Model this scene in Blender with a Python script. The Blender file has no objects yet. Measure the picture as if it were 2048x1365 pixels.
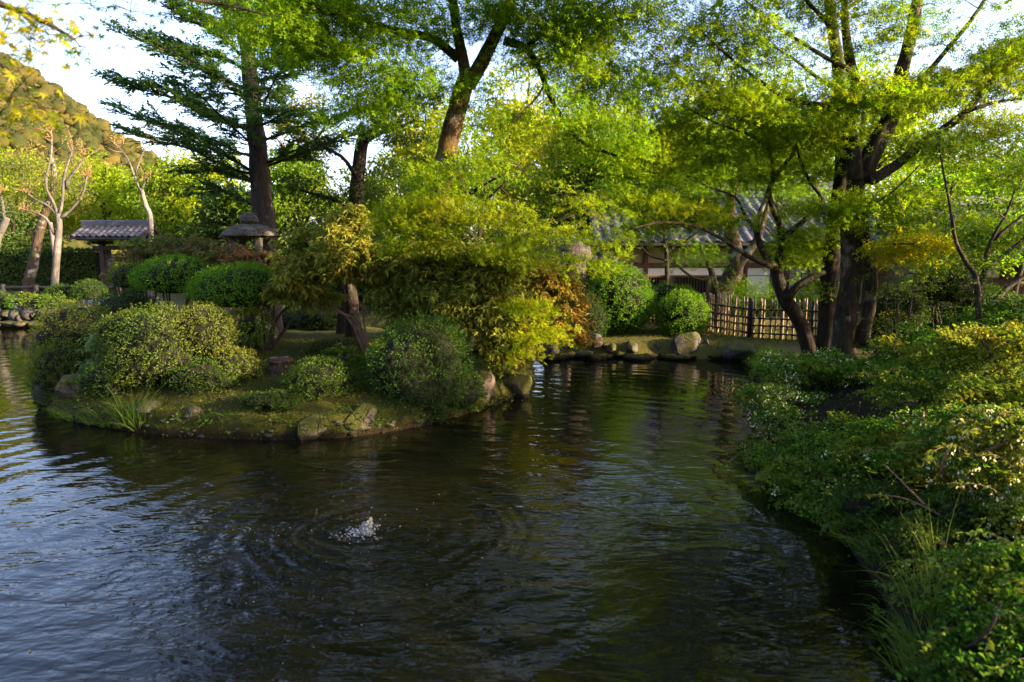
import bpy, math, random
import numpy as np

# ------------------------------------------------------------------ camera, sky, sun, exposure
SC = bpy.context.scene
COL = SC.collection
R = math.radians
PITCH = R(7.6)
EYE = np.array((0.0, 0.0, 2.2))
FPX = 1365.3                                   # focal length in pixels of the 2048 wide photograph (24 mm)
cam_d = bpy.data.cameras.new('camera')
cam_d.lens = 24.0
cam_d.sensor_width = 36.0
cam_d.clip_start = 0.05
cam_d.clip_end = 3000
cam_d.dof.use_dof = True
cam_d.dof.focus_distance = 10.5
cam_d.dof.aperture_fstop = 2.2
cam = bpy.data.objects.new('camera', cam_d)
cam.location = EYE
cam.rotation_euler = (math.pi / 2 - PITCH, 0, 0)
COL.objects.link(cam)
SC.camera = cam

SUN_EL, SUN_AZ = 15.0, 106.0                   # azimuth clockwise from +Y (the view direction)
SUN = np.array((math.sin(R(SUN_AZ)) * math.cos(R(SUN_EL)), math.cos(R(SUN_AZ)) * math.cos(R(SUN_EL)), math.sin(R(SUN_EL))))
world = bpy.data.worlds.new('World')
SC.world = world
world.use_nodes = True
wn = world.node_tree
for n in list(wn.nodes):
    wn.nodes.remove(n)
w_out = wn.nodes.new('ShaderNodeOutputWorld')
w_bg = wn.nodes.new('ShaderNodeBackground')
w_sky = wn.nodes.new('ShaderNodeTexSky')
w_sky.sky_type = 'NISHITA'
w_sky.sun_disc = False
w_sky.sun_elevation = R(SUN_EL)
w_sky.sun_rotation = R(SUN_AZ)
w_sky.air_density = 1.0
w_sky.dust_density = 2.2
w_sky.ozone_density = 1.6
w_bg.inputs['Strength'].default_value = 0.12
w_tint = wn.nodes.new('ShaderNodeMix')          # white balance of the evening photograph
w_tint.data_type = 'RGBA'
w_tint.blend_type = 'MULTIPLY'
w_tint.inputs[0].default_value = 1.0
w_tint.inputs[7].default_value = (1.08, 0.96, 1.06, 1)
wn.links.new(w_sky.outputs['Color'], w_tint.inputs[6])
wn.links.new(w_tint.outputs[2], w_bg.inputs['Color'])
wn.links.new(w_bg.outputs['Background'], w_out.inputs['Surface'])
sun_d = bpy.data.lights.new('sun', 'SUN')
sun_d.energy = 5.0
sun_d.angle = R(0.6)
sun_d.color = (1.0, 0.74, 0.44)
sun = bpy.data.objects.new('sun', sun_d)
sun.location = tuple(SUN * 60)
from mathutils import Vector
sun.rotation_euler = Vector(tuple(-SUN)).to_track_quat('-Z', 'Y').to_euler()
COL.objects.link(sun)
SC.view_settings.view_transform = 'Standard'
SC.view_settings.look = 'None'
SC.view_settings.gamma = 1.0
SC.view_settings.use_curve_mapping = False
SC.view_settings.exposure = 2.55
SC.cycles.use_denoising = True
SC.cycles.use_light_tree = False
SC.cycles.adaptive_threshold = 0.02
SC.cycles.max_bounces = 5
SC.cycles.diffuse_bounces = 2
SC.cycles.glossy_bounces = 2
SC.cycles.transmission_bounces = 4
SC.cycles.transparent_max_bounces = 4
SC.cycles.caustics_reflective = False
SC.cycles.caustics_refractive = False
SC.cycles.sample_clamp_indirect = 6.0

# ------------------------------------------------------------------ helpers
RNG = np.random.default_rng(20240511)
random.seed(7)
CP, SP = math.cos(PITCH), math.sin(PITCH)


def ray(px, py):
    u = (px - 1024.0) / FPX
    v = (682.5 - py) / FPX
    return np.array((u, CP + SP * v, -SP + CP * v))


def at(px, py, Y):
    d = ray(px, py)
    return EYE + d * (Y / d[1])


def plane_hit(px, py, z=0.0):
    d = ray(px, py)
    return EYE + d * ((z - EYE[2]) / d[2])


def sm(x, a, b):
    t = np.clip((x - a) / (b - a), 0, 1)
    return t * t * (3 - 2 * t)


def wavenoise(P, seed=0, scale=1.0, octaves=3):
    """smooth pseudo noise in about -1..1 from random plane waves"""
    r = np.random.default_rng(1000 + seed)
    P = np.asarray(P, float)
    out = np.zeros(P.shape[:-1])
    amp, tot, f = 1.0, 0.0, scale
    for o in range(octaves):
        for k in range(5):
            d = r.normal(size=P.shape[-1])
            d /= np.linalg.norm(d)
            out += amp * np.sin(P @ d * f * r.uniform(0.7, 1.4) + r.uniform(0, 6.28))
        tot += amp * 2.6
        amp *= 0.55
        f *= 2.1
    return out / tot


def make_mesh(name, V, faces, attrs=None, smooth=False):
    """V (n,3); faces: list of int arrays (m,k) with any k"""
    me = bpy.data.meshes.new(name)
    V = np.ascontiguousarray(V, dtype=np.float32)
    faces = [np.asarray(f, dtype=np.int32) for f in faces if len(f)]
    nl = sum(f.size for f in faces)
    nf = sum(len(f) for f in faces)
    me.vertices.add(len(V))
    me.vertices.foreach_set('co', V.ravel())
    me.loops.add(nl)
    me.loops.foreach_set('vertex_index', np.concatenate([f.ravel() for f in faces]))
    me.polygons.add(nf)
    sizes = np.concatenate([np.full(len(f), f.shape[1], np.int32) for f in faces])
    starts = np.concatenate(([0], np.cumsum(sizes)[:-1])).astype(np.int32)
    me.polygons.foreach_set('loop_start', starts)
    if smooth:
        me.polygons.foreach_set('use_smooth', np.ones(nf, bool))
    else:
        me.polygons.foreach_set('use_smooth', np.zeros(nf, bool))
    if attrs:
        for k, a in attrs.items():
            at_ = me.attributes.new(k, 'FLOAT', 'POINT')
            at_.data.foreach_set('value', np.ascontiguousarray(a, dtype=np.float32))
    me.update(calc_edges=True)
    return me


def tag(o, label=None, cat=None, group=None, kind=None):
    if label:
        o['label'] = label
    if cat:
        o['category'] = cat
    if group:
        o['group'] = group
    if kind:
        o['kind'] = kind
    return o


def thing(name, base, label, cat, group=None):
    o = bpy.data.objects.new(name, None)
    o.empty_display_size = 0.2
    o.location = tuple(float(c) for c in base)
    COL.objects.link(o)
    return tag(o, label, cat, group)


def world_loc(o):
    p = np.zeros(3)
    while o is not None:
        p = p + np.array(o.location)
        o = o.parent
    return p


def obj(name, V, faces, mat, parent=None, smooth=False, attrs=None, kind=None):
    """mesh object; V in world coordinates, stored relative to its parent"""
    if parent is not None:
        V = np.asarray(V) - world_loc(parent)
    me = make_mesh(name, V, faces, attrs, smooth)
    me.materials.append(mat)
    o = bpy.data.objects.new(name, me)
    COL.objects.link(o)
    if parent is not None:
        o.parent = parent
    if kind:
        o['kind'] = kind
    return o


def share(name, me, parent, loc, rot=(0, 0, 0), scale=(1, 1, 1)):
    """another piece that uses the same mesh; loc is local to the parent"""
    o = bpy.data.objects.new(name, me)
    o.location = tuple(float(c) for c in loc)
    o.rotation_euler = rot
    o.scale = scale
    COL.objects.link(o)
    o.parent = parent
    return o


class MB:
    """collects vertices and faces"""
    def __init__(self):
        self.V, self.F, self.n = [], {}, 0

    def add(self, V, faces):
        V = np.asarray(V, float)
        for f in faces:
            f = np.asarray(f, int)
            if len(f):
                self.F.setdefault(f.shape[1], []).append(f + self.n)
        self.V.append(V)
        self.n += len(V)
        return self

    def box(self, lo, hi, bev=0.0):
        lo, hi = np.array(lo, float), np.array(hi, float)
        if bev <= 0:
            V = [(x, y, z) for z in (lo[2], hi[2]) for y in (lo[1], hi[1]) for x in (lo[0], hi[0])]
            Q = [(0, 2, 3, 1), (4, 5, 7, 6), (0, 1, 5, 4), (2, 6, 7, 3), (0, 4, 6, 2), (1, 3, 7, 5)]
            return self.add(V, [Q])
        c, h = (lo + hi) / 2, (hi - lo) / 2
        V, idx = [], {}
        for sx in (-1, 1):
            for sy in (-1, 1):
                for sz in (-1, 1):
                    for ax in range(3):
                        s = np.array((sx, sy, sz), float)
                        p = s * (h - bev)
                        p[ax] = s[ax] * h[ax]
                        idx[(sx, sy, sz, ax)] = len(V)
                        V.append(c + p)
        Q, T = [], []
        for ax in range(3):
            a, b = (ax + 1) % 3, (ax + 2) % 3
            for s in (-1, 1):
                loop = []
                for sa, sb in ((-1, -1), (1, -1), (1, 1), (-1, 1)):
                    k = [0, 0, 0]
                    k[ax], k[a], k[b] = s, sa, sb
                    loop.append(idx[(k[0], k[1], k[2], ax)])
                Q.append(loop if s > 0 else loop[::-1])
        for ax in range(3):
            a, b = (ax + 1) % 3, (ax + 2) % 3
            for sa in (-1, 1):
                for sb in (-1, 1):
                    def kk(s, which):
                        k = [0, 0, 0]
                        k[ax], k[a], k[b] = s, sa, sb
                        return idx[(k[0], k[1], k[2], which)]
                    q = [kk(-1, a), kk(1, a), kk(1, b), kk(-1, b)]
                    Q.append(q if sa * sb < 0 else q[::-1])
        for sx in (-1, 1):
            for sy in (-1, 1):
                for sz in (-1, 1):
                    t = [idx[(sx, sy, sz, k)] for k in range(3)]
                    T.append(t if sx * sy * sz > 0 else t[::-1])
        return self.add(V, [Q, T])

    def beam(self, p, q, w, h, up=(0, 0, 1)):
        """box bar from p to q, w across, h along up"""
        p, q, up = np.array(p, float), np.array(q, float), np.array(up, float)
        d = (q - p) / np.linalg.norm(q - p)
        s = np.cross(d, up)
        s /= np.linalg.norm(s)
        u = np.cross(s, d)
        V = []
        for e in (p, q):
            for a, b in ((-1, -1), (1, -1), (1, 1), (-1, 1)):
                V.append(e + s * a * w / 2 + u * b * h / 2)
        Q = [(0, 1, 2, 3), (7, 6, 5, 4), (0, 4, 5, 1), (1, 5, 6, 2), (2, 6, 7, 3), (3, 7, 4, 0)]
        return self.add(V, [Q])

    def tube(self, P, rad, sides=6, rough=0.0, seed=0):
        V, Q, T = tube(P, rad, sides, rough, seed)
        return self.add(V, [Q, T])

    def out(self):
        return (np.concatenate(self.V) if self.V else np.zeros((0, 3))), [np.concatenate(f) for f in self.F.values()]

    def build(self, name, mat, parent=None, smooth=False, kind=None):
        V, F = self.out()
        return obj(name, V, F, mat, parent, smooth, kind=kind)


def tube(P, rad, sides=6, rough=0.0, seed=0):
    P = np.asarray(P, float)
    n = len(P)
    rad = np.broadcast_to(np.asarray(rad, float), (n,))
    T = np.gradient(P, axis=0)
    T /= np.linalg.norm(T, axis=1)[:, None] + 1e-12
    ref = np.array((0.0, 1.0, 0.0)) if abs(T[0][1]) < 0.9 else np.array((1.0, 0, 0))
    A = np.zeros_like(P)
    a = ref - T[0] * (ref @ T[0])
    for i in range(n):
        a = a - T[i] * (a @ T[i])
        a = a / (np.linalg.norm(a) + 1e-12)
        A[i] = a
    B = np.cross(T, A)
    th = np.arange(sides) * 2 * math.pi / sides
    rr = np.repeat(rad[:, None], sides, 1)
    if rough > 0:
        c = P[:, None, :] + (A[:, None, :] * np.cos(th)[None, :, None] + B[:, None, :] * np.sin(th)[None, :, None]) * rr[..., None]
        rr = rr * (1 + rough * (0.6 * wavenoise(c, seed, 6.0, 3) + 0.6 * wavenoise(c * np.array((1, 1, 0.35)), seed + 1, 30.0, 2)))
    V = P[:, None, :] + (A[:, None, :] * np.cos(th)[None, :, None] + B[:, None, :] * np.sin(th)[None, :, None]) * rr[..., None]
    V = V.reshape(-1, 3)
    i = np.arange(n - 1)[:, None] * sides
    j = np.arange(sides)[None, :]
    k = (j + 1) % sides
    Q = np.stack(((i + j), (i + k), (i + sides + k), (i + sides + j)), -1).reshape(-1, 4)
    V = np.vstack((V, P[0], P[-1]))
    a0, a1 = len(V) - 2, len(V) - 1
    Tt = [(a0, int(k[0, s]), int(j[0, s])) for s in range(sides)] + [(a1, (n - 1) * sides + s, (n - 1) * sides + (s + 1) % sides) for s in range(sides)]
    return V, Q, np.array(Tt)


def smooth_path(P, n):
    """Catmull-Rom through P (k, d) resampled to about n points"""
    P = np.asarray(P, float)
    if len(P) < 3:
        t = np.linspace(0, 1, n)[:, None]
        return P[0] * (1 - t) + P[-1] * t
    Q = np.vstack((2 * P[0] - P[1], P, 2 * P[-1] - P[-2]))
    segs = len(P) - 1
    out = []
    for s in np.linspace(0, segs - 1e-6, n):
        i = int(s)
        t = s - i
        p0, p1, p2, p3 = Q[i], Q[i + 1], Q[i + 2], Q[i + 3]
        out.append(0.5 * (2 * p1 + (p2 - p0) * t + (2 * p0 - 5 * p1 + 4 * p2 - p3) * t * t + (3 * p1 - p0 - 3 * p2 + p3) * t ** 3))
    return np.array(out)


# ---------------------------------------------------------------- leaves
def star_template(lobes=5, width=0.17, valley=0.2, droop=0.18):
    ang = np.linspace(-115, 115, lobes)
    V, T = [], []
    ln = 1.0 - 0.38 * (np.abs(ang) / 115) ** 1.3
    n = lobes
    va = np.concatenate(([-160], (ang[1:] + ang[:-1]) / 2, [160]))
    for a in va:
        V.append((valley * math.cos(R(a)), valley * math.sin(R(a)), 0.0))
    for a, l in zip(ang, ln):
        V.append((l * math.cos(R(a)), l * math.sin(R(a)), -droop * l))
    for i in range(n):
        T.append((i, n + 1 + i, i + 1))
    V = np.array(V)
    return V, np.array(T)


def kite_template(w=0.42, fold=0.12, droop=0.12, belly=0.45):
    V = np.array(((0, 0, 0), (belly, w / 2, fold), (1, 0, -droop), (belly, -w / 2, fold)), float)
    return V, np.array(((0, 1, 2), (0, 2, 3)))


STAR5 = star_template(5, valley=0.30)
STAR7 = star_template(7, valley=0.24)
KITE = kite_template()
KITE_WIDE = kite_template(0.7, 0.14, 0.15, 0.5)
KITE_THIN = kite_template(0.24, 0.05, 0.2, 0.5)


def norm(A):
    return A / (np.linalg.norm(A, axis=-1, keepdims=True) + 1e-9)


def leaf_arrays(P, D, N, S, tmpl):
    """leaves at P along D with normal N and size S"""
    TV, TT = tmpl
    D = norm(D)
    N = N - D * np.sum(N * D, -1, keepdims=True)
    N = norm(N)
    B = np.cross(N, D)
    S = np.asarray(S)[:, None, None]
    V = P[:, None, :] + S * (TV[None, :, 0:1] * D[:, None, :] + TV[None, :, 1:2] * B[:, None, :] + TV[None, :, 2:3] * N[:, None, :])
    k = len(TV)
    F = (np.arange(len(P)) * k)[:, None, None] + TT[None]
    return V.reshape(-1, 3), F.reshape(-1, 3), k


BEAMS = []          # (point, radius): gaps in the canopies through which the low sun reaches these places


def beam_keep(P, far=False):
    """far: only the gaps that lead to places on the left half of the island"""
    keep = np.ones(len(P), bool)
    for q, rad in BEAMS:
        if far and q[0] > -1.9:
            continue
        d = P - q
        t = d @ SUN
        off = np.linalg.norm(d - t[:, None] * SUN, axis=1)
        keep &= ~((t > max(0.9, rad * 1.6)) & (off < rad))
    return keep


class Leaves:
    def __init__(self):
        self.P, self.D, self.N, self.S, self.age, self.tint = [], [], [], [], [], []

    def add(self, P, D, N, S, age=0.0, tint=None):
        n = len(P)
        self.P.append(P); self.D.append(D); self.N.append(N)
        self.S.append(np.broadcast_to(S, (n,)))
        self.age.append(np.broadcast_to(age, (n,)))
        self.tint.append(RNG.random(n) if tint is None else np.broadcast_to(tint, (n,)))

    def arrays(self):
        return [np.concatenate(a) for a in (self.P, self.D, self.N, self.S, self.age, self.tint)]

    def build(self, name, mat, parent, tmpl, carve=False, kind=None, ground=None):
        if not self.P:
            return None
        P, D, N, S, age, tint = self.arrays()
        keep = np.ones(len(P), bool)
        if carve:
            keep &= beam_keep(P, carve == 'far')
        if ground is not None:
            keep &= P[:, 2] > ground(P[:, 0], P[:, 1]) + 0.01
        P, D, N, S, age, tint = (a[keep] for a in (P, D, N, S, age, tint))
        if not len(P):
            return None
        V, F, k = leaf_arrays(P, D, N, S, tmpl)
        return obj(name, V, [F], mat, parent, attrs={'tint': np.repeat(tint, k), 'age': np.repeat(age, k)}, kind=kind)


def pad_leaves(L, c, rad, n, size, out_dir, flat=0.12, droop=0.25, tilt=0.25, jitter=0.55, age=0.0):
    """a flat fan of leaves, as at the end of a maple twig"""
    th = RNG.uniform(0, 2 * math.pi, n)
    r = rad * np.sqrt(RNG.random(n))
    el = RNG.uniform(0.6, 1.4)
    az = math.atan2(out_dir[1], out_dir[0])
    x, y = r * np.cos(th) * el, r * np.sin(th) / el
    ca, sa = math.cos(az), math.sin(az)
    X, Y = x * ca - y * sa, x * sa + y * ca
    tx, ty = RNG.normal(0, tilt, 2)
    Z = -droop * (r / rad) ** 2 * rad + tx * X + ty * Y + RNG.normal(0, flat * rad, n) + 0.1 * rad * np.sin(th * 3 + RNG.uniform(0, 6))
    P = c + np.stack((X, Y, Z), -1)
    D = np.stack((np.cos(th), np.sin(th), np.full(n, -0.35)), -1) * 0.7 + np.array((out_dir[0], out_dir[1], 0)) * 0.5 + RNG.normal(0, 0.45, (n, 3))
    N = np.array((-tx, -ty, 1.0)) + RNG.normal(0, jitter, (n, 3))
    L.add(P, D, N, size * RNG.uniform(0.65, 1.25, n), age + RNG.normal(0, 0.08, n))


def puff_leaves(L, c, rad, n, size, squash=0.7, age=0.0):
    """a rounded clump of leaves, densest near its surface"""
    d = norm(RNG.normal(size=(n, 3)))
    r = rad * RNG.random(n) ** 0.4
    P = c + d * r[:, None] * np.array((1, 1, squash))
    N = d * 0.7 + np.array((0, 0, 0.5)) + RNG.normal(0, 0.5, (n, 3))
    D = d + RNG.normal(0, 0.7, (n, 3)) + np.array((0, 0, -0.3))
    L.add(P, D, N, size * RNG.uniform(0.6, 1.3, n), age + RNG.normal(0, 0.1, n))


def whorl_leaves(L, c, up, n, size, age=0.0):
    """a rosette of long leaves at a twig end, tips hanging"""
    up = norm(np.asarray(up, float))
    a = np.cross(up, (0.3, 0.9, 0.2)); a = norm(a)
    b = np.cross(up, a)
    th = RNG.uniform(0, 2 * math.pi, n)
    rise = RNG.uniform(-0.75, 0.45, n)
    D = np.cos(th)[:, None] * a + np.sin(th)[:, None] * b + rise[:, None] * up + np.array((0, 0, -0.25))
    N = up + RNG.normal(0, 0.35, (n, 3))
    P = c + D * 0.12 * size + RNG.normal(0, size * 0.15, (n, 3))
    L.add(P, D, N, size * RNG.uniform(0.7, 1.2, n), age + RNG.normal(0, 0.1, n))


# ---------------------------------------------------------------- trees
class Tree:
    def __init__(self, name, label, base, cat='tree', group=None):
        self.root = thing(name, base, label, cat, group)
        self.base = np.array(base, float)
        self.nodes = np.zeros((0, 3)); self.nrad = np.zeros(0)
        self.tw = MB()
        self.L = Leaves()
        self.LU = Leaves()                     # crown above the picture: broader, fewer leaves
        self.upper = True
        self.seed = int(RNG.integers(1, 10 ** 6))

    def limb(self, P, r0, r1, mat, name='limb', n=None, sides=10, rough=0.10, flare=0.0, wob=0.0):
        P = np.asarray(P, float)
        ln = np.sum(np.linalg.norm(np.diff(P, axis=0), axis=1))
        n = n or max(8, int(ln / 0.16))
        Q = smooth_path(P, n)
        if wob > 0:
            k = np.minimum(1, np.linspace(0, 6, n))[:, None]
            Q = Q + k * wob * np.stack([wavenoise(Q, self.seed + s, 2.2, 2) for s in range(3)], -1)
        t = np.linspace(0, 1, n)
        rad = r0 + (r1 - r0) * t ** 0.85
        if flare > 0:
            rad = rad * (1 + flare * np.exp(-t * n / 3.0))
        V, F, T = tube(Q, rad, sides, rough, self.seed)
        obj(name, V, [F, T], mat, self.root, smooth=True)
        self.nodes = np.vstack((self.nodes, Q)); self.nrad = np.concatenate((self.nrad, rad))
        return Q

    def twig(self, c, mat_r=0.006, thick=0.011, arch=0.12, skip=0.0, minz=None):
        """grow a thin branch from the nearest part of the skeleton to c"""
        d = self.nodes - c
        dist = np.linalg.norm(d, axis=1)
        cost = dist + 0.55 * np.maximum(0, d[:, 2]) + 0.15 * dist * (self.nrad < 0.012)
        if minz is not None:
            cost = cost + 50 * (self.nodes[:, 2] < minz)
        i = int(np.argmin(cost))
        a = self.nodes[i]
        ln = dist[i]
        if ln < 0.06:
            return norm(RNG.normal(size=3) * (1, 1, 0))
        n = max(4, min(14, int(ln / 0.14)))
        t = np.linspace(0, 1, n)[:, None]
        side = RNG.normal(0, 0.10 * ln, 3)
        mid = np.sin(t * math.pi)
        Q = a + (c - a) * t + mid * (side + np.array((0, 0, arch * ln)))
        Q = Q + mid * RNG.normal(0, 0.012, (n, 3))
        r0 = min(self.nrad[i] * 0.8, mat_r + thick * ln)
        rad = np.linspace(r0, mat_r * 0.55, n)
        self.tw.tube(Q, rad, 5 if r0 > 0.014 else 3)
        self.nodes = np.vstack((self.nodes, Q[1:])); self.nrad = np.concatenate((self.nrad, rad[1:]))
        o = (c - a) * np.array((1, 1, 0))
        return o / (np.linalg.norm(o) + 1e-6)

    def regions(self, regs, leaf_n, size, rad=0.42, flat=0.12, age=0.1, age_var=0.12, mode='pad', arch=0.10, minz=None, thick=0.011, more=1.0, droop=0.25, tilt=0.25):
        """regs: (px, py, Y, rx, ry, rz, pads) -> ellipsoids filled with pads, nearest to the skeleton first"""
        C, AG, UP = [], [], []
        for reg in regs:
            px, py, Y, rx, ry, rz, k = reg[:7]
            a0 = reg[7] if len(reg) > 7 else age
            if more != 1.0 and py > -60:
                k = int(k * more)
            c = at(px, py, Y)
            d = norm(RNG.normal(size=(k, 3))) * (RNG.random(k) ** 0.42)[:, None]
            C.append(c + d * np.array((rx, ry, rz)))
            AG.append(np.full(k, a0) + RNG.normal(0, age_var, k))
            UP.append(np.full(k, self.upper and py < -60))
        self.points(np.concatenate(C), np.concatenate(AG), leaf_n, size, rad, flat, mode, arch, minz, thick, droop, tilt, np.concatenate(UP))

    def points(self, C, AG, leaf_n, size, rad=0.42, flat=0.12, mode='pad', arch=0.1, minz=None, thick=0.011, droop=0.25, tilt=0.25, up=None):
        dmin = np.array([np.min(np.linalg.norm(self.nodes - c, axis=1)) for c in C])
        for i in np.argsort(dmin):
            c = C[i]
            o = self.twig(c, arch=arch, minz=minz, thick=thick)
            s = RNG.uniform(0.7, 1.3)
            n = max(3, int(leaf_n * s * s))
            if mode == 'pad' and up is not None and up[i]:
                pad_leaves(self.LU, c, rad * s * 1.5, int(n * 0.75), size * 2.1, o, flat, droop=droop, tilt=tilt, age=AG[i])
            elif mode == 'pad':
                pad_leaves(self.L, c, rad * s, n, size, o, flat, droop=droop, tilt=tilt, age=AG[i])
            elif mode == 'puff':
                puff_leaves(self.L, c, rad * s, n, size, flat, age=AG[i])
            else:
                for k in range(n):
                    q = c + RNG.normal(0, rad * s * 0.55, 3) * np.array((1, 1, flat))
                    whorl_leaves(self.L, q, np.array((o[0] * 0.5, o[1] * 0.5, 1.0)) + RNG.normal(0, 0.3, 3), int(RNG.integers(7, 12)), size, AG[i])

    def finish(self, leaf_mat, twig_mat, tmpl, carve=False, crown='crown', ground=None):
        if self.tw.n:
            self.tw.build('twigs', twig_mat, self.root, smooth=True, kind='stuff')
        self.LU.build('upper_crown', leaf_mat, self.root, KITE_WIDE, carve, ground=ground)
        return self.L.build(crown, leaf_mat, self.root, tmpl, carve, ground=ground)

# ------------------------------------------------------------------ materials
def mat_new(name):
    m = bpy.data.materials.new(name)
    m.use_nodes = True
    nt = m.node_tree
    for n in list(nt.nodes):
        nt.nodes.remove(n)
    out = nt.nodes.new('ShaderNodeOutputMaterial')
    return m, nt, out


def N_(nt, typ, **kw):
    n = nt.nodes.new(typ)
    for k, v in kw.items():
        if k in n.inputs:
            n.inputs[k].default_value = v
        else:
            setattr(n, k, v)
    return n


def ramp(nt, fac, stops):
    r = nt.nodes.new('ShaderNodeValToRGB')
    e = r.color_ramp.elements
    while len(e) < len(stops):
        e.new(0.5)
    for el, (p, c) in zip(e, stops):
        el.position = p
        el.color = (*c, 1) if len(c) == 3 else c
    nt.links.new(fac, r.inputs['Fac'])
    return r.outputs['Color']


def mixc(nt, fac, a, b, mode='MIX'):
    m = nt.nodes.new('ShaderNodeMix')
    m.data_type = 'RGBA'
    m.blend_type = mode
    if isinstance(fac, (int, float)):
        m.inputs[0].default_value = fac
    else:
        nt.links.new(fac, m.inputs[0])
    for s, v in ((6, a), (7, b)):
        if isinstance(v, tuple):
            m.inputs[s].default_value = (*v, 1) if len(v) == 3 else v
        else:
            nt.links.new(v, m.inputs[s])
    return m.outputs[2]


def math_(nt, op, a, b=None, c=None, clamp=False):
    m = nt.nodes.new('ShaderNodeMath')
    m.operation = op
    m.use_clamp = clamp
    for i, v in enumerate((a, b, c)):
        if v is None:
            continue
        if isinstance(v, (int, float)):
            m.inputs[i].default_value = v
        else:
            nt.links.new(v, m.inputs[i])
    return m.outputs[0]


def noise_(nt, scale, detail=4, rough=0.55, vec=None, dist=0.0):
    n = N_(nt, 'ShaderNodeTexNoise', Scale=scale, Detail=detail, Roughness=rough, Distortion=dist)
    if vec is not None:
        nt.links.new(vec, n.inputs['Vector'])
    return n.outputs['Fac']


def pos_(nt):
    return N_(nt, 'ShaderNodeNewGeometry').outputs['Position']


def leaf_mat(name, cols, accent, trans=0.38, rough=0.55, spec=0.07, bright=1.0):
    """cols: dark, mid, light by the leaf's own tint; accent: colour of young growth by 'age'"""
    m, nt, out = mat_new(name)
    t = N_(nt, 'ShaderNodeAttribute', attribute_name='tint').outputs['Fac']
    a = N_(nt, 'ShaderNodeAttribute', attribute_name='age').outputs['Fac']
    base = ramp(nt, t, [(0.0, cols[0]), (0.5, cols[1]), (1.0, cols[2])])
    aa = math_(nt, 'MULTIPLY', math_(nt, 'SMOOTH_MIN', math_(nt, 'MAXIMUM', a, 0.0), 1.0, 0.1), 0.65)
    col = mixc(nt, aa, base, accent)
    p = N_(nt, 'ShaderNodeBsdfPrincipled')
    p.inputs['Roughness'].default_value = rough
    p.inputs['Specular IOR Level'].default_value = spec
    nt.links.new(col, p.inputs['Base Color'])
    tr = N_(nt, 'ShaderNodeBsdfTranslucent')
    tcol = mixc(nt, 1.0, col, (1.9 * bright, 1.9 * bright, 0.9 * bright), 'MULTIPLY')
    nt.links.new(tcol, tr.inputs['Color'])
    mx = N_(nt, 'ShaderNodeMixShader')
    mx.inputs[0].default_value = trans
    nt.links.new(p.outputs[0], mx.inputs[1])
    nt.links.new(tr.outputs[0], mx.inputs[2])
    nt.links.new(mx.outputs[0], out.inputs['Surface'])
    return m


def principled(nt, out, col, rough=0.8, spec=0.3, bump=None, bump_d=0.01, metallic=0.0):
    p = N_(nt, 'ShaderNodeBsdfPrincipled')
    if isinstance(col, tuple):
        p.inputs['Base Color'].default_value = (*col, 1)
    else:
        nt.links.new(col, p.inputs['Base Color'])
    if isinstance(rough, (int, float)):
        p.inputs['Roughness'].default_value = rough
    else:
        nt.links.new(rough, p.inputs['Roughness'])
    p.inputs['Specular IOR Level'].default_value = spec
    p.inputs['Metallic'].default_value = metallic
    if bump is not None:
        b = N_(nt, 'ShaderNodeBump', Strength=1.0, Distance=bump_d)
        nt.links.new(bump, b.inputs['Height'])
        nt.links.new(b.outputs['Normal'], p.inputs['Normal'])
    nt.links.new(p.outputs[0], out.inputs['Surface'])
    return p


def bark_mat(name, dark, light, moss=None, moss_amt=0.5, scale=1.0, lichen=None):
    m, nt, out = mat_new(name)
    pos = pos_(nt)
    mp = N_(nt, 'ShaderNodeMapping')
    mp.inputs['Scale'].default_value = (9 * scale, 9 * scale, 2.2 * scale)
    nt.links.new(pos, mp.inputs['Vector'])
    f = noise_(nt, 2.2, 6, 0.65, mp.outputs['Vector'], 0.6)
    g = noise_(nt, 3.0 * scale, 4, 0.6, pos)
    col = ramp(nt, f, [(0.32, dark), (0.55, tuple((a + b) / 2 for a, b in zip(dark, light))), (0.72, light)])
    if lichen:
        col = mixc(nt, math_(nt, 'MULTIPLY', ramp(nt, g, [(0.56, (0, 0, 0)), (0.64, (1, 1, 1))]), 0.85), col, lichen)
    if moss:
        h = noise_(nt, 1.7 * scale, 5, 0.6, pos)
        lo = 0.62 - 0.3 * moss_amt
        col = mixc(nt, ramp(nt, h, [(lo, (0, 0, 0)), (lo + 0.12, (1, 1, 1))]), col, moss)
    principled(nt, out, col, 0.9, 0.2, f, 0.03)
    return m


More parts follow.
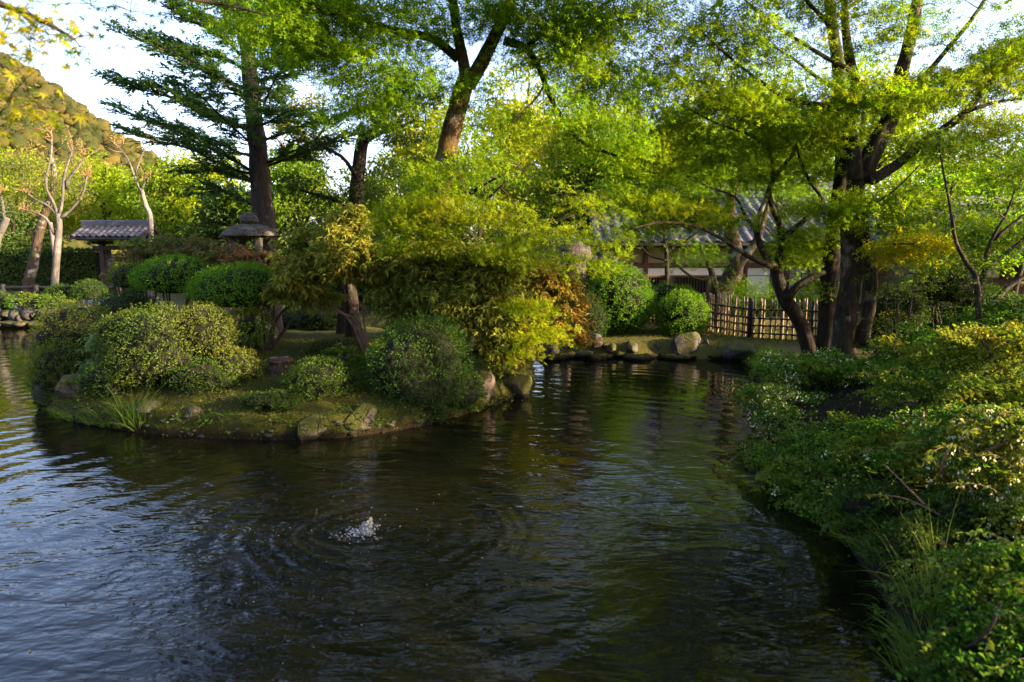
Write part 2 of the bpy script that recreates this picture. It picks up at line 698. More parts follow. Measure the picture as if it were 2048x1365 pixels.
def stone_mat(name, c0, c1, c2, moss=None, moss_lo=0.55, scale=1.0, fleck=(0.22, 0.21, 0.19)):
    m, nt, out = mat_new(name)
    pos = pos_(nt)
    f = noise_(nt, 3.5 * scale, 8, 0.65, pos)
    g = noise_(nt, 38 * scale, 4, 0.7, pos)
    v = N_(nt, 'ShaderNodeTexVoronoi', Scale=3.2 * scale)
    v.feature = 'DISTANCE_TO_EDGE'
    wv = N_(nt, 'ShaderNodeVectorMath', operation='ADD')
    nn = N_(nt, 'ShaderNodeTexNoise', Scale=5.0 * scale, Detail=3)
    nt.links.new(pos, nn.inputs['Vector'])
    nt.links.new(pos, wv.inputs[0])
    sv = N_(nt, 'ShaderNodeVectorMath', operation='SCALE')
    sv.inputs['Scale'].default_value = 0.35 / scale
    nt.links.new(nn.outputs['Color'], sv.inputs[0])
    nt.links.new(sv.outputs[0], wv.inputs[1])
    nt.links.new(wv.outputs[0], v.inputs['Vector'])
    crack = ramp(nt, v.outputs['Distance'], [(0.0, (0, 0, 0)), (0.045, (1, 1, 1))])
    col = ramp(nt, f, [(0.3, c0), (0.5, c1), (0.72, c2)])
    col = mixc(nt, ramp(nt, g, [(0.5, (0, 0, 0)), (0.72, (0.6, 0.6, 0.6))]), col, fleck)
    col = mixc(nt, ramp(nt, g, [(0.3, (0.55, 0.55, 0.55)), (0.45, (0, 0, 0))]), col, tuple(c * 0.35 for c in c0))
    bump = math_(nt, 'ADD', math_(nt, 'ADD', f, math_(nt, 'MULTIPLY', g, 0.25)), math_(nt, 'MULTIPLY', crack, 0.35))
    col = mixc(nt, math_(nt, 'MULTIPLY', math_(nt, 'SUBTRACT', 1.0, crack), 0.6), col, tuple(c * 0.4 for c in c0))
    if moss:
        nz = N_(nt, 'ShaderNodeSeparateXYZ')
        nt.links.new(N_(nt, 'ShaderNodeNewGeometry').outputs['Normal'], nz.inputs[0])
        h = noise_(nt, 2.6 * scale, 5, 0.6, pos)
        k = math_(nt, 'ADD', math_(nt, 'MULTIPLY', nz.outputs['Z'], 0.3), h)
        mm = ramp(nt, k, [(moss_lo, (0, 0, 0)), (moss_lo + 0.1, (1, 1, 1))])
        mc = mixc(nt, g, tuple(c * 0.5 for c in moss), tuple(c * 1.4 for c in moss))
        col = mixc(nt, mm, col, mc)
    pz = N_(nt, 'ShaderNodeSeparateXYZ')
    nt.links.new(pos, pz.inputs[0])
    wet = math_(nt, 'ADD', pz.outputs['Z'], math_(nt, 'MULTIPLY', f, 0.08))
    col = mixc(nt, ramp(nt, wet, [(0.085, (0.8, 0.8, 0.8)), (0.115, (0, 0, 0))]), col, tuple(c * 0.3 for c in c0))
    principled(nt, out, col, 0.88, 0.25, bump, 0.035)
    return m


def wood_mat(name, c0, c1, scale=1.0, axis=2, rough=0.7):
    m, nt, out = mat_new(name)
    mp = N_(nt, 'ShaderNodeMapping')
    s = [14 * scale] * 3
    s[axis] = 1.2 * scale
    mp.inputs['Scale'].default_value = s
    nt.links.new(pos_(nt), mp.inputs['Vector'])
    f = noise_(nt, 2.0, 6, 0.6, mp.outputs['Vector'], 0.3)
    principled(nt, out, ramp(nt, f, [(0.3, c0), (0.7, c1)]), rough, 0.3, f, 0.006)
    return m


def plain_mat(name, c0, c1, scale=6, rough=0.8, spec=0.3, bump=0.006):
    m, nt, out = mat_new(name)
    f = noise_(nt, scale, 6, 0.6, pos_(nt))
    principled(nt, out, ramp(nt, f, [(0.3, c0), (0.7, c1)]), rough, spec, f, bump)
    return m


M = {}
# foliage
M['maple_green'] = leaf_mat('maple_green', ((0.055, 0.135, 0.005), (0.105, 0.225, 0.008), (0.175, 0.30, 0.010)), (0.30, 0.29, 0.010), 0.5)
M['maple_olive'] = leaf_mat('maple_olive', ((0.06, 0.13, 0.005), (0.115, 0.21, 0.008), (0.18, 0.27, 0.010)), (0.36, 0.26, 0.012), 0.5)
M['maple_bright'] = leaf_mat('maple_bright', ((0.08, 0.15, 0.005), (0.15, 0.255, 0.008), (0.24, 0.33, 0.010)), (0.38, 0.33, 0.012), 0.45)
M['maple_near'] = leaf_mat('maple_near', ((0.05, 0.11, 0.012), (0.10, 0.17, 0.015), (0.20, 0.24, 0.02)), (0.42, 0.34, 0.02), 0.55)
M['fir'] = leaf_mat('fir', ((0.034, 0.08, 0.028), (0.058, 0.128, 0.036), (0.098, 0.18, 0.045)), (0.12, 0.2, 0.04), 0.3, 0.5, 0.12)
M['yew'] = leaf_mat('yew', ((0.015, 0.035, 0.012), (0.025, 0.055, 0.018), (0.04, 0.075, 0.022)), (0.07, 0.09, 0.02), 0.2)
M['box'] = leaf_mat('box', ((0.034, 0.095, 0.006), (0.07, 0.17, 0.010), (0.125, 0.25, 0.016)), (0.18, 0.29, 0.02), 0.33, 0.5, 0.12)
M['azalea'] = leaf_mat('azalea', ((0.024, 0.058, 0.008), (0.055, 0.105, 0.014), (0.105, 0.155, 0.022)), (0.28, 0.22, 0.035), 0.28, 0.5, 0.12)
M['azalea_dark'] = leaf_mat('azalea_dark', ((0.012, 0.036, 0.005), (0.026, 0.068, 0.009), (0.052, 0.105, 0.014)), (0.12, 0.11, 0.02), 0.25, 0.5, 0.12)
M['azalea_vivid'] = leaf_mat('azalea_vivid', ((0.016, 0.055, 0.006), (0.045, 0.125, 0.012), (0.115, 0.215, 0.02)), (0.34, 0.24, 0.03), 0.38, 0.42, 0.12)
M['pieris'] = leaf_mat('pieris', ((0.05, 0.09, 0.016), (0.11, 0.15, 0.024), (0.20, 0.21, 0.035)), (0.42, 0.33, 0.06), 0.38, 0.4, 0.12)
M['pieris_orange'] = leaf_mat('pieris_orange', ((0.06, 0.09, 0.016), (0.12, 0.14, 0.024), (0.20, 0.19, 0.035)), (0.36, 0.15, 0.06), 0.38, 0.4, 0.12)
M['pieris_red'] = leaf_mat('pieris_red', ((0.05, 0.085, 0.025), (0.085, 0.125, 0.03), (0.13, 0.155, 0.045)), (0.30, 0.10, 0.07), 0.35, 0.4, 0.12)
M['pale_leaf'] = leaf_mat('pale_leaf', ((0.10, 0.17, 0.07), (0.17, 0.25, 0.11), (0.28, 0.36, 0.18)), (0.3, 0.3, 0.1), 0.35)
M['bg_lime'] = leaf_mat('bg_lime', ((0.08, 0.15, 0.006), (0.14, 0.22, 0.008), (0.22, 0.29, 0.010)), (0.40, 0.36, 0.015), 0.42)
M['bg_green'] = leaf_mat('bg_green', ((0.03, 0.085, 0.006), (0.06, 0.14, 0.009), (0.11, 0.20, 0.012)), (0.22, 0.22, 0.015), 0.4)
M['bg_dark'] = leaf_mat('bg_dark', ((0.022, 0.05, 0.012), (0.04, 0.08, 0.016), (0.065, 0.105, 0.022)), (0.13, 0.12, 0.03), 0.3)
M['bg_brown'] = leaf_mat('bg_brown', ((0.09, 0.09, 0.025), (0.15, 0.13, 0.035), (0.22, 0.17, 0.05)), (0.3, 0.17, 0.06), 0.35)
M['pine'] = leaf_mat('pine', ((0.05, 0.08, 0.02), (0.09, 0.12, 0.03), (0.15, 0.16, 0.04)), (0.22, 0.2, 0.05), 0.25)
M['hill'] = leaf_mat('hill', ((0.016, 0.022, 0.008), (0.042, 0.040, 0.012), (0.075, 0.058, 0.016)), (0.018, 0.032, 0.009), 0.05, 0.9, 0.05)
M['hedge'] = leaf_mat('hedge', ((0.02, 0.045, 0.010), (0.035, 0.07, 0.014), (0.06, 0.10, 0.02)), (0.13, 0.14, 0.03), 0.3)
M['grass'] = leaf_mat('grass', ((0.045, 0.10, 0.014), (0.08, 0.15, 0.02), (0.13, 0.20, 0.03)), (0.26, 0.24, 0.07), 0.4)
M['moss_blade'] = leaf_mat('moss_blade', ((0.05, 0.065, 0.010), (0.08, 0.095, 0.013), (0.115, 0.13, 0.016)), (0.17, 0.15, 0.03), 0.3)
M['blossom'] = leaf_mat('blossom', ((0.62, 0.63, 0.55), (0.75, 0.75, 0.66), (0.8, 0.8, 0.74)), (0.8, 0.6, 0.5), 0.3)
M['tuft'] = leaf_mat('tuft', ((0.10, 0.12, 0.03), (0.16, 0.16, 0.04), (0.22, 0.19, 0.06)), (0.28, 0.18, 0.06), 0.3)
# bark
M['bark_dark'] = bark_mat('bark_dark', (0.010, 0.008, 0.006), (0.042, 0.032, 0.023), (0.03, 0.034, 0.008), 0.15)
M['bark_moss'] = bark_mat('bark_moss', (0.022, 0.015, 0.008), (0.10, 0.062, 0.03), (0.11, 0.075, 0.012), 0.42, lichen=(0.10, 0.09, 0.07))
M['bark_maple'] = bark_mat('bark_maple', (0.010, 0.008, 0.006), (0.062, 0.045, 0.031), (0.028, 0.028, 0.010), 0.15, lichen=(0.16, 0.14, 0.112))
M['bark_fir'] = bark_mat('bark_fir', (0.018, 0.014, 0.011), (0.075, 0.06, 0.048), None, lichen=(0.10, 0.095, 0.08), scale=1.4)
M['bark_pale'] = bark_mat('bark_pale', (0.055, 0.051, 0.047), (0.135, 0.128, 0.116), None, lichen=(0.165, 0.157, 0.142), scale=0.6)
M['bark_pine'] = bark_mat('bark_pine', (0.16, 0.07, 0.035), (0.36, 0.17, 0.09), None)
M['bark_old'] = bark_mat('bark_old', (0.025, 0.018, 0.012), (0.09, 0.064, 0.042), (0.035, 0.04, 0.012), 0.25, lichen=(0.2, 0.2, 0.185))
M['twig'] = bark_mat('twig', (0.03, 0.022, 0.016), (0.085, 0.065, 0.045), None, scale=2)
M['twig_red'] = bark_mat('twig_red', (0.16, 0.085, 0.05), (0.34, 0.2, 0.13), None, scale=2)
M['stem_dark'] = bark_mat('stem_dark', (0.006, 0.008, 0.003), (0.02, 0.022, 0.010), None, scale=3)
# stone etc
M['rock'] = stone_mat('rock', (0.02, 0.0195, 0.019), (0.05, 0.048, 0.046), (0.10, 0.094, 0.087), (0.04, 0.045, 0.008), 0.62, fleck=(0.15, 0.143, 0.13))
M['rock_moss'] = stone_mat('rock_moss', (0.03, 0.026, 0.02), (0.075, 0.064, 0.05), (0.14, 0.12, 0.095), (0.045, 0.05, 0.008), 0.47, fleck=(0.09, 0.085, 0.07))
M['rock_tan'] = stone_mat('rock_tan', (0.035, 0.027, 0.022), (0.08, 0.061, 0.051), (0.135, 0.107, 0.091), (0.04, 0.045, 0.008), 0.68, fleck=(0.17, 0.15, 0.13))
M['granite'] = stone_mat('granite', (0.028, 0.026, 0.022), (0.068, 0.062, 0.053), (0.12, 0.11, 0.095), (0.05, 0.048, 0.02), 0.86, 2.0, (0.22, 0.205, 0.18))
M['lantern_brown'] = stone_mat('lantern_brown', (0.03, 0.024, 0.022), (0.06, 0.05, 0.046), (0.10, 0.085, 0.077), None, scale=2.0, fleck=(0.15, 0.135, 0.125))
M['wood_dark'] = wood_mat('wood_dark', (0.018, 0.012, 0.009), (0.06, 0.04, 0.03))
M['wood_brown'] = wood_mat('wood_brown', (0.05, 0.026, 0.02), (0.11, 0.06, 0.045))
M['wood_grey'] = wood_mat('wood_grey', (0.10, 0.075, 0.07), (0.19, 0.145, 0.135))
M['wood_black'] = wood_mat('wood_black', (0.004, 0.004, 0.005), (0.012, 0.011, 0.012), rough=0.7)
M['plaster'] = plain_mat('plaster', (0.58, 0.57, 0.60), (0.68, 0.67, 0.70), 3, 0.9, 0.2, 0.002)
M['plaster_cream'] = plain_mat('plaster_cream', (0.24, 0.205, 0.15), (0.32, 0.28, 0.205), 2.5, 0.9, 0.2, 0.002)
M['glass_dark'] = plain_mat('glass_dark', (0.05, 0.05, 0.06), (0.075, 0.075, 0.085), 1.5, 0.12, 0.6, 0.0005)
M['shoji'] = plain_mat('shoji', (0.14, 0.145, 0.17), (0.19, 0.19, 0.22), 1.5, 0.35, 0.5, 0.001)
M['interior'] = plain_mat('interior', (0.012, 0.010, 0.009), (0.022, 0.018, 0.016), 2, 0.9, 0.1, 0.001)
M['tile'] = plain_mat('tile', (0.035, 0.036, 0.042), (0.085, 0.085, 0.098), 4.5, 0.5, 0.45, 0.003)
M['tile_dark'] = plain_mat('tile_dark', (0.035, 0.036, 0.042), (0.07, 0.07, 0.08), 5, 0.45, 0.5, 0.004)
M['rope'] = plain_mat('rope', (0.008, 0.008, 0.008), (0.02, 0.018, 0.016), 30, 0.9, 0.2)


def bamboo():
    m, nt, out = mat_new('bamboo')
    f = noise_(nt, 9, 5, 0.6, pos_(nt))
    r = N_(nt, 'ShaderNodeObjectInfo').outputs['Random']
    col = ramp(nt, f, [(0.3, (0.085, 0.054, 0.03)), (0.55, (0.165, 0.112, 0.066)), (0.75, (0.22, 0.165, 0.105))])
    col = mixc(nt, ramp(nt, r, [(0.55, (0, 0, 0)), (0.9, (0.8, 0.8, 0.8))]), col, (0.11, 0.095, 0.065))
    principled(nt, out, col, 0.5, 0.4, f, 0.003)
    return m


M['bamboo'] = bamboo()


def ground_mat():
    m, nt, out = mat_new('ground')
    pos = pos_(nt)
    f = noise_(nt, 0.6, 6, 0.6, pos)
    g = noise_(nt, 9, 6, 0.7, pos)
    h = noise_(nt, 60, 3, 0.7, pos)
    col = ramp(nt, f, [(0.32, (0.06, 0.066, 0.014)), (0.5, (0.10, 0.098, 0.02)), (0.66, (0.105, 0.08, 0.04))])
    col = mixc(nt, ramp(nt, g, [(0.4, (0, 0, 0)), (0.7, (0.8, 0.8, 0.8))]), col, (0.065, 0.05, 0.03))
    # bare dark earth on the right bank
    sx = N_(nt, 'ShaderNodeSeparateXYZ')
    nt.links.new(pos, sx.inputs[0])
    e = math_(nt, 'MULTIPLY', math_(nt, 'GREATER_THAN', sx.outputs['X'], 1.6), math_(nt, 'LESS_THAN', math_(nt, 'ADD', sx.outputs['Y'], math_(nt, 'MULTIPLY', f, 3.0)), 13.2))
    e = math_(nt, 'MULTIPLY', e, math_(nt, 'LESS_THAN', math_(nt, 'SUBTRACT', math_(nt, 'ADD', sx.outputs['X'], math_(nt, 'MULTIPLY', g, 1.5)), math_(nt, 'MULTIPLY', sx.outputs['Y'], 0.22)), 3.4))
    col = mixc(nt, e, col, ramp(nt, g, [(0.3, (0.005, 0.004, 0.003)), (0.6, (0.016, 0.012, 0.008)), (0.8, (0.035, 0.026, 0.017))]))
    principled(nt, out, col, 0.95, 0.1, math_(nt, 'ADD', g, math_(nt, 'MULTIPLY', h, 0.3)), 0.04)
    return m


def moss_mat():
    m, nt, out = mat_new('moss')
    pos = pos_(nt)
    f = noise_(nt, 1.3, 6, 0.65, pos)
    g = noise_(nt, 14, 6, 0.7, pos)
    h = noise_(nt, 90, 3, 0.7, pos)
    col = ramp(nt, f, [(0.3, (0.05, 0.06, 0.010)), (0.5, (0.095, 0.098, 0.014)), (0.64, (0.13, 0.115, 0.026)), (0.74, (0.10, 0.07, 0.04))])
    col = mixc(nt, math_(nt, 'MULTIPLY', g, 0.9), tuple((0.02, 0.024, 0.006)), col)
    col = mixc(nt, ramp(nt, h, [(0.58, (0, 0, 0)), (0.8, (0.45, 0.45, 0.45))]), col, (0.15, 0.16, 0.03))
    pz = N_(nt, 'ShaderNodeSeparateXYZ')
    nt.links.new(pos, pz.inputs[0])
    wet = math_(nt, 'ADD', pz.outputs['Z'], math_(nt, 'MULTIPLY', f, 0.16))
    col = mixc(nt, ramp(nt, wet, [(0.12, (1, 1, 1)), (0.2, (0, 0, 0))]), col, (0.016, 0.012, 0.007))
    col = mixc(nt, ramp(nt, noise_(nt, 3.3, 5, 0.65, pos), [(0.56, (0, 0, 0)), (0.64, (0.4, 0.4, 0.4))]), col, (0.04, 0.028, 0.016))
    principled(nt, out, col, 0.95, 0.1, math_(nt, 'ADD', g, math_(nt, 'MULTIPLY', h, 0.4)), 0.05)
    return m


def earth_mat():
    m, nt, out = mat_new('earth')
    pos = pos_(nt)
    g = noise_(nt, 7, 7, 0.7, pos)
    h = noise_(nt, 45, 3, 0.7, pos)
    col = ramp(nt, g, [(0.3, (0.012, 0.009, 0.006)), (0.6, (0.04, 0.03, 0.02)), (0.8, (0.08, 0.06, 0.042))])
    principled(nt, out, col, 0.95, 0.15, math_(nt, 'ADD', g, math_(nt, 'MULTIPLY', h, 0.3)), 0.05)
    return m


def gravel_mat():
    m, nt, out = mat_new('gravel')
    pos = pos_(nt)
    v = N_(nt, 'ShaderNodeTexVoronoi', Scale=26.0)
    nt.links.new(pos, v.inputs['Vector'])
    col = mixc(nt, noise_(nt, 1.2, 4, 0.6, pos), (0.13, 0.125, 0.13), (0.24, 0.235, 0.245))
    col = mixc(nt, 0.35, col, v.outputs['Color'], 'SOFT_LIGHT')
    principled(nt, out, col, 0.9, 0.2, v.outputs['Distance'], 0.02)
    return m


M['ground'], M['moss'], M['earth'], M['gravel'] = ground_mat(), moss_mat(), earth_mat(), gravel_mat()

SPLASH = plane_hit(730, 1066, 0.0)


def water_mat():
    m, nt, out = mat_new('water')
    pos = pos_(nt)
    # distance from the splash, wobbled
    vs = N_(nt, 'ShaderNodeVectorMath', operation='SUBTRACT')
    nt.links.new(pos, vs.inputs[0])
    vs.inputs[1].default_value = tuple(SPLASH)
    ln = N_(nt, 'ShaderNodeVectorMath', operation='LENGTH')
    nt.links.new(vs.outputs[0], ln.inputs[0])
    r = ln.outputs['Value']
    w1 = noise_(nt, 0.55, 1, 0.5, pos)
    w2 = noise_(nt, 1.6, 1, 0.5, pos)
    rr = math_(nt, 'ADD', r, math_(nt, 'ADD', math_(nt, 'MULTIPLY', w1, 1.1), math_(nt, 'MULTIPLY', w2, 0.22)))
    def rings(k, amp):
        return math_(nt, 'MULTIPLY', math_(nt, 'SINE', math_(nt, 'MULTIPLY', rr, k)), amp)
    fade = math_(nt, 'DIVIDE', 1.0, math_(nt, 'ADD', 1.0, math_(nt, 'MULTIPLY', r, 0.16)))
    patch = ramp(nt, noise_(nt, 0.45, 1, 0.5, pos), [(0.35, (0.35, 0.35, 0.35)), (0.6, (1, 1, 1))])
    ring = math_(nt, 'ADD', rings(2 * math.pi / 0.40, 0.0042), rings(2 * math.pi / 0.23, 0.0005))
    ring = math_(nt, 'MULTIPLY', math_(nt, 'MULTIPLY', ring, fade), patch)
    tight = math_(nt, 'MULTIPLY', math_(nt, 'SINE', math_(nt, 'MULTIPLY', rr, 2 * math.pi / 0.15)), math_(nt, 'MULTIPLY', math_(nt, 'POWER', 2.718, math_(nt, 'MULTIPLY', r, -1.5)), 0.006))
    ring = math_(nt, 'ADD', ring, tight)
    # chop: strong round the splash, dying out with distance
    mp = N_(nt, 'ShaderNodeMapping')
    mp.inputs['Rotation'].default_value = (0, 0, R(24))
    mp.inputs['Scale'].default_value = (1.0, 1.9, 1.0)
    nt.links.new(pos, mp.inputs['Vector'])
    c1 = noise_(nt, 1.8, 2, 0.5, mp.outputs['Vector'], 0.8)
    c2 = noise_(nt, 8.0, 2, 0.5, mp.outputs['Vector'], 0.5)
    c3 = noise_(nt, 30.0, 1, 0.5, pos)
    near = math_(nt, 'POWER', 2.718, math_(nt, 'MULTIPLY', math_(nt, 'POWER', math_(nt, 'DIVIDE', r, 2.6), 2.0), -1.0))
    amp1 = math_(nt, 'ADD', 0.007, math_(nt, 'MULTIPLY', near, 0.028))
    amp2 = math_(nt, 'ADD', 0.0012, math_(nt, 'MULTIPLY', near, 0.010))
    amp3 = math_(nt, 'MULTIPLY', near, 0.0016)
    h = math_(nt, 'ADD', ring, math_(nt, 'MULTIPLY', c1, amp1))
    h = math_(nt, 'ADD', h, math_(nt, 'MULTIPLY', c2, amp2))
    h = math_(nt, 'ADD', h, math_(nt, 'MULTIPLY', c3, amp3))
    p = principled(nt, out, (0.0045, 0.0045, 0.002), 0.02, 0.5, h, 1.0)
    p.inputs['IOR'].default_value = 1.333
    return m


M['water'] = water_mat()

# ------------------------------------------------------------------ setting: ground, pond, island, hill
POND = np.array([(2.1, 0.6), (2.12, 3.2), (2.46, 4.1), (2.62, 5.0), (2.72, 5.9), (3.0, 7.4), (3.75, 9.9), (4.4, 12.2), (4.9, 13.2), (3.9, 13.75), (2.4, 14.0), (1.2, 14.35), (0.5, 15.4),
                 (0.0, 17.2), (-2.5, 19.0), (-7, 20.0), (-12, 19.5), (-20, 19.3), (-27, 17), (-30, 8), (-20, 0), (-9, -2), (-3, 0.2)])


def poly_sd(poly, x, y):
    """signed distance to a polygon, negative inside"""
    x, y = np.asarray(x, float), np.asarray(y, float)
    d = np.full(x.shape, 1e18)
    ins = np.zeros(x.shape, bool)
    n = len(poly)
    for i in range(n):
        a, b = poly[i], poly[(i + 1) % n]
        e = b - a
        wx, wy = x - a[0], y - a[1]
        t = np.clip((wx * e[0] + wy * e[1]) / (e @ e), 0, 1)
        d = np.minimum(d, (wx - e[0] * t) ** 2 + (wy - e[1] * t) ** 2)
        c1 = (a[1] <= y) & (b[1] > y) & (e[0] * wy - e[1] * wx > 0)
        c2 = (a[1] > y) & (b[1] <= y) & (e[0] * wy - e[1] * wx < 0)
        ins ^= c1 | c2
    return np.sqrt(d) * np.where(ins, -1, 1)


def round_poly(P, n=160):
    P = np.vstack((P[-2:], P, P[:3]))
    Q = smooth_path(P, n + 60)
    k = len(P) - 1
    s = np.linspace(0, k, n + 60)
    return Q[(s >= 2) & (s < k - 2)]


POND_S = round_poly(POND, 150)


def ground_h(x, y):
    x, y = np.asarray(x, float), np.asarray(y, float)
    sd = poly_sd(POND_S, x, y)
    P = np.stack((x, y), -1)
    n = wavenoise(P, 3, 1.6, 3)
    land = 0.30 + 0.10 * sm(sd, 0.0, 2.5) + 0.14 * sm(sd, 2, 10) * (y > -50)
    land = land + 0.22 * sm(x, 2.0, 3.6) * sm(y, 12.5, 9.0) * sm(sd, 0, 1.2)
    land = land + 0.05 * n * sm(sd, 0, 0.6) * sm(sd, 60, 20)
    bank = -0.8 + (0.8 + land) * sm(sd, -0.36, 0.07 + 0.05 * n)
    return np.where(sd > 60, 0.55, bank)


ISLE = np.array([plane_hit(*p)[:2] for p in ((72, 775), (88, 806), (130, 836), (205, 854), (300, 867), (420, 876), (520, 879), (610, 878), (690, 874), (760, 866), (850, 849),
                                              (950, 823), (1012, 800), (1056, 782), (1066, 752))] + [(0.3, 13.0), (-0.6, 14.6), (-2.5, 16.0), (-5, 16.6), (-7.4, 15.4), (-8.3, 13.2)])
ISLE_S = round_poly(ISLE, 170)


def island_h(x, y):
    sd = -poly_sd(ISLE_S, x, y)
    P = np.stack((np.asarray(x, float), np.asarray(y, float)), -1)
    n = wavenoise(P, 9, 2.2, 3)
    h = 0.27 * sm(sd, -0.04, 0.11 + 0.04 * n) + 0.13 * sm(sd, 0.1, 0.6) + 0.16 * sm(sd, 0.6, 2.6) + 0.07 * n * sm(sd, 0.03, 0.3)
    return np.where(sd > -0.3, h - 0.5 * sm(-sd, 0.0, 0.15), -0.8)


def land(x, y):
    return np.maximum(ground_h(x, y), island_h(x, y))


def hit(px, py):
    """the point of the ground seen at a pixel"""
    d = ray(px, py)
    t = np.linspace(2.0, 60, 2400)
    P = EYE + t[:, None] * d
    below = P[:, 2] < np.maximum(land(P[:, 0], P[:, 1]), 0.0)
    i = int(np.argmax(below))
    return P[i]


def on_land(px, Y):
    """ground point at depth Y in the column of a pixel"""
    x = (px - 1024) / FPX * Y * 1.01
    return np.array((x, Y, float(land(np.array(x), np.array(float(Y))))))


def grid_mesh(xs, ys, hf):
    X, Y = np.meshgrid(xs, ys)
    Z = hf(X, Y)
    V = np.stack((X, Y, Z), -1).reshape(-1, 3)
    nx, ny = len(xs), len(ys)
    i = np.arange(ny - 1)[:, None] * nx + np.arange(nx - 1)[None]
    Q = np.stack((i, i + 1, i + nx + 1, i + nx), -1).reshape(-1, 4)
    return V, Q


xs = np.concatenate((np.geomspace(-1500, -36, 22), np.arange(-35, -10, 0.6), np.arange(-10, 1.5, 0.35), np.arange(1.5, 8.01, 0.16), np.arange(8.4, 26, 0.5), np.geomspace(27, 1500, 22)))
ys = np.concatenate((np.geomspace(-300, -7, 12), np.arange(-6, 0, 0.5), np.arange(0, 21.5, 0.2), np.arange(21.8, 34, 0.5), np.geomspace(35, 1500, 24)))
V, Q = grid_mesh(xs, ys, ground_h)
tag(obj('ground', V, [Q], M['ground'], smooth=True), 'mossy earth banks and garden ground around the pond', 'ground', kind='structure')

# pond water
V = np.vstack((POND_S + 0.0, )) 
c = np.array((-6.0, 9.0))
ring = c + (POND_S - c) * 1.06
V = np.vstack((np.c_[ring, np.zeros(len(ring))], [(c[0], c[1], 0)]))
T = [(len(ring), i, (i + 1) % len(ring)) for i in range(len(ring))]
if np.cross(V[1] - V[0], V[-1] - V[0])[2] < 0:
    T = [t[::-1] for t in T]
tag(obj('pond_water', V, [T], M['water']), 'dark rippled pond water with blue sky reflections', 'water', kind='structure')

# island ground: rings from the outline inwards, steep at the water's edge
ins = []
ci = ISLE_S.mean(0)
fr = [1.03, 1.015, 1.005, 0.995, 0.985, 0.97, 0.95, 0.925, 0.89, 0.85, 0.80, 0.74, 0.67, 0.59, 0.5, 0.4, 0.3, 0.2, 0.1]
sub = smooth_path(np.vstack((ISLE_S, ISLE_S[:1])), 321)[:-1]
rings = [ci + (sub - ci) * f for f in fr]
P2 = np.concatenate(rings)
Z = island_h(P2[:, 0], P2[:, 1])
nz = wavenoise(np.c_[P2, Z], 21, 9.0, 3)
V = np.c_[P2, Z + 0.03 * nz]
k = len(sub)
i = np.arange(len(fr) - 1)[:, None] * k
j = np.arange(k)[None]
Q = np.stack((i + j, i + (j + 1) % k, i + k + (j + 1) % k, i + k + j), -1).reshape(-1, 4)
V = np.vstack((V, [(ci[0], ci[1], float(island_h(ci[0], ci[1])))]))
T = [((len(fr) - 1) * k + s, (len(fr) - 1) * k + (s + 1) % k, len(V) - 1) for s in range(k)]
tag(obj('island_ground', V, [Q, np.array(T)], M['moss'], smooth=True), 'moss covered mound of the pond island', 'island', kind='structure')

# gravel path on the far bank
px = np.array([(-40, 21.3), (-30, 21.2), (-22, 21.3), (-15, 21.2), (-12.6, 21.6), (-12.6, 24.5), (-15, 24.2), (-22, 23.8), (-30, 24.0), (-40, 24.0)])
hp = float(np.max(ground_h(np.linspace(-30, -13, 40), np.full(40, 22.5)))) + 0.012
mb = MB()
V = np.c_[px, np.full(len(px), hp)]
n = len(px)
mb.add(np.vstack((V, V - (0, 0, 0.2))), [[(0, 1, 8, 9), (1, 2, 7, 8), (2, 3, 6, 7), (3, 4, 5, 6)], [(i, i + n, (i + 1) % n + n, (i + 1) % n) for i in range(n)]])
tag(mb.build('gravel_path', M['gravel']), 'grey gravel path on the far bank behind the railing', 'path', kind='structure')


def ico(sub=3):
    t = (1 + 5 ** 0.5) / 2
    V = norm(np.array([(-1, t, 0), (1, t, 0), (-1, -t, 0), (1, -t, 0), (0, -1, t), (0, 1, t), (0, -1, -t), (0, 1, -t), (t, 0, -1), (t, 0, 1), (-t, 0, -1), (-t, 0, 1)], float))
    F = [(0, 11, 5), (0, 5, 1), (0, 1, 7), (0, 7, 10), (0, 10, 11), (1, 5, 9), (5, 11, 4), (11, 10, 2), (10, 7, 6), (7, 1, 8), (3, 9, 4), (3, 4, 2), (3, 2, 6), (3, 6, 8), (3, 8, 9), (4, 9, 5), (2, 4, 11), (6, 2, 10), (8, 6, 7), (9, 8, 1)]
    V = [tuple(v) for v in V]
    for _ in range(sub):
        mid, F2 = {}, []
        def m(a, b):
            k = (min(a, b), max(a, b))
            if k not in mid:
                p = np.array(V[a]) + np.array(V[b])
                V.append(tuple(p / np.linalg.norm(p)))
                mid[k] = len(V) - 1
            return mid[k]
        for a, b, c in F:
            ab, bc, ca = m(a, b), m(b, c), m(c, a)
            F2 += [(a, ab, ca), (b, bc, ab), (c, ca, bc), (ab, bc, ca)]
        F = F2
    return np.array(V), np.array(F)



HB = ico(1)
hv, ht, ha = [], [], []


# far wooded hill
def hill_h(x, y):
    ridge = 71 - 0.78 * (x + 187)
    ridge = np.where(ridge > 95, 95 + 0.25 * (ridge - 95), ridge)
    ridge = np.maximum(ridge, 0)
    f = sm(y, 95, 255) * sm(y, 400, 262)
    n = wavenoise(np.stack((x, y), -1), 31, 0.045, 3)
    return ridge * f * (1 + 0.10 * n) - 1.0


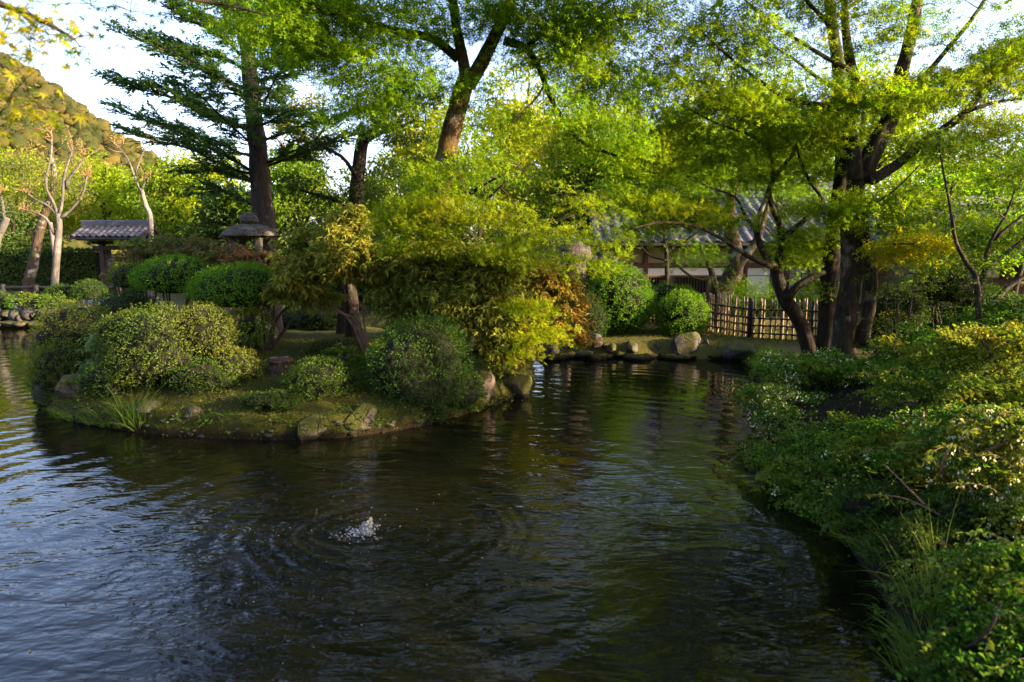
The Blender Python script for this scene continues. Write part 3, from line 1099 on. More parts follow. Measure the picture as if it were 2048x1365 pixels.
V, Q = grid_mesh(np.arange(-420, -40, 6.0), np.arange(80, 560, 8.0), hill_h)
tag(obj('hill', V, [Q], M['ground'], smooth=True), 'steep hill rising beyond the garden under a dense wood', 'hill', kind='structure')
L = Leaves()
n = 2300
hx = RNG.uniform(-262, -62, 16000)
hy = RNG.uniform(118, 330, 16000)
hz = hill_h(hx, hy)
ok = hz > 2
pxs = 1024 + hx / hy * FPX
ok &= (pxs > -70) & (pxs < 500)
hx, hy, hz = hx[ok][:n], hy[ok][:n], hz[ok][:n]
mbh = MB()
for x, y, z in zip(hx, hy, hz):
    rad = 1.1 + 2.2 * RNG.random() ** 1.5
    sd_ = int(RNG.integers(0, 10 ** 6))
    k = 14
    d = norm(RNG.normal(size=(k, 3)))
    d[:, 2] = np.abs(d[:, 2]) * 1.1 - 0.1
    P = np.array((x, y, z + rad * 0.45)) + d * rad * RNG.uniform(0.9, 1.15, (k, 1))
    ag = RNG.random() ** 1.6
    tn = RNG.uniform(0.0, 1.0)
    L.add(P, RNG.normal(size=(k, 3)), d + RNG.normal(0, 0.25, (k, 3)), 0.36 * rad * RNG.uniform(0.5, 1.2, k), ag, np.clip(tn + RNG.normal(0, 0.08, k), 0, 1))
    W = HB[0] * (1 + 0.36 * wavenoise(HB[0], sd_, 3.2, 2)[:, None]) * rad * np.array((1, 1, RNG.uniform(0.75, 1.15)))
    hv.append(W + (x, y, z + rad * RNG.uniform(0.1, 0.7))); ht.append(np.full(len(W), tn)); ha.append(np.full(len(W), ag))
L2 = L.arrays()
Vl, Fl, kl = leaf_arrays(*L2[:4], KITE_WIDE)
nb = len(HB[0])
Fb = (np.arange(len(hv)) * nb)[:, None, None] + HB[1][None]
Vb = np.concatenate(hv)
tag(obj('hill_wood', np.vstack((Vb, Vl)), [np.vstack((Fb.reshape(-1, 3), Fl + len(Vb)))], M['hill'], None, smooth=True,
        attrs={'tint': np.concatenate(ht + [np.repeat(L2[5], kl)]), 'age': np.concatenate(ha + [np.repeat(L2[4], kl)])}), 'dense wood in olive and gold covering the sunlit hill', 'wood', kind='stuff')

# ------------------------------------------------------------------ buildings
def s_tile(w=0.3, l=0.36, amp=0.045, th=0.018, segs=7):
    """one pantile: S-shaped across, lying along +Y (uphill)"""
    x = np.linspace(-w / 2, w / 2, segs)
    z = amp * np.where(x < 0.02, np.sin((x + w / 2) / (w / 2 + 0.02) * math.pi) * 1.0, -0.45 * np.sin((x - 0.02) / (w / 2 - 0.02) * math.pi))
    V, Q = [], []
    for y, dz in ((0, 0.016), (l, 0.0)):
        for a, b in zip(x, z):
            V.append((a, y, b + dz))
    for a, b in zip(x, z):
        V.append((a, 0, b + 0.016 - th))
    for a, b in zip(x, z):
        V.append((a, 0.04, b + 0.0 - th))
    s = segs
    for i in range(s - 1):
        Q.append((i, i + 1, s + i + 1, s + i))
        Q.append((2 * s + i, 2 * s + i + 1, i + 1, i))
        Q.append((3 * s + i, 3 * s + i + 1, 2 * s + i + 1, 2 * s + i))
    return np.array(V), [np.array(Q)]


def tile_roof(root, x0, x1, y_e, z_e, y_r, z_r, w, l, mat, skip=None):
    """tiled front slope from the eave (y_e, z_e) up to the ridge (y_r, z_r), with a plain back slope"""
    ang = math.atan2(z_r - z_e, y_r - y_e)
    sl = math.hypot(z_r - z_e, y_r - y_e)
    mb = MB()
    t = 0.07
    d = np.array((0, math.cos(ang), math.sin(ang)))
    nrm = np.array((0, -math.sin(ang), math.cos(ang)))
    a, b = np.array((0, y_e, z_e)), np.array((0, y_r, z_r))
    def slab(p, q, nn):
        V = []
        for x in (x0, x1):
            for e in (p, q):
                V += [np.array((x, 0, 0)) + e - nn * 0.045, np.array((x, 0, 0)) + e - nn * (0.045 + t)]
        mb.add(V, [[(0, 2, 6, 4), (1, 5, 7, 3), (0, 1, 3, 2), (4, 6, 7, 5), (0, 4, 5, 1), (2, 3, 7, 6)]])
    slab(a, b, nrm)
    back = np.array((0, 2 * y_r - y_e, z_e))
    slab(back, b, nrm * (1, -1, 1))
    roof = mb.build('roof', M['tile_dark'], root)
    Vt, Ft = s_tile(w, l * 1.12)
    me = make_mesh('tile', Vt, Ft, smooth=False)
    me.materials.append(mat)
    base = world_loc(roof)
    cols, rows = int(round((x1 - x0) / w)), int(sl / l)
    n = 0
    for r in range(rows):
        for c in range(cols):
            if skip and skip(c, r):
                continue
            p = a + d * (r * l) + np.array((x0 + (c + 0.5) * w, 0, 0)) + RNG.normal(0, 0.003, 3)
            share('tile', me, roof, p - base, (ang + RNG.normal(0, 0.006), RNG.normal(0, 0.012), RNG.normal(0, 0.01)))
            n += 1
    # ridge
    mb = MB()
    mb.box((x0 - 0.06, y_r - 0.14, z_r - 0.06), (x1 + 0.06, y_r + 0.14, z_r + 0.12), 0.02)
    mb.tube([(x0 - 0.1, y_r, z_r + 0.14), (x1 + 0.1, y_r, z_r + 0.14)], 0.075, 10)
    o = mb.build('ridge', M['tile_dark'], root)
    return roof


def bar(name, lo, hi, mat, parent, bev=0.006):
    return MB().box(lo, hi, bev).build(name, mat, parent)


# --- the house behind the bamboo fence
HY = 20.0
g = float(ground_h(np.array(6.0), np.array(HY)))
house = thing('garden_house', (6.2, HY, g), 'long low Japanese house with grey tiled roof and white plaster behind the bamboo fence', 'house')
HX0, HX1 = 2.9, 10.4
MB().box((HX0, HY, g - 0.2), (HX1, HY + 4.6, 2.36)).build('wall', M['plaster_cream'], house)
# white plaster panels, proud of the cream wall, between the posts
for x0, x1, z0, z1 in ((2.98, 3.86, 1.50, 1.68), (3.94, 7.62, 1.47, 1.68), (6.86, 7.52, 0.66, 1.44)):
    bar('plaster_panel', (x0, HY - 0.02, z0), (x1, HY + 0.01, z1), M['plaster'], house, 0.003)
for x in (2.95, 3.9, 6.8, 7.58, 8.0, 9.25, 10.3):
    bar('post', (x - 0.055, HY - 0.06, g - 0.1), (x + 0.055, HY + 0.02, 2.36), M['wood_brown'], house)
bar('lintel', (HX0, HY - 0.075, 1.69), (HX1, HY + 0.015, 1.83), M['wood_brown'], house)
bar('sill_beam', (HX0, HY - 0.07, 0.52), (HX1, HY + 0.012, 0.64), M['wood_brown'], house)
bar('eave_beam', (HX0 - 0.2, HY - 0.09, 2.26), (HX1 + 0.2, HY - 0.03, 2.37), M['wood_dark'], house)
for x in np.arange(2.7, 10.7, 0.42):
    mb = MB()
    mb.beam((x, HY + 0.2, 2.62), (x, HY - 0.82, 2.30), 0.05, 0.07)
    mb.build('rafter', M['wood_dark'], house)
for x0, x1, z0, z1, mull in ((3.96, 4.58, 0.72, 1.44, 0.085), (4.72, 5.72, 0.72, 1.44, 0.085), (5.78, 6.74, 0.72, 1.44, 0.085)):
    w = bar('lattice_window', (x0, HY - 0.012, z0), (x1, HY + 0.02, z1), M['interior'], house, 0.002)
    for q in ((x0, x1, z0 - 0.03, z0 + 0.03), (x0, x1, z1 - 0.03, z1 + 0.03), (x0 - 0.03, x0 + 0.03, z0 + 0.03, z1 - 0.03), (x1 - 0.03, x1 + 0.03, z0 + 0.03, z1 - 0.03)):
        bar('frame', (q[0], HY - 0.05, q[2]), (q[1], HY - 0.013, q[3]), M['wood_brown'], w)
    for x in np.arange(x0 + mull, x1 - 0.04, mull):
        bar('slat', (x - 0.014, HY - 0.045, z0 + 0.03), (x + 0.014, HY - 0.018, z1 - 0.03), M['wood_dark'], w, 0.003)
    bar('slat', (x0 + 0.03, HY - 0.016, z0 + 0.12), (x1 - 0.03, HY - 0.0125, z0 + 0.15), M['wood_dark'], w, 0.001)
for k, x0 in enumerate((8.06, 8.66)):
    w = bar('sliding_door', (x0, HY - 0.02 - 0.03 * k, g), (x0 + 0.58, HY + 0.01, 1.66), M['wood_dark'], house)
    y = HY - 0.024 - 0.03 * k
    for a in range(3):
        for b in range(6):
            bar('pane', (x0 + 0.03 + a * 0.18, y, g + 0.05 + b * 0.19), (x0 + 0.19 + a * 0.18, y + 0.003, g + 0.225 + b * 0.19), M['shoji'], w, 0.001)
tile_roof(house, 2.3, 10.7, HY - 0.95, 2.42, HY + 2.3, 4.15, 0.30, 0.345, M['tile'], skip=lambda c, r: r == 8 and c > 19)

# --- small low outbuilding with a blue-grey roof left of the house
g2 = float(ground_h(np.array(2.6), np.array(19.0)))
shed = thing('low_outbuilding', (2.6, 19.2, g2), 'low outbuilding with blue-grey tiled roof beside the brown stone lantern', 'outbuilding')
MB().box((1.7, 19.3, g2 - 0.2), (2.85, 21.4, 1.72)).build('wall', M['wood_dark'], shed)
bar('eave_beam', (1.6, 19.16, 1.70), (2.9, 19.28, 1.78), M['wood_brown'], shed)
tile_roof(shed, 1.5, 3.0, 18.95, 1.84, 20.3, 2.35, 0.25, 0.29, M['tile'])

# --- the building at the right edge
g3 = float(ground_h(np.array(13.0), np.array(17.0)))
ann = thing('dark_timber_house', (13.4, 17.0, g3), 'dark timber house with blue-grey eaves at the right edge behind the shrubs', 'house')
AY = 17.0
MB().box((10.9, AY, g3 - 0.2), (17.5, AY + 4, 1.98)).build('wall', M['plaster_cream'], ann)
for x in (10.95, 12.15, 13.35, 14.5, 15.7, 16.9):
    bar('post', (x - 0.06, AY - 0.07, g3 - 0.1), (x + 0.06, AY - 0.003, 1.98), M['wood_dark'], ann)
bar('lintel', (10.8, AY - 0.09, 1.36), (17.5, AY - 0.0, 1.5), M['wood_dark'], ann)
bar('plaster_panel', (11.02, AY - 0.02, 1.52), (12.08, AY - 0.002, 1.9), M['plaster'], ann, 0.003)
for x0 in (11.05, 12.22, 13.42, 14.58):
    w = bar('timber_door', (x0, AY - 0.03, g3), (x0 + 1.05, AY - 0.002, 1.33), M['wood_brown'], ann)
    for k in range(5):
        bar('board', (x0 + 0.03 + k * 0.2, AY - 0.045, g3 + 0.05), (x0 + 0.215 + k * 0.2, AY - 0.031, 1.28), M['wood_dark'], w, 0.004)
bar('porch_fascia', (12.4, AY - 1.25, 1.54), (17.6, AY - 1.17, 1.70), M['tile'], ann)
mb = MB(); mb.beam((15, AY - 1.2, 1.72), (15, AY + 0.1, 2.02), 5.3, 0.05); mb.build('porch_roof', M['tile_dark'], ann)
tile_roof(ann, 10.3, 17.7, AY - 0.75, 2.06, AY + 1.9, 3.45, 0.30, 0.345, M['tile'], skip=lambda c, r: r > 6)

# --- the roofed gate
GY = 28.0
gx0, gx1 = -16.75, -15.0
g4 = float(ground_h(np.array(-15.95), np.array(GY)))
gate = thing('roofed_gate', (-15.95, GY, g4), 'small roofed wooden garden gate with blue-grey tiles at the hedge', 'gate')
for x in (gx0 + 0.1, gx1 - 0.1):
    bar('post', (x - 0.09, GY - 0.1, g4 - 0.1), (x + 0.09, GY + 0.1, 2.62), M['wood_dark'], gate, 0.01)
    mb = MB(); mb.beam((x, GY - 0.75, 2.50), (x, GY + 0.75, 2.50), 0.1, 0.13); mb.build('bracket', M['wood_dark'], gate)
bar('lintel', (gx0 - 0.25, GY - 0.09, 2.2), (gx1 + 0.25, GY + 0.09, 2.36), M['wood_dark'], gate, 0.01)
bar('purlin', (gx0 - 0.5, GY - 0.74, 2.57), (gx1 + 0.5, GY - 0.62, 2.67), M['wood_brown'], gate, 0.01)
bar('cross_rail', (gx0 + 0.2, GY - 0.05, 1.96), (gx1 - 0.2, GY + 0.05, 2.04), M['wood_dark'], gate)
xm = (gx0 + gx1) / 2
for k, (a, b) in enumerate(((gx0 + 0.2, xm - 0.01), (xm + 0.01, gx1 - 0.2))):
    leaf = bar('door_leaf', (a, GY - 0.03, g4 + 0.06), (b, GY + 0.03, 1.94), M['wood_grey'], gate)
    y = GY - 0.05
    for z in (g4 + 0.1, 1.28, 1.46, 1.9):
        bar('rail', (a, y - 0.01, z - 0.035), (b, y + 0.019, z + 0.035), M['wood_dark'], leaf)
    for x in (a + 0.035, b - 0.035):
        bar('stile', (x - 0.035, y - 0.014, g4 + 0.062), (x + 0.035, y + 0.0185, 1.938), M['wood_dark'], leaf)
    for p, q in (((a + 0.07, y, 1.5), (b - 0.07, y, 1.86)), ((a + 0.07, y + 0.006, 1.86), (b - 0.07, y + 0.006, 1.5))):
        mb = MB(); mb.beam(p, q, 0.022, 0.045, (0, 0, 1)); mb.build('brace', M['wood_dark'], leaf)
tile_roof(gate, gx0 - 0.55, gx1 + 0.45, GY - 1.0, 2.72, GY, 3.18, 0.25, 0.21, M['tile'])
for x in (gx0 - 0.57, gx1 + 0.47):
    mb = MB()
    for s in (-1, 1):
        mb.beam((x, GY + s * 1.02, 2.62), (x, GY + s * 0.0, 3.12), 0.05, 0.14)
    mb.build('bargeboard', M['wood_dark'], gate)

# --- black railing along the path
g5 = hp
rail_root = thing('path_railing', (-15.4, 20.75, g5), 'low black post and rail fence along the far path', 'railing')
xr = [at(p, 570, 20.75)[0] for p in (-62, 5, 72, 146, 236)]
for x in xr:
    zb = float(ground_h(np.array(x), np.array(20.75)))
    mb = MB(); mb.tube([(x, 20.75, zb - 0.1), (x, 20.75, zb + 0.74), (x, 20.75, zb + 0.79), (x, 20.75, zb + 0.82)], [0.085, 0.085, 0.075, 0.035], 12)
    mb.build('post', M['wood_black'], rail_root)
for a, b in zip(xr[:-1], xr[1:]):
    mb = MB(); mb.tube([(a + 0.08, 20.75, g5 + 0.58), (b - 0.08, 20.75, g5 + 0.58)], 0.042, 8)
    mb.build('rail', M['wood_black'], rail_root)


# ------------------------------------------------------------------ stones
ICO2, ICO3, ICO4 = ico(2), ico(3), ico(4)


def rock_mesh(dims, seed, cuts=9, rough=0.07, hi=False, lo=False):
    r = np.random.default_rng(seed)
    V, F = (ICO4 if hi else ICO2 if lo else ICO3)
    V = V.copy()
    for _ in range(cuts):
        d = norm(r.normal(size=3))
        lim = r.uniform(0.55, 0.88)
        over = np.maximum(0, V @ d - lim)
        V -= np.outer(over * 0.92, d)
    V = V * (1 + rough * wavenoise(V, seed, 3.0, 4)[:, None])
    return V * np.array(dims), F


def rock(name, label, c, dims, mat, seed, rotz=0.0, cat='rock', group=None, cuts=9, hi=False, lean=0.0):
    V, F = rock_mesh(dims, seed, cuts, hi=hi)
    ca, sa = math.cos(rotz), math.sin(rotz)
    V = V @ np.array(((ca, sa, 0), (-sa, ca, 0), (0, 0, 1)))
    V[:, 0] += lean * V[:, 2]
    me = make_mesh(name, V, [F], smooth=True)
    me.materials.append(mat)
    o = bpy.data.objects.new(name, me)
    o.location = tuple(float(x) for x in c)
    COL.objects.link(o)
    return tag(o, label, cat, group)

# ------------------------------------------------------------------ gaps in the canopy that let the evening sun through
for px_, py_, Y_, r_ in ((430, 640, 8.9, 0.5), (400, 690, 8.6, 0.36), (480, 715, 9.0, 0.4), (520, 745, 9.0, 0.3), (320, 600, 9.1, 0.2), (600, 550, 10.5, 0.42), (680, 500, 10.5, 0.55), (750, 540, 10.5, 0.42), (700, 450, 10.6, 0.35), (620, 620, 10.8, 0.25),
                         (900, 430, 9.6, 0.34), (1000, 455, 9.4, 0.30), (830, 410, 9.6, 0.26), (1000, 640, 9.9, 0.26), (1075, 640, 9.9, 0.40), (1130, 560, 10.0, 0.36), (1150, 640, 10.0, 0.3),
                         (1052, 765, 10.3, 0.26), (905, 275, 10.5, 0.3), (1735, 470, 10.8, 0.35), (1735, 600, 10.8, 0.3), (2010, 680, 6.2, 0.5), (1920, 700, 6.5, 0.4), (1900, 850, 5.0, 0.42), (1990, 850, 4.8, 0.42),
                         (1750, 900, 5.0, 0.22), (1820, 495, 8.5, 0.35), (735, 1045, 5.6, 0.3), (530, 478, 12.2, 0.12), (650, 662, 14.0, 0.3), (1250, 690, 14.6, 0.35), (1560, 560, 11.5, 0.2),
                         (1830, 980, 4.4, 0.25), (1870, 1150, 3.4, 0.2), (1000, 300, 13, 0.9), (1100, 260, 13, 0.8), (1950, 950, 4.4, 0.3), (60, 60, 3.0, 0.45), (40, 200, 2.7, 0.4), (1040, 250, 22, 2.0)):
    BEAMS.append((at(px_, py_, Y_), r_))


def pp(pts, Y):
    return np.array([at(p[0], p[1], p[2] if len(p) > 2 else Y) for p in pts])


def rooted(pts, Y, sink=0.12):
    """path whose first point stands on the ground"""
    P = pp(pts, Y)
    g = on_land(pts[0][0], pts[0][2] if len(pts[0]) > 2 else Y)
    P[0] = g - (0, 0, sink)
    return P, g


# ------------------------------------------------------------------ the large trees
# leaning maple on the island
P, b = rooted([(812, 650), (832, 590), (850, 520), (868, 440), (880, 360), (893, 290), (915, 230), (935, 165)], 10.5)
t = Tree('leaning_maple', 'tall leaning maple with mossy golden trunk forking high over the island', b)
t.limb(P, 0.185, 0.135, M['bark_moss'], 'trunk', n=44, sides=16, flare=0.35, rough=0.16, wob=0.05)
l1 = t.limb(pp([(934, 175), (926, 120), (914, 65), (905, 0, 10.3), (892, -90, 10), (870, -200, 9.7)], 10.5), 0.10, 0.04, M['bark_moss'], sides=12)
l2 = t.limb(pp([(936, 172), (965, 122), (990, 72), (1012, 28), (1035, -50), (1045, -160), (1050, -260)], 10.5), 0.12, 0.04, M['bark_moss'], sides=12)
t.limb(pp([(916, 118), (868, 80), (815, 66), (740, 40, 9.8), (640, 6, 9.0), (540, -20, 8.3), (420, -50, 7.6)], 10.5), 0.075, 0.02, M['bark_dark'], wob=0.05)
t.limb(pp([(1008, 82), (1050, 98), (1078, 140), (1098, 190), (1128, 240), (1160, 282), (1235, 312, 10.0)], 10.4), 0.06, 0.018, M['bark_dark'], wob=0.03)
t.limb(pp([(1052, 98), (1092, 58), (1160, 40), (1240, -5), (1330, -60)], 10.4), 0.045, 0.015, M['bark_dark'], wob=0.05)
t.limb(pp([(1088, 172), (1070, 200), (1040, 228), (1015, 255)], 10.3), 0.02, 0.008, M['bark_dark'])
t.limb(pp([(905, 0, 10.3), (800, -70, 10), (690, -140, 9.3), (580, -220, 8.6)], 10), 0.06, 0.02, M['bark_dark'], wob=0.06)
t.limb(pp([(1040, -100, 10.5), (1150, -170, 10), (1290, -240, 9.2), (1380, -300, 8.4)], 10), 0.06, 0.02, M['bark_dark'], wob=0.06)
t.limb(pp([(870, -200, 9.7), (840, -320, 8.6), (800, -420, 7.4), (760, -500, 6.5)], 9), 0.05, 0.02, M['bark_dark'], wob=0.06)
t.regions([(620, 70, 9.4, 1.2, 0.8, 0.45, 34), (740, 130, 9.8, 0.9, 0.7, 0.5, 34), (520, 40, 8.6, 0.8, 0.8, 0.35, 16), (690, 30, 9.6, 1.2, 0.9, 0.4, 30),
           (860, 40, 10.2, 0.8, 0.8, 0.45, 24), (820, 170, 10.4, 0.6, 0.6, 0.4, 18), (700, 230, 10.4, 0.5, 0.5, 0.3, 8),
           (1080, 40, 10.2, 0.9, 0.7, 0.5, 44, 0.25), (1160, 110, 10.2, 0.7, 0.7, 0.5, 38, 0.25), (1130, 210, 10.2, 0.6, 0.5, 0.4, 22, 0.15), (1200, 270, 10, 0.7, 0.5, 0.35, 24, 0.15), (1230, 20, 10, 0.8, 0.7, 0.4, 32, 0.2), (1010, 230, 10.6, 0.5, 0.5, 0.3, 10, 0.3), (1240, 170, 10.4, 0.6, 0.5, 0.35, 18, 0.1),
           (980, 20, 10.4, 0.5, 0.7, 0.4, 14), (640, -120, 9.2, 1.8, 1.3, 0.6, 26), (850, -160, 9.2, 1.6, 1.4, 0.7, 26), (1090, -150, 10, 1.8, 1.3, 0.7, 28), (1300, -200, 9.4, 1.2, 1.0, 0.6, 22),
           (800, -380, 7.6, 2.0, 1.4, 0.6, 34), (1050, -330, 9.5, 1.6, 1.4, 0.8, 26), (580, -250, 8.4, 1.3, 1.2, 0.5, 22), (930, 175, 10.25, 0.25, 0.15, 0.12, 3)], 72, 0.065, 0.38, 0.13, minz=2.6, more=1.6)
t.finish(M['maple_green'], M['twig'], STAR5, carve=True)

# low spreading maple in front of it
P, b = rooted([(935, 748), (925, 700), (935, 620), (948, 540), (960, 460), (968, 400)], 9.9)
t = Tree('spreading_maple', 'low spreading maple with lit yellow-green leaf layers in front of the leaning trunk', b)
t.limb(P, 0.065, 0.022, M['bark_dark'], 'trunk', sides=10, flare=0.3)
t.limb(pp([(930, 712), (965, 700), (1005, 672), (1035, 648), (1085, 620)], 9.9), 0.04, 0.012, M['bark_dark'])
t.limb(pp([(945, 560), (1010, 500, 9.6), (1080, 455, 9.4), (1150, 430, 9.3)], 9.9), 0.03, 0.010, M['bark_dark'])
t.limb(pp([(955, 480), (905, 440, 9.7), (850, 415, 9.6), (790, 410, 9.6)], 9.9), 0.03, 0.010, M['bark_dark'])
t.limb(pp([(966, 410), (1000, 375, 9.8), (1040, 345, 9.8), (1070, 325, 9.8)], 9.9), 0.022, 0.008, M['bark_dark'])
t.limb(pp([(1000, 375), (1020, 395), (1035, 420)], 9.7), 0.016, 0.008, M['bark_dark'])
t.regions([(960, 345, 9.7, 0.9, 0.5, 0.22, 30, 0.05), (1070, 350, 9.8, 0.75, 0.5, 0.25, 24, 0.1), (1150, 400, 9.7, 0.6, 0.5, 0.28, 20, 0.1), (880, 415, 9.4, 0.8, 0.4, 0.2, 26, 0.3), (990, 425, 9.3, 0.9, 0.4, 0.2, 30, 0.3),
           (800, 440, 9.4, 0.5, 0.4, 0.2, 14, 0.3), (1090, 450, 9.4, 0.7, 0.4, 0.2, 20, 0.25), (850, 480, 9.4, 0.5, 0.3, 0.15, 10, 0.35), (1040, 490, 9.4, 0.6, 0.3, 0.2, 14, 0.2), (1190, 460, 9.7, 0.6, 0.5, 0.2, 14, 0.15),
           (1075, 615, 9.5, 0.3, 0.3, 0.08, 6, 0.3), (1060, 662, 9.5, 0.3, 0.3, 0.08, 6, 0.3), (1115, 660, 9.6, 0.2, 0.3, 0.06, 3, 0.3), (1010, 610, 9.6, 0.3, 0.2, 0.08, 3, 0.2), (960, 318, 9.9, 0.5, 0.5, 0.14, 7), (885, 385, 9.5, 0.4, 0.3, 0.2, 10), (880, 455, 9.4, 0.4, 0.3, 0.2, 10, 0.15), (860, 345, 9.8, 0.4, 0.3, 0.15, 7), (1080, 300, 10, 0.5, 0.5, 0.25, 12, 0.2), (1110, 510, 9.5, 0.4, 0.3, 0.2, 6, 0.2), (1030, 695, 9.6, 0.3, 0.2, 0.06, 3, 0.3), (800, 480, 9.5, 0.3, 0.3, 0.2, 6, 0.2), (1200, 520, 10, 0.35, 0.3, 0.2, 6, 0.1)], 64, 0.055, 0.28, 0.10, age_var=0.2, minz=0.9, more=1.55, droop=0.4, tilt=0.25)
t.finish(M['maple_bright'], M['twig'], STAR5, carve='far')

# the many-stemmed maple on the right bank
P, b = rooted([(1690, 735), (1690, 650), (1700, 560), (1708, 480), (1714, 410), (1718, 345)], 10.8)
t = Tree('many_stemmed_maple', 'large maple on the right bank whose thick trunk splits into several rising limbs', b)
t.limb(P, 0.17, 0.14, M['bark_maple'], 'trunk', n=60, sides=24, flare=0.4, rough=0.2, wob=0.05)
t.limb(pp([(1728, 690), (1738, 610), (1742, 540), (1736, 470), (1728, 400), (1724, 350)], 10.7), 0.085, 0.065, M['bark_maple'], 'stem', n=40, sides=16, rough=0.2, wob=0.04)
t.limb(pp([(1712, 360), (1704, 290), (1694, 228), (1712, 180), (1702, 130), (1692, 70), (1688, -10), (1684, -120), (1690, -230)], 10.7), 0.12, 0.03, M['bark_maple'], sides=12)
t.limb(pp([(1722, 362), (1750, 292), (1778, 240), (1795, 168), (1815, 100), (1830, 28), (1848, -90), (1860, -220)], 10.8), 0.16, 0.05, M['bark_maple'], sides=12)
t.limb(pp([(1732, 340), (1762, 262), (1806, 186), (1852, 148), (1900, 92), (1950, 30), (1992, -40), (2040, -130)], 10.5), 0.055, 0.018, M['bark_dark'])
t.limb(pp([(1742, 362), (1796, 328), (1850, 284), (1920, 235), (1962, 188), (2004, 138), (2065, 78), (2140, 10)], 10.6), 0.085, 0.03, M['bark_maple'], sides=12)
t.limb(pp([(1694, 232), (1645, 212), (1575, 198), (1520, 162), (1470, 125), (1410, 70, 9.9)], 10.6), 0.045, 0.012, M['bark_maple'])
t.limb(pp([(1700, 140), (1660, 120), (1610, 90), (1555, 55), (1500, 10), (1440, -50, 9.6)], 10.4), 0.038, 0.012, M['bark_maple'])
t.limb(pp([(1664, 60, 10.5), (1640, 30), (1612, 0), (1570, -60), (1500, -130, 9.0)], 10.3), 0.04, 0.012, M['bark_maple'])
t.limb(pp([(1938, 222), (1990, 205), (2050, 196), (2110, 180)], 10.4), 0.03, 0.012, M['bark_dark'])
t.limb(pp([(1712, 440), (1735, 420, 10.2), (1790, 380, 9.6), (1840, 330, 9.2)], 10.5), 0.022, 0.008, M['bark_maple'])
t.limb(pp([(1715, 530), (1740, 505, 10.2), (1780, 490, 9.4), (1830, 488, 8.8)], 10.5), 0.022, 0.008, M['bark_maple'])
t.limb(pp([(1684, -120, 10.6), (1600, -220, 9.2), (1500, -330, 7.8), (1420, -460, 6.6)], 10), 0.05, 0.02, M['bark_maple'], wob=0.06)
t.limb(pp([(1860, -220, 10.8), (1880, -330, 9.4), (1860, -450, 8.0), (1800, -560, 6.6)], 10), 0.05, 0.02, M['bark_maple'], wob=0.06)
t.regions([(1440, 60, 10.45, 0.8, 0.8, 0.4, 20), (1400, 180, 10.85, 0.9, 0.8, 0.35, 22, 0.05), (1540, 100, 10.75, 0.8, 0.8, 0.35, 18), (1530, 215, 10.85, 0.9, 0.8, 0.3, 22, 0.1), (1640, 260, 10.75, 0.8, 0.7, 0.3, 16, 0.15),
           (1720, 200, 10.55, 0.7, 0.7, 0.35, 16, 0.1), (1820, 180, 10.65, 0.9, 0.7, 0.35, 22, 0.1), (1760, 60, 10.75, 0.8, 0.8, 0.4, 18, 0.05), (1900, 60, 10.75, 0.8, 0.8, 0.4, 16), (1960, 150, 10.75, 0.9, 0.7, 0.35, 22, 0.25),
           (2030, 60, 10.65, 0.7, 0.8, 0.4, 14), (1880, 300, 10.65, 0.8, 0.7, 0.25, 12, 0.1), (1990, 260, 10.65, 0.8, 0.7, 0.3, 18, 0.2), (2060, 330, 10.65, 0.8, 0.7, 0.3, 14), (1790, 400, 10.25, 0.7, 0.5, 0.2, 14, 0.15),
           (1820, 492, 9.25, 0.42, 0.3, 0.09, 9, 0.75), (1900, 440, 10.25, 0.8, 0.5, 0.25, 16), (2010, 470, 10.25, 0.7, 0.5, 0.25, 14), (1870, 500, 10.25, 0.5, 0.5, 0.2, 8), (1680, 420, 10.35, 0.5, 0.4, 0.2, 8, 0.1), (1640, 20, 10.65, 0.7, 0.7, 0.35, 14), (1330, 120, 10.45, 0.5, 0.6, 0.3, 8),
           (1560, -120, 9.80, 1.8, 1.5, 0.6, 26), (1780, -120, 10.20, 1.8, 1.5, 0.6, 26), (2000, -100, 10.20, 1.5, 1.4, 0.6, 22), (1480, -350, 7.60, 1.8, 1.5, 0.6, 26), (1820, -400, 8.40, 2.0, 1.6, 0.7, 28), (2150, 60, 10.75, 1.2, 1.0, 0.7, 24), (1750, 20, 10.9, 0.8, 0.7, 0.3, 10), (1930, 20, 10.9, 0.9, 0.7, 0.35, 12)],
          72, 0.068, 0.38, 0.10, age_var=0.14, minz=2.3, more=2.1, thick=0.015)
t.finish(M['maple_olive'], M['twig'], STAR5, carve=True)

# dark straight trunk just behind it
P, b = rooted([(1652, 720), (1655, 640), (1660, 540), (1672, 440), (1685, 330), (1682, 230), (1676, 130), (1664, 50), (1652, -60), (1640, -180), (1630, -300)], 11.6)
t = Tree('dark_upright_maple', 'dark upright maple standing directly behind the many-stemmed trunk', b)
t.limb(P, 0.165, 0.055, M['bark_dark'], 'trunk', n=60, sides=14, flare=0.3)
t.limb(pp([(1680, 180), (1640, 160), (1590, 120), (1540, 90)], 11.6), 0.045, 0.012, M['bark_dark'])
t.limb(pp([(1664, 40), (1720, 0), (1780, -30)], 11.6), 0.04, 0.015, M['bark_dark'])
t.regions([(1600, 90, 11.9, 0.8, 0.7, 0.4, 14), (1740, 110, 12, 0.9, 0.7, 0.4, 16), (1720, -20, 11.8, 1.2, 1, 0.5, 20), (1600, -100, 11.8, 1.4, 1.0, 0.6, 24), (1690, -260, 11.4, 1.6, 1.4, 0.8, 30), (1850, 20, 12, 0.7, 0.7, 0.4, 10)], 70, 0.058, 0.38, 0.12, minz=3.4, more=1.6)
t.finish(M['maple_green'], M['twig'], STAR5, carve=True)

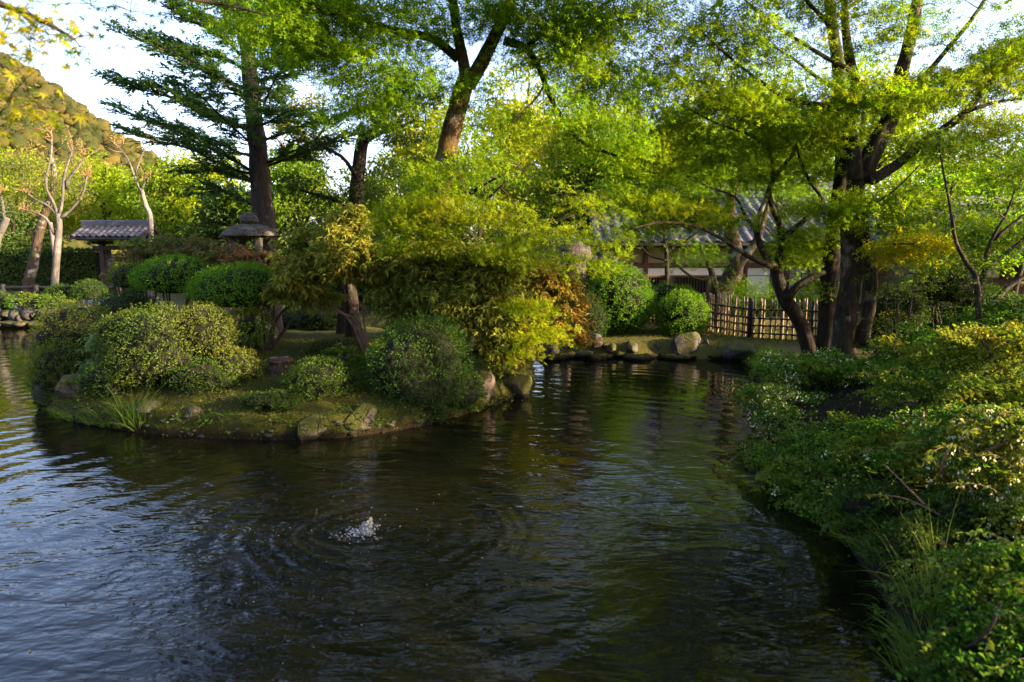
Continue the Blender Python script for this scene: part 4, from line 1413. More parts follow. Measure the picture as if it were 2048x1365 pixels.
# the slender curved maple by the fence
P, b = rooted([(1630, 690), (1600, 645), (1572, 602), (1556, 562), (1551, 530)], 11.6)
t = Tree('curved_maple', 'slender maple with a sharply curved dark trunk before the bamboo fence', b)
t.limb(P, 0.13, 0.10, M['bark_dark'], 'trunk', n=22, sides=12, flare=0.2)
t.limb(pp([(1552, 538), (1530, 512), (1514, 470), (1519, 430), (1532, 396), (1546, 350), (1540, 300), (1535, 250)], 11.5), 0.065, 0.019, M['bark_old'])
t.limb(pp([(1553, 540), (1563, 490), (1560, 450), (1545, 415), (1538, 380), (1560, 340), (1590, 300), (1582, 240), (1590, 180)], 11.6), 0.072, 0.018, M['bark_dark'])
t.limb(pp([(1560, 480), (1592, 455), (1625, 425), (1646, 400), (1622, 368), (1600, 320), (1588, 270)], 11.4), 0.052, 0.016, M['bark_dark'])
t.limb(pp([(1572, 600), (1592, 575), (1622, 556), (1650, 545)], 11.5), 0.078, 0.039, M['bark_dark'])
t.limb(pp([(1545, 535), (1500, 515), (1450, 482, 11.0), (1390, 452, 10.6), (1320, 446, 10.3), (1262, 458, 10)], 11.4), 0.046, 0.013, M['bark_old'])
t.limb(pp([(1516, 470), (1490, 430), (1470, 395), (1420, 375, 11), (1350, 345, 10.6)], 11.4), 0.036, 0.010, M['bark_dark'])
t.limb(pp([(1540, 300), (1500, 270), (1440, 250, 11), (1380, 220, 10.6)], 11.4), 0.034, 0.010, M['bark_dark'])
t.regions([(1330, 250, 11.15, 0.8, 0.6, 0.3, 20, 0.08), (1420, 300, 11.35, 0.9, 0.6, 0.3, 24, 0.1), (1330, 340, 10.95, 0.8, 0.6, 0.25, 20, 0.05), (1280, 300, 10.95, 0.6, 0.5, 0.25, 12), (1500, 350, 11.55, 0.7, 0.6, 0.3, 14, 0.15),
           (1360, 425, 10.95, 0.75, 0.5, 0.14, 20, 0.2), (1270, 400, 10.75, 0.6, 0.5, 0.2, 14, 0.1), (1440, 440, 11.35, 0.6, 0.5, 0.16, 12, 0.15), (1560, 290, 11.75, 0.7, 0.6, 0.3, 16, 0.15), (1640, 340, 11.75, 0.6, 0.5, 0.3, 12, 0.1),
           (1620, 470, 11.55, 0.6, 0.4, 0.22, 12, 0.05), (1570, 420, 11.75, 0.5, 0.4, 0.2, 8, 0.2), (1500, 190, 11.75, 0.7, 0.6, 0.3, 12), (1590, 510, 11.75, 0.45, 0.4, 0.14, 8), (1640, 570, 11.75, 0.3, 0.3, 0.12, 4), (1420, 400, 11.4, 0.6, 0.5, 0.15, 8), (1300, 462, 10.9, 0.5, 0.4, 0.1, 5), (1600, 400, 11.9, 0.5, 0.4, 0.2, 7)],
          72, 0.060, 0.36, 0.10, age_var=0.15, minz=1.7, more=1.9, thick=0.016)
t.finish(M['maple_olive'], M['twig'], STAR5, carve='far')

# young tree at the far right
P, b = rooted([(1968, 640, 8.2), (1955, 575), (1935, 530), (1912, 485), (1902, 425), (1886, 340), (1874, 275)], 8.2)
t = Tree('young_leaning_tree', 'thin young tree with a slender leaning stem above the right shrubs', b)
t.limb(P, 0.04, 0.007, M['bark_maple'], 'trunk', sides=10)
t.limb(pp([(1955, 575, 8.4), (1985, 530), (2015, 505), (2060, 470), (2110, 440)], 8.6), 0.035, 0.015, M['bark_dark'])
t.limb(pp([(1968, 552), (1972, 510), (1988, 470), (2012, 430), (2030, 380)], 8.6), 0.03, 0.010, M['bark_dark'])
t.limb(pp([(1988, 480), (2020, 452), (2055, 425), (2100, 395)], 8.6), 0.026, 0.010, M['bark_dark'])
t.limb(pp([(1968, 640, 8.5), (2000, 590), (2045, 555), (2090, 525)], 8.7), 0.045, 0.02, M['bark_old'])
t.regions([(1890, 400, 8.4, 0.6, 0.4, 0.25, 12), (1980, 400, 8.6, 0.7, 0.5, 0.3, 20), (2040, 340, 8.6, 0.6, 0.5, 0.3, 16), (1850, 440, 8.6, 0.5, 0.4, 0.2, 10), (2040, 470, 8.8, 0.4, 0.4, 0.2, 10), (1930, 330, 8.4, 0.4, 0.4, 0.2, 6), (2110, 420, 8.7, 0.5, 0.5, 0.4, 12), (1880, 290, 8.2, 0.25, 0.3, 0.2, 8), (1960, 520, 8.6, 0.5, 0.4, 0.15, 12)], 46, 0.058, 0.28, 0.14, minz=1.6)
t.finish(M['azalea_vivid'], M['twig'], kite_template(0.55, 0.08, 0.2, 0.5), carve=True)

# old lichen-spotted trunk before the house
P, b = rooted([(1425, 640, 16.5), (1438, 600), (1462, 556), (1472, 515), (1464, 470), (1460, 420), (1470, 360), (1480, 300)], 16.5)
t = Tree('old_crooked_tree', 'old crooked tree with white lichen on its trunk in front of the house wall', b)
t.limb(P, 0.30, 0.07, M['bark_old'], 'trunk', n=40, sides=14, flare=0.3, rough=0.2)
t.limb(pp([(1466, 545), (1488, 515), (1512, 482), (1530, 430), (1545, 370)], 16.4), 0.14, 0.04, M['bark_old'])
t.limb(pp([(1432, 590), (1425, 550), (1412, 520), (1400, 490)], 16.3), 0.10, 0.03, M['bark_old'])
t.limb(pp([(1425, 556), (1400, 560), (1370, 545), (1345, 520)], 16.2), 0.05, 0.02, M['bark_old'])
t.regions([(1470, 330, 16.6, 1.2, 0.9, 0.6, 26), (1560, 340, 16.6, 1.0, 0.9, 0.6, 22), (1390, 505, 15.8, 0.6, 0.5, 0.2, 6), (1500, 575, 15.6, 0.5, 0.5, 0.18, 6), (1390, 380, 16.4, 0.9, 0.8, 0.4, 18), (1290, 440, 15.6, 0.5, 0.5, 0.2, 5)], 70, 0.07, 0.5, 0.14, minz=1.2, more=1.2)
t.finish(M['maple_green'], M['twig'], STAR5)

# the big fir
P, b = rooted([(538, 575, 13.6), (533, 490), (524, 405), (518, 330), (510, 250), (500, 150), (489, 50), (480, -60), (470, -200), (462, -330), (455, -430)], 13.6)
t = Tree('tall_fir', 'tall dark fir with a straight grey trunk behind the stone lantern', b, )
trunk = t.limb(P, 0.25, 0.06, M['bark_fir'], 'trunk', n=90, sides=18, flare=0.2)


def fir_branch(P, r0, twig_len=0.68):
    Q = t.limb(P, r0 * 0.62, 0.006, M['bark_fir'], 'limb', sides=6, wob=0.10)
    n = len(Q)
    tang = norm(np.gradient(Q, axis=0))
    ln = np.linalg.norm(np.diff(Q, axis=0), axis=1).sum()
    steps = int(ln / 0.07)
    for k in range(steps):
        s = 0.10 + 0.90 * k / steps
        i = min(n - 1, int(s * (n - 1)))
        side = norm(np.cross(tang[i], (0, 0, 1)))
        sg = 1 if k % 2 else -1
        d = norm(tang[i] * RNG.uniform(0.5, 1.0) + side * sg * RNG.uniform(0.5, 1.0) + np.array((0, 0, RNG.uniform(-0.1, 0.35))))
        l = twig_len * (0.55 + 0.6 * math.sin(s * math.pi * 0.92)) * RNG.uniform(0.6, 1.2) * (1.2 - 0.6 * s)
        for m in range(3 if l > 0.35 else 2):
            dd = norm(d + RNG.normal(0, 0.30, 3) * (m > 0))
            st = Q[i] + d * l * 0.3 * m
            ll = l * (1 - 0.25 * m)
            nn = max(5, int(ll / 0.024))
            tt = np.linspace(0.1, 1, nn)
            pos = st + dd * (tt * ll)[:, None] + np.array((0, 0, -0.10)) * (tt ** 2 * ll)[:, None]
            sd = norm(np.cross(dd, (0, 0, 1)))
            sgn = np.where(np.arange(nn) % 2, 1, -1)[:, None]
            D = dd * 0.75 + sd * sgn * 0.8 + RNG.normal(0, 0.2, (nn, 3))
            t.L.add(pos, D, np.array((0, 0, 1.0)) + RNG.normal(0, 0.3, (nn, 3)), RNG.uniform(0.075, 0.125, nn), RNG.normal(0.05, 0.15))
            t.tw.tube(np.array([Q[i] if m == 0 else st, st + dd * ll * 0.8]), [0.006, 0.002], 3)


for pts in ([(497, 262), (440, 232), (380, 205), (320, 176), (262, 160), (212, 150)], [(505, 345), (452, 308), (395, 282), (330, 262), (270, 238), (215, 205)], [(490, 180), (430, 150), (375, 118), (320, 95), (280, 72)],
            [(512, 350), (450, 330), (380, 300), (310, 285), (240, 262)], [(480, 110), (430, 70), (380, 40), (330, 20)], [(520, 372), (470, 350), (420, 345), (370, 352)], [(518, 330), (560, 312), (600, 296), (640, 262), (655, 230)],
            [(500, 140), (540, 128), (585, 122), (620, 112)], [(488, 60), (450, 10), (410, -40), (370, -80)], [(503, 215), (470, 190), (420, 188), (360, 200)], [(526, 420), (480, 392), (430, 382), (380, 390)], [(510, 250), (548, 240), (590, 225)]):
    k = len(pts)
    dY = RNG.uniform(-1.6, 0.9)
    fir_branch(np.array([at(p[0], p[1], 13.6 + dY * i / (k - 1)) for i, p in enumerate(pts)]), 0.055)
for i, s in enumerate(np.linspace(0.30, 0.97, 30)):
    q = trunk[int(s * (len(trunk) - 1))]
    a = i * 2.4 + RNG.uniform(-0.4, 0.4)
    if -0.9 < math.sin(a) - 0.2 < 0.0 and math.cos(a) < 0:
        pass
    ln = 2.6 * (1.1 - s) + 0.7
    d = np.array((math.cos(a), math.sin(a), 0.0))
    rise = 0.30 + 0.25 * s
    k = np.linspace(0, 1, 5)[:, None]
    fir_branch(q + d * ln * k + np.array((0, 0, 1.0)) * ln * (rise * k - 0.05 * k * k), 0.045, 0.5)
t.finish(M['fir'], M['twig'], kite_template(0.42, 0.05, 0.1, 0.5))

# the dark yew-like tree between fir and maple
P, b = rooted([(690, 668, 13.2), (694, 600), (700, 500), (710, 420), (716, 350), (724, 290), (733, 262)], 13.2)
t = Tree('dark_cloud_pine', 'dark evergreen with a short-cut crooked trunk between the fir and the leaning maple', b)
t.limb(P, 0.17, 0.11, M['bark_dark'], 'trunk', n=40, sides=12, flare=0.2)
t.limb(pp([(733, 268), (752, 258), (768, 232), (775, 200)], 13.2), 0.07, 0.03, M['bark_dark'])
t.limb(pp([(728, 285), (770, 262), (800, 255), (830, 240)], 13.0), 0.05, 0.02, M['bark_dark'])
t.limb(pp([(715, 360), (690, 320), (660, 300), (630, 285)], 13.0), 0.045, 0.02, M['bark_dark'])
t.limb(pp([(708, 430), (670, 400), (630, 390), (600, 380)], 13.0), 0.045, 0.02, M['bark_dark'])
t.regions([(790, 215, 13.2, 0.8, 0.6, 0.4, 26), (740, 215, 13.2, 0.5, 0.5, 0.3, 10), (820, 280, 13.0, 0.6, 0.6, 0.3, 16), (640, 380, 12.8, 0.8, 0.6, 0.35, 22), (650, 290, 13, 0.5, 0.5, 0.3, 10), (770, 350, 13.2, 0.6, 0.6, 0.35, 18), (640, 450, 12.8, 0.7, 0.5, 0.3, 18), (760, 420, 13, 0.6, 0.5, 0.4, 14)],
          90, 0.06, 0.30, 0.3, mode='puff', minz=1.6)
t.finish(M['yew'], M['twig'], KITE_THIN)

# pale grey trunk beside it on the island
P, b = rooted([(706, 640, 11.6), (704, 610), (700, 570), (697, 530), (702, 480)], 11.6)
t = Tree('grey_stump_tree', 'short pale grey trunk standing behind the lit evergreen shrub', b)
t.limb(P, 0.12, 0.08, M['bark_fir'], 'trunk', n=20, sides=12, flare=0.2)
t.regions([(702, 470, 11.7, 0.4, 0.4, 0.2, 8)], 40, 0.05, 0.3, 0.2)
t.finish(M['bg_dark'], M['twig'], KITE)

# ------------------------------------------------------------------ pollarded pale trees on the far bank
def pollard(label, trunk, limbs, Y, r0, sc=1.0):
    P, b = rooted(trunk, Y)
    t = Tree('pollarded_tree', label, b, group='pale pollarded trees on the far bank')
    t.limb(P, r0, r0 * 0.75, M['bark_pale'], 'trunk', n=26, sides=12, flare=0.25)
    for l in limbs:
        Q = t.limb(pp(l, Y), r0 * 0.46, r0 * 0.2, M['bark_pale'], 'limb', sides=9, rough=0.3, wob=0.14)
        for k in range(8):
            q0 = Q[-1 - int(RNG.integers(0, max(2, len(Q) // 3)))]
            d_ = norm(RNG.normal(0, 0.7, 3) + (0, 0, 0.8)) * RNG.uniform(0.25, 0.6)
            t.tw.tube(np.array([q0, q0 + d_ * 0.5 + RNG.normal(0, 0.04, 3), q0 + d_]), [0.014, 0.009, 0.004], 4)
        for k in range(3):
            c = Q[-1] + RNG.normal(0, 0.12, 3) + (0, 0, 0.08)
            puff_leaves(t.L, c, 0.15 * sc, 22, 0.085, 0.8, RNG.uniform(0, 0.5))
            t.tw.tube(np.array([Q[-1], c]), [0.02, 0.01], 4)
        c = Q[len(Q) // 2]
        puff_leaves(t.L, c + (0, 0, 0.1), 0.12, 16, 0.08, 0.8, 0.3)
    t.finish(M['tuft'], M['twig_red'], KITE)


pollard('pale pollarded tree with upright forked limbs standing left of the roofed gate', [(112, 585), (113, 520), (118, 455), (116, 428)], [[(116, 432), (96, 412), (72, 402), (50, 384)], [(114, 428), (104, 380), (101, 320), (96, 262)], [(118, 430), (132, 380), (136, 330), (141, 292)], [(120, 436), (146, 415), (164, 390), (172, 352)],
                                                                                             [(110, 470), (92, 440), (66, 428), (48, 424)], [(133, 378), (152, 340), (166, 316)]], 22.0, 0.115)
pollard('pale sinuous pollarded tree leaning over the right end of the gate', [(306, 500), (302, 450), (291, 410), (283, 380)], [[(284, 384), (270, 350), (250, 318), (222, 290)], [(272, 352), (272, 325), (278, 300), (298, 292)], [(285, 375), (292, 360), (298, 350)]], 22.5, 0.085)
pollard('pale pollarded tree cut off by the left edge of the picture', [(-18, 560), (-8, 490), (6, 455), (14, 436)], [[(14, 440), (8, 410), (0, 380)], [(10, 450), (-15, 420), (-40, 400)]], 22.0, 0.13)

# leaning trunk with its prop
P, b = rooted([(58, 570), (68, 520), (78, 470), (92, 420), (104, 385), (108, 350), (100, 300)], 25.5)
t = Tree('leaning_pine', 'leaning brown pine before the tall clipped hedge', b)
t.limb(P, 0.2, 0.07, M['bark_old'], 'trunk', n=30, sides=12)
t.regions([(60, 330, 25.5, 1.6, 1.2, 0.5, 26), (130, 375, 25.5, 1.3, 1.2, 0.5, 22), (60, 410, 25.5, 1.0, 1.0, 0.4, 12)], 60, 0.12, 0.45, 0.5, mode='puff', minz=2.4)
t.finish(M['pine'], M['twig'], KITE_THIN)
pr = thing('prop_pole', at(112, 545, 25.0) * (1, 1, 0) + (0, 0, 0.4), 'grey wooden pole propping the leaning pine', 'pole')
MB().tube(pp([(114, 560), (108, 500), (101, 445)], 24.8), [0.07, 0.065, 0.06], 10, 0.05).build('pole', M['wood_grey'], pr, smooth=True)

# ------------------------------------------------------------------ trees in the background
def bg_tree(name, label, px, Y, top_py, width_px, mat, bark, base_z=None, n=84, leaf=0.21, low=0.30, age=0.1, mode='puff', lean=0.0, tmpl=KITE, dens=80, r=0.16, squash=0.6, group=None):
    x = (px - 1024) / FPX * Y
    b = np.array((x, Y, float(ground_h(np.array(x), np.array(float(Y)))) if base_z is None else base_z))
    top = at(px, top_py, Y)[2]
    H = top - b[2]
    w = width_px / FPX * Y
    t = Tree(name, label, b, group=group)
    k = np.linspace(0, 1, 6)
    P = b + np.stack((lean * k * H + 0.25 * np.sin(k * 5 + RNG.uniform(0, 6)) * k, 0.2 * np.sin(k * 4 + RNG.uniform(0, 6)) * k, k * H * 0.9), -1)
    P[0, 2] -= 0.15
    t.limb(P, r, 0.03, bark, 'trunk', n=26, sides=9)
    for q in range(5):
        s = RNG.uniform(0.35, 0.75)
        p0 = P[0] + (P[-1] - P[0]) * s
        a = q * 1.3 + RNG.uniform(0, 1)
        e = p0 + np.array((math.cos(a) * w * 0.36, math.sin(a) * w * 0.36, H * RNG.uniform(0.08, 0.22)))
        t.limb(np.array([p0, (p0 + e) / 2 + RNG.normal(0, 0.1, 3), e]), r * 0.45, 0.02, bark, 'limb', n=8, sides=6)
    u = norm(RNG.normal(size=(n, 3))) * (RNG.random(n) ** 0.4)[:, None]
    C = b + np.array((lean * H * 0.6, 0, H * (low + (1 - low) / 2))) + u * np.array((w / 2, w / 2.4, H * (1 - low) / 2))
    C += 0.35 * np.stack([wavenoise(C, t.seed + q, 1.2, 2) for q in range(3)], -1)
    t.points(C, np.full(n, age) + RNG.normal(0, 0.15, n), dens, leaf, 0.085 * w + 0.3, squash if mode == 'puff' else 0.14, mode, minz=b[2] + 0.25 * H, thick=0.013)
    t.finish(mat, M['twig'], tmpl)
    return t


bgs = [
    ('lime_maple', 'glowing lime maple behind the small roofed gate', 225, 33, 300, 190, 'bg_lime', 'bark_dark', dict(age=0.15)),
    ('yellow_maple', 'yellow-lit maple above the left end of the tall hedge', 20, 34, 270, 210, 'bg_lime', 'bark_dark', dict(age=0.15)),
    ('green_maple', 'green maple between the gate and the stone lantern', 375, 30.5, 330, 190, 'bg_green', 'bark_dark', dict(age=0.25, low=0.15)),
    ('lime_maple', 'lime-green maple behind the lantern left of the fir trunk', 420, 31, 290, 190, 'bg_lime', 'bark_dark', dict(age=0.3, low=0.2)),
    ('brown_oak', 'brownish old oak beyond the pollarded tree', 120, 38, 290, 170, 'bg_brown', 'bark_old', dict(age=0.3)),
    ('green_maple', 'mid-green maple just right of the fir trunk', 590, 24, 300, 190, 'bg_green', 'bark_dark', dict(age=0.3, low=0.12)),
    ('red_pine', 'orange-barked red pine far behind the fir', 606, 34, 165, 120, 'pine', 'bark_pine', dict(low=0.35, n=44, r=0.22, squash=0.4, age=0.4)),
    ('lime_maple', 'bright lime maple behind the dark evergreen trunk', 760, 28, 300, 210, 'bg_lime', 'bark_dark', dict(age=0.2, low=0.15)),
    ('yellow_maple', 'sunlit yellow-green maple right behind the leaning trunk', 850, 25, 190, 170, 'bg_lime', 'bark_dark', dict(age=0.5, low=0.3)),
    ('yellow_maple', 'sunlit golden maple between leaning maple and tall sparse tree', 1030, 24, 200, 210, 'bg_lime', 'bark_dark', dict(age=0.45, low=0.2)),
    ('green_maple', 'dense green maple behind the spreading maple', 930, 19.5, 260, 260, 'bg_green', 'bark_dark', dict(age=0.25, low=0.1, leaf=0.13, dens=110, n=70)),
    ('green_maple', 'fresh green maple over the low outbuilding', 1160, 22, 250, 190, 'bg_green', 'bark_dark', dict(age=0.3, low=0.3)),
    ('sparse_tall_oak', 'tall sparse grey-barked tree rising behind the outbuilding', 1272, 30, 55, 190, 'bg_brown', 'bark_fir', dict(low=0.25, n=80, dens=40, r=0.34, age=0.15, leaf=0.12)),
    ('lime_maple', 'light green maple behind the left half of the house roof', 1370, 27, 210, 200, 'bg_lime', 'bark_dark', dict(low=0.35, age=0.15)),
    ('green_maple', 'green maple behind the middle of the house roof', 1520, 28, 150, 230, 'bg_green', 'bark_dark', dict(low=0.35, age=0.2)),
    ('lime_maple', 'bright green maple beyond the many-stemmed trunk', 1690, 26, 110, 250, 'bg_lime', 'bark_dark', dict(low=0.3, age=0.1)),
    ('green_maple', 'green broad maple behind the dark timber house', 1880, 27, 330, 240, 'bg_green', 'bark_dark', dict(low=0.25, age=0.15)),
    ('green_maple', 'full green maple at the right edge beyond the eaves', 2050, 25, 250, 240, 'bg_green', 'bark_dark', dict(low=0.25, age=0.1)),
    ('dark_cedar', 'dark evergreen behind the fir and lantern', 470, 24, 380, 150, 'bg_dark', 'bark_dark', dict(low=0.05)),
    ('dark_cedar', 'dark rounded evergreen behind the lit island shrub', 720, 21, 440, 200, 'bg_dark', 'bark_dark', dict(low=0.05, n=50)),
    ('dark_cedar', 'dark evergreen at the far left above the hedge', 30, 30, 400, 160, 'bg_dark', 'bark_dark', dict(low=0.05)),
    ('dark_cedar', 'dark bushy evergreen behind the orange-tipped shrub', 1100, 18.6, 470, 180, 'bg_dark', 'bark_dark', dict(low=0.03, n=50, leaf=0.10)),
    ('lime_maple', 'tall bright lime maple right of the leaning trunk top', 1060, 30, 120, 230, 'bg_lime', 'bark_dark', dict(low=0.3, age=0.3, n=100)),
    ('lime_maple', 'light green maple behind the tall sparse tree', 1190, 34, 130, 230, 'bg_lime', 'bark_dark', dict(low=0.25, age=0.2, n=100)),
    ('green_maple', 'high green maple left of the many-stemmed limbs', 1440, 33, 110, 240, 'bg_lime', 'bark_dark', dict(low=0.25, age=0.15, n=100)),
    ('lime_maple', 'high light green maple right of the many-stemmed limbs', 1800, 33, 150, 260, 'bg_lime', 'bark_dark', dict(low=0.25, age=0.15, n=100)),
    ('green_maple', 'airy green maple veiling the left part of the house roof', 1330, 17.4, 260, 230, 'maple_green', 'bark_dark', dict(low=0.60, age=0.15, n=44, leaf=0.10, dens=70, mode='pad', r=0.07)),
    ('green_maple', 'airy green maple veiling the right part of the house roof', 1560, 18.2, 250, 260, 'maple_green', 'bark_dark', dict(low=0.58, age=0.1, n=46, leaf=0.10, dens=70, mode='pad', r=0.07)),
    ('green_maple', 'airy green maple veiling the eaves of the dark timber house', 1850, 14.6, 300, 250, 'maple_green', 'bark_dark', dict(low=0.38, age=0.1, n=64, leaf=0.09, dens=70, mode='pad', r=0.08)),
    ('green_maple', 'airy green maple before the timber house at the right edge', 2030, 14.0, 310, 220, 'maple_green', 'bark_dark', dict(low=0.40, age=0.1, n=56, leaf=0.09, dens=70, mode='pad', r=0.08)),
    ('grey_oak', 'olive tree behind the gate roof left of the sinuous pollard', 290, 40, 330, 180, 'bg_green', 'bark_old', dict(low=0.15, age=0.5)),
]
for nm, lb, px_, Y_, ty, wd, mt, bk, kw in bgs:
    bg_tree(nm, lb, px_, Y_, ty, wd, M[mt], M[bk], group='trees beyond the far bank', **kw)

# maples standing outside the picture on the right, whose crowns shade the pond
for k, (x, y, h, w, lb) in enumerate(((9.6, -2.6, 6.6, 5.0, 'broad maple on the right bank behind the viewpoint'), (10.2, 1.2, 6.4, 5.0, 'broad maple on the right bank beside the viewpoint'), (11.4, 4.8, 6.3, 4.8, 'broad maple on the right bank just outside the view'),
                                      (13.2, 8.2, 6.0, 4.4, 'broad maple near the dark timber house outside the view'), (14.5, -6.0, 7.5, 6.0, 'tallest broad maple far behind the viewpoint on the right'), (4.9, 0.4, 6.6, 7.0, 'broad maple whose crown hangs high over the right foreground bank'))):
    b = np.array((x, y, float(ground_h(np.array(x), np.array(y)))))
    t = Tree('shade_maple', lb, b, group='maples shading the pond from the right')
    kk = np.linspace(0, 1, 5)[:, None]
    t.limb(b + kk * np.array((0.3, 0.2, h * 0.8)) - (0, 0, 0.1) * (1 - kk), 0.2, 0.05, M['bark_dark'], 'trunk', n=20, sides=9)
    n = 110
    u = norm(RNG.normal(size=(n, 3))) * (RNG.random(n) ** 0.42)[:, None]
    C = b + np.array((0, 0, h * 0.54)) + u * np.array((w / 2, w / 2, h * 0.46))
    if x < 6:
        C = b + np.array((-0.4, 1.2, h * 0.80)) + u * np.array((w / 2, w / 2, 0.9))
    t.points(C, RNG.normal(0.1, 0.1, n), 44, 0.16, 0.62, 0.2, 'pad', minz=b[2] + 0.8)
    t.finish(M['maple_green'], M['twig'], KITE_WIDE, carve=True)

# wood standing behind the viewpoint, closing the garden on that side
for k, (x, y, h, w, lb) in enumerate(((-13.0, -9.0, 9.0, 8.0, 'tall evergreen behind the viewpoint at the left end of the row'), (-6.5, -10.5, 10.0, 8.0, 'tall evergreen behind the viewpoint left of its middle'), (0.0, -9.5, 10.5, 8.0, 'tall evergreen straight behind the viewpoint'),
                                      (6.5, -11.0, 10.0, 8.0, 'tall evergreen behind the viewpoint on its right'), (-20.0, -7.0, 9.0, 8.0, 'tall evergreen far behind the viewpoint on the left'))):
    b = np.array((x, y, float(ground_h(np.array(x), np.array(y)))))
    t = Tree('rear_evergreen', lb, b, group='evergreens behind the viewpoint')
    kk = np.linspace(0, 1, 5)[:, None]
    t.limb(b + kk * np.array((0.1, 0.1, h * 0.85)) - (0, 0, 0.1) * (1 - kk), 0.24, 0.05, M['bark_dark'], 'trunk', n=14, sides=8)
    n = 80
    u = norm(RNG.normal(size=(n, 3))) * (RNG.random(n) ** 0.4)[:, None]
    C = b + np.array((0, 0, h * 0.52)) + u * np.array((w / 2, w / 2.6, h * 0.5))
    t.points(C, RNG.normal(0.1, 0.1, n), 34, 0.42, 0.95, 0.8, 'puff', minz=b[2] + 0.6)
    t.finish(M['bg_dark'], M['twig'], KITE_WIDE, carve=True)

# ------------------------------------------------------------------ clipped shrubs
def dome(name, label, px, py, Y, rx, ry, mat, n=5200, leaf=0.034, seed=0, ryd=None, lump=0.07, stems=None, core=0.80, cat='shrub', group=None, tmpl=KITE, age=0.05, under=-0.35, depth=None, upright=0.0, base=None):
    """clipped rounded shrub; rx, ry are half extents in photo pixels at depth Y"""
    c = at(px, py, Y)
    a, bz = rx / FPX * Y, ry / FPX * Y
    ay = depth if depth else a * 0.95
    g = float(land(np.array(c[0]), np.array(c[1]))) if base is None else base
    c[2] = max(c[2], g + 0.2 * bz)
    root = thing(name, (c[0], c[1], g), label, cat, group)
    d = norm(RNG.normal(size=(int(n * 1.55), 3)))
    d = d[d[:, 2] > under]
    d = d[wavenoise(d * np.array((a, ay, bz)), seed + 70, 40.0, 2) > -0.22]
    k = 1 + lump * 1.5 * wavenoise(d, seed + 50, 4.0, 3)
    rr = (1 - 0.16 * RNG.random(len(d)) ** 1.6 + 0.045 * RNG.normal(size=len(d))) * k
    sq = np.array((a, ay, bz))
    P = c + d * rr[:, None] * sq
    Nn = norm(d / sq)
    N = Nn + RNG.normal(0, 0.55, (len(d), 3))
    D = Nn * (0.45 + upright) + RNG.normal(0, 0.75, (len(d), 3)) + np.array((0, 0, 0.25))
    L = Leaves()
    ag = age + 0.16 * wavenoise(P, seed + 9, 5.0, 2) + 0.1 * Nn[:, 2]
    L.add(P, D, N, 1.08 * leaf * RNG.uniform(0.6, 1.4, len(d)), ag)
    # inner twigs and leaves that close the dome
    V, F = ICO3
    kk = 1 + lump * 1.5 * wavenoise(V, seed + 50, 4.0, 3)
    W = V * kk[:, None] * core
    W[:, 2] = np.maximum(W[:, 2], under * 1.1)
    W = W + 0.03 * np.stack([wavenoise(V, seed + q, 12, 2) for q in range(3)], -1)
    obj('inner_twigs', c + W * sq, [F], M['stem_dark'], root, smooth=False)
    mb = MB()
    zb = g
    for q in range(7 if stems is None else stems):
        th = RNG.uniform(0, 6.28)
        e = c + np.array((math.cos(th) * a * 0.55, math.sin(th) * ay * 0.55, -bz * 0.2 * RNG.random()))
        s = np.array((c[0] + math.cos(th) * a * 0.2, c[1] + math.sin(th) * ay * 0.2, zb - 0.08))
        mb.tube(smooth_path(np.array([s, (s + e) / 2 + RNG.normal(0, 0.05, 3), e]), 8), np.linspace(0.022, 0.012, 8), 5)
    mb.build('stems', M['twig'], root, smooth=True, kind='stuff')
    L.build('foliage', mat, root, tmpl, ground=land)
    return root


dome('clipped_azalea', 'rounded clipped azalea at the water on the far left of the island', 150, 668, 10.5, 80, 66, M['azalea'], 7000, 0.030, 1, under=-0.8)
dome('clipped_azalea', 'lower loose azalea beneath the far left dome at the water edge', 126, 745, 9.75, 62, 62, M['azalea'], 5200, 0.032, 2, lump=0.14, under=-0.9)
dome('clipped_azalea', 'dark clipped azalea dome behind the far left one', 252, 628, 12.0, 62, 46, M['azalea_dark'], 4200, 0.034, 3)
dome('clipped_azalea', 'big sun-flecked azalea mound on the left part of the island', 318, 706, 9.1, 92, 98, M['azalea'], 9000, 0.031, 4, lump=0.10, under=-0.75, age=0.0)
dome('clipped_azalea', 'rounded azalea lump at the upper left of the sun-flecked mound', 258, 668, 9.5, 58, 50, M['azalea'], 3400, 0.031, 35, lump=0.12, under=-0.7)
dome('clipped_azalea', 'sunlit azalea lump on the right shoulder of the sun-flecked mound', 408, 668, 9.3, 62, 58, M['azalea'], 3800, 0.031, 36, lump=0.12, under=-0.7, age=0.15)
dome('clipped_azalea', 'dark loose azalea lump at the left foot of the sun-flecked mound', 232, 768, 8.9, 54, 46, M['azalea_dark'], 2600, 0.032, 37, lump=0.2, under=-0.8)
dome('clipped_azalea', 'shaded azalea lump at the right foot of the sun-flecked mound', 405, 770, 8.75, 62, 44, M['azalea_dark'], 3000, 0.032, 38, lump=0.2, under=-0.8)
dome('clipped_azalea', 'golden-lit low azalea between big mound and curved stems', 466, 745, 9.2, 60, 54, M['azalea'], 4600, 0.030, 5, lump=0.16, age=0.25, under=-0.6)
dome('clipped_azalea', 'pale azalea behind the left flat-topped shrub', 262, 560, 12.6, 46, 36, M['azalea'], 2600, 0.034, 15, lump=0.14)
dome('flat_topped_box', 'bright green flat-topped clipped shrub nearer the gate', 358, 556, 11.9, 84, 44, M['box'], 8600, 0.034, 6, lump=0.05, under=-0.6)
dome('flat_topped_box', 'bright green flat-topped clipped shrub below the stone lantern', 482, 580, 11.0, 98, 52, M['box'], 11000, 0.034, 7, lump=0.05, under=-0.55)
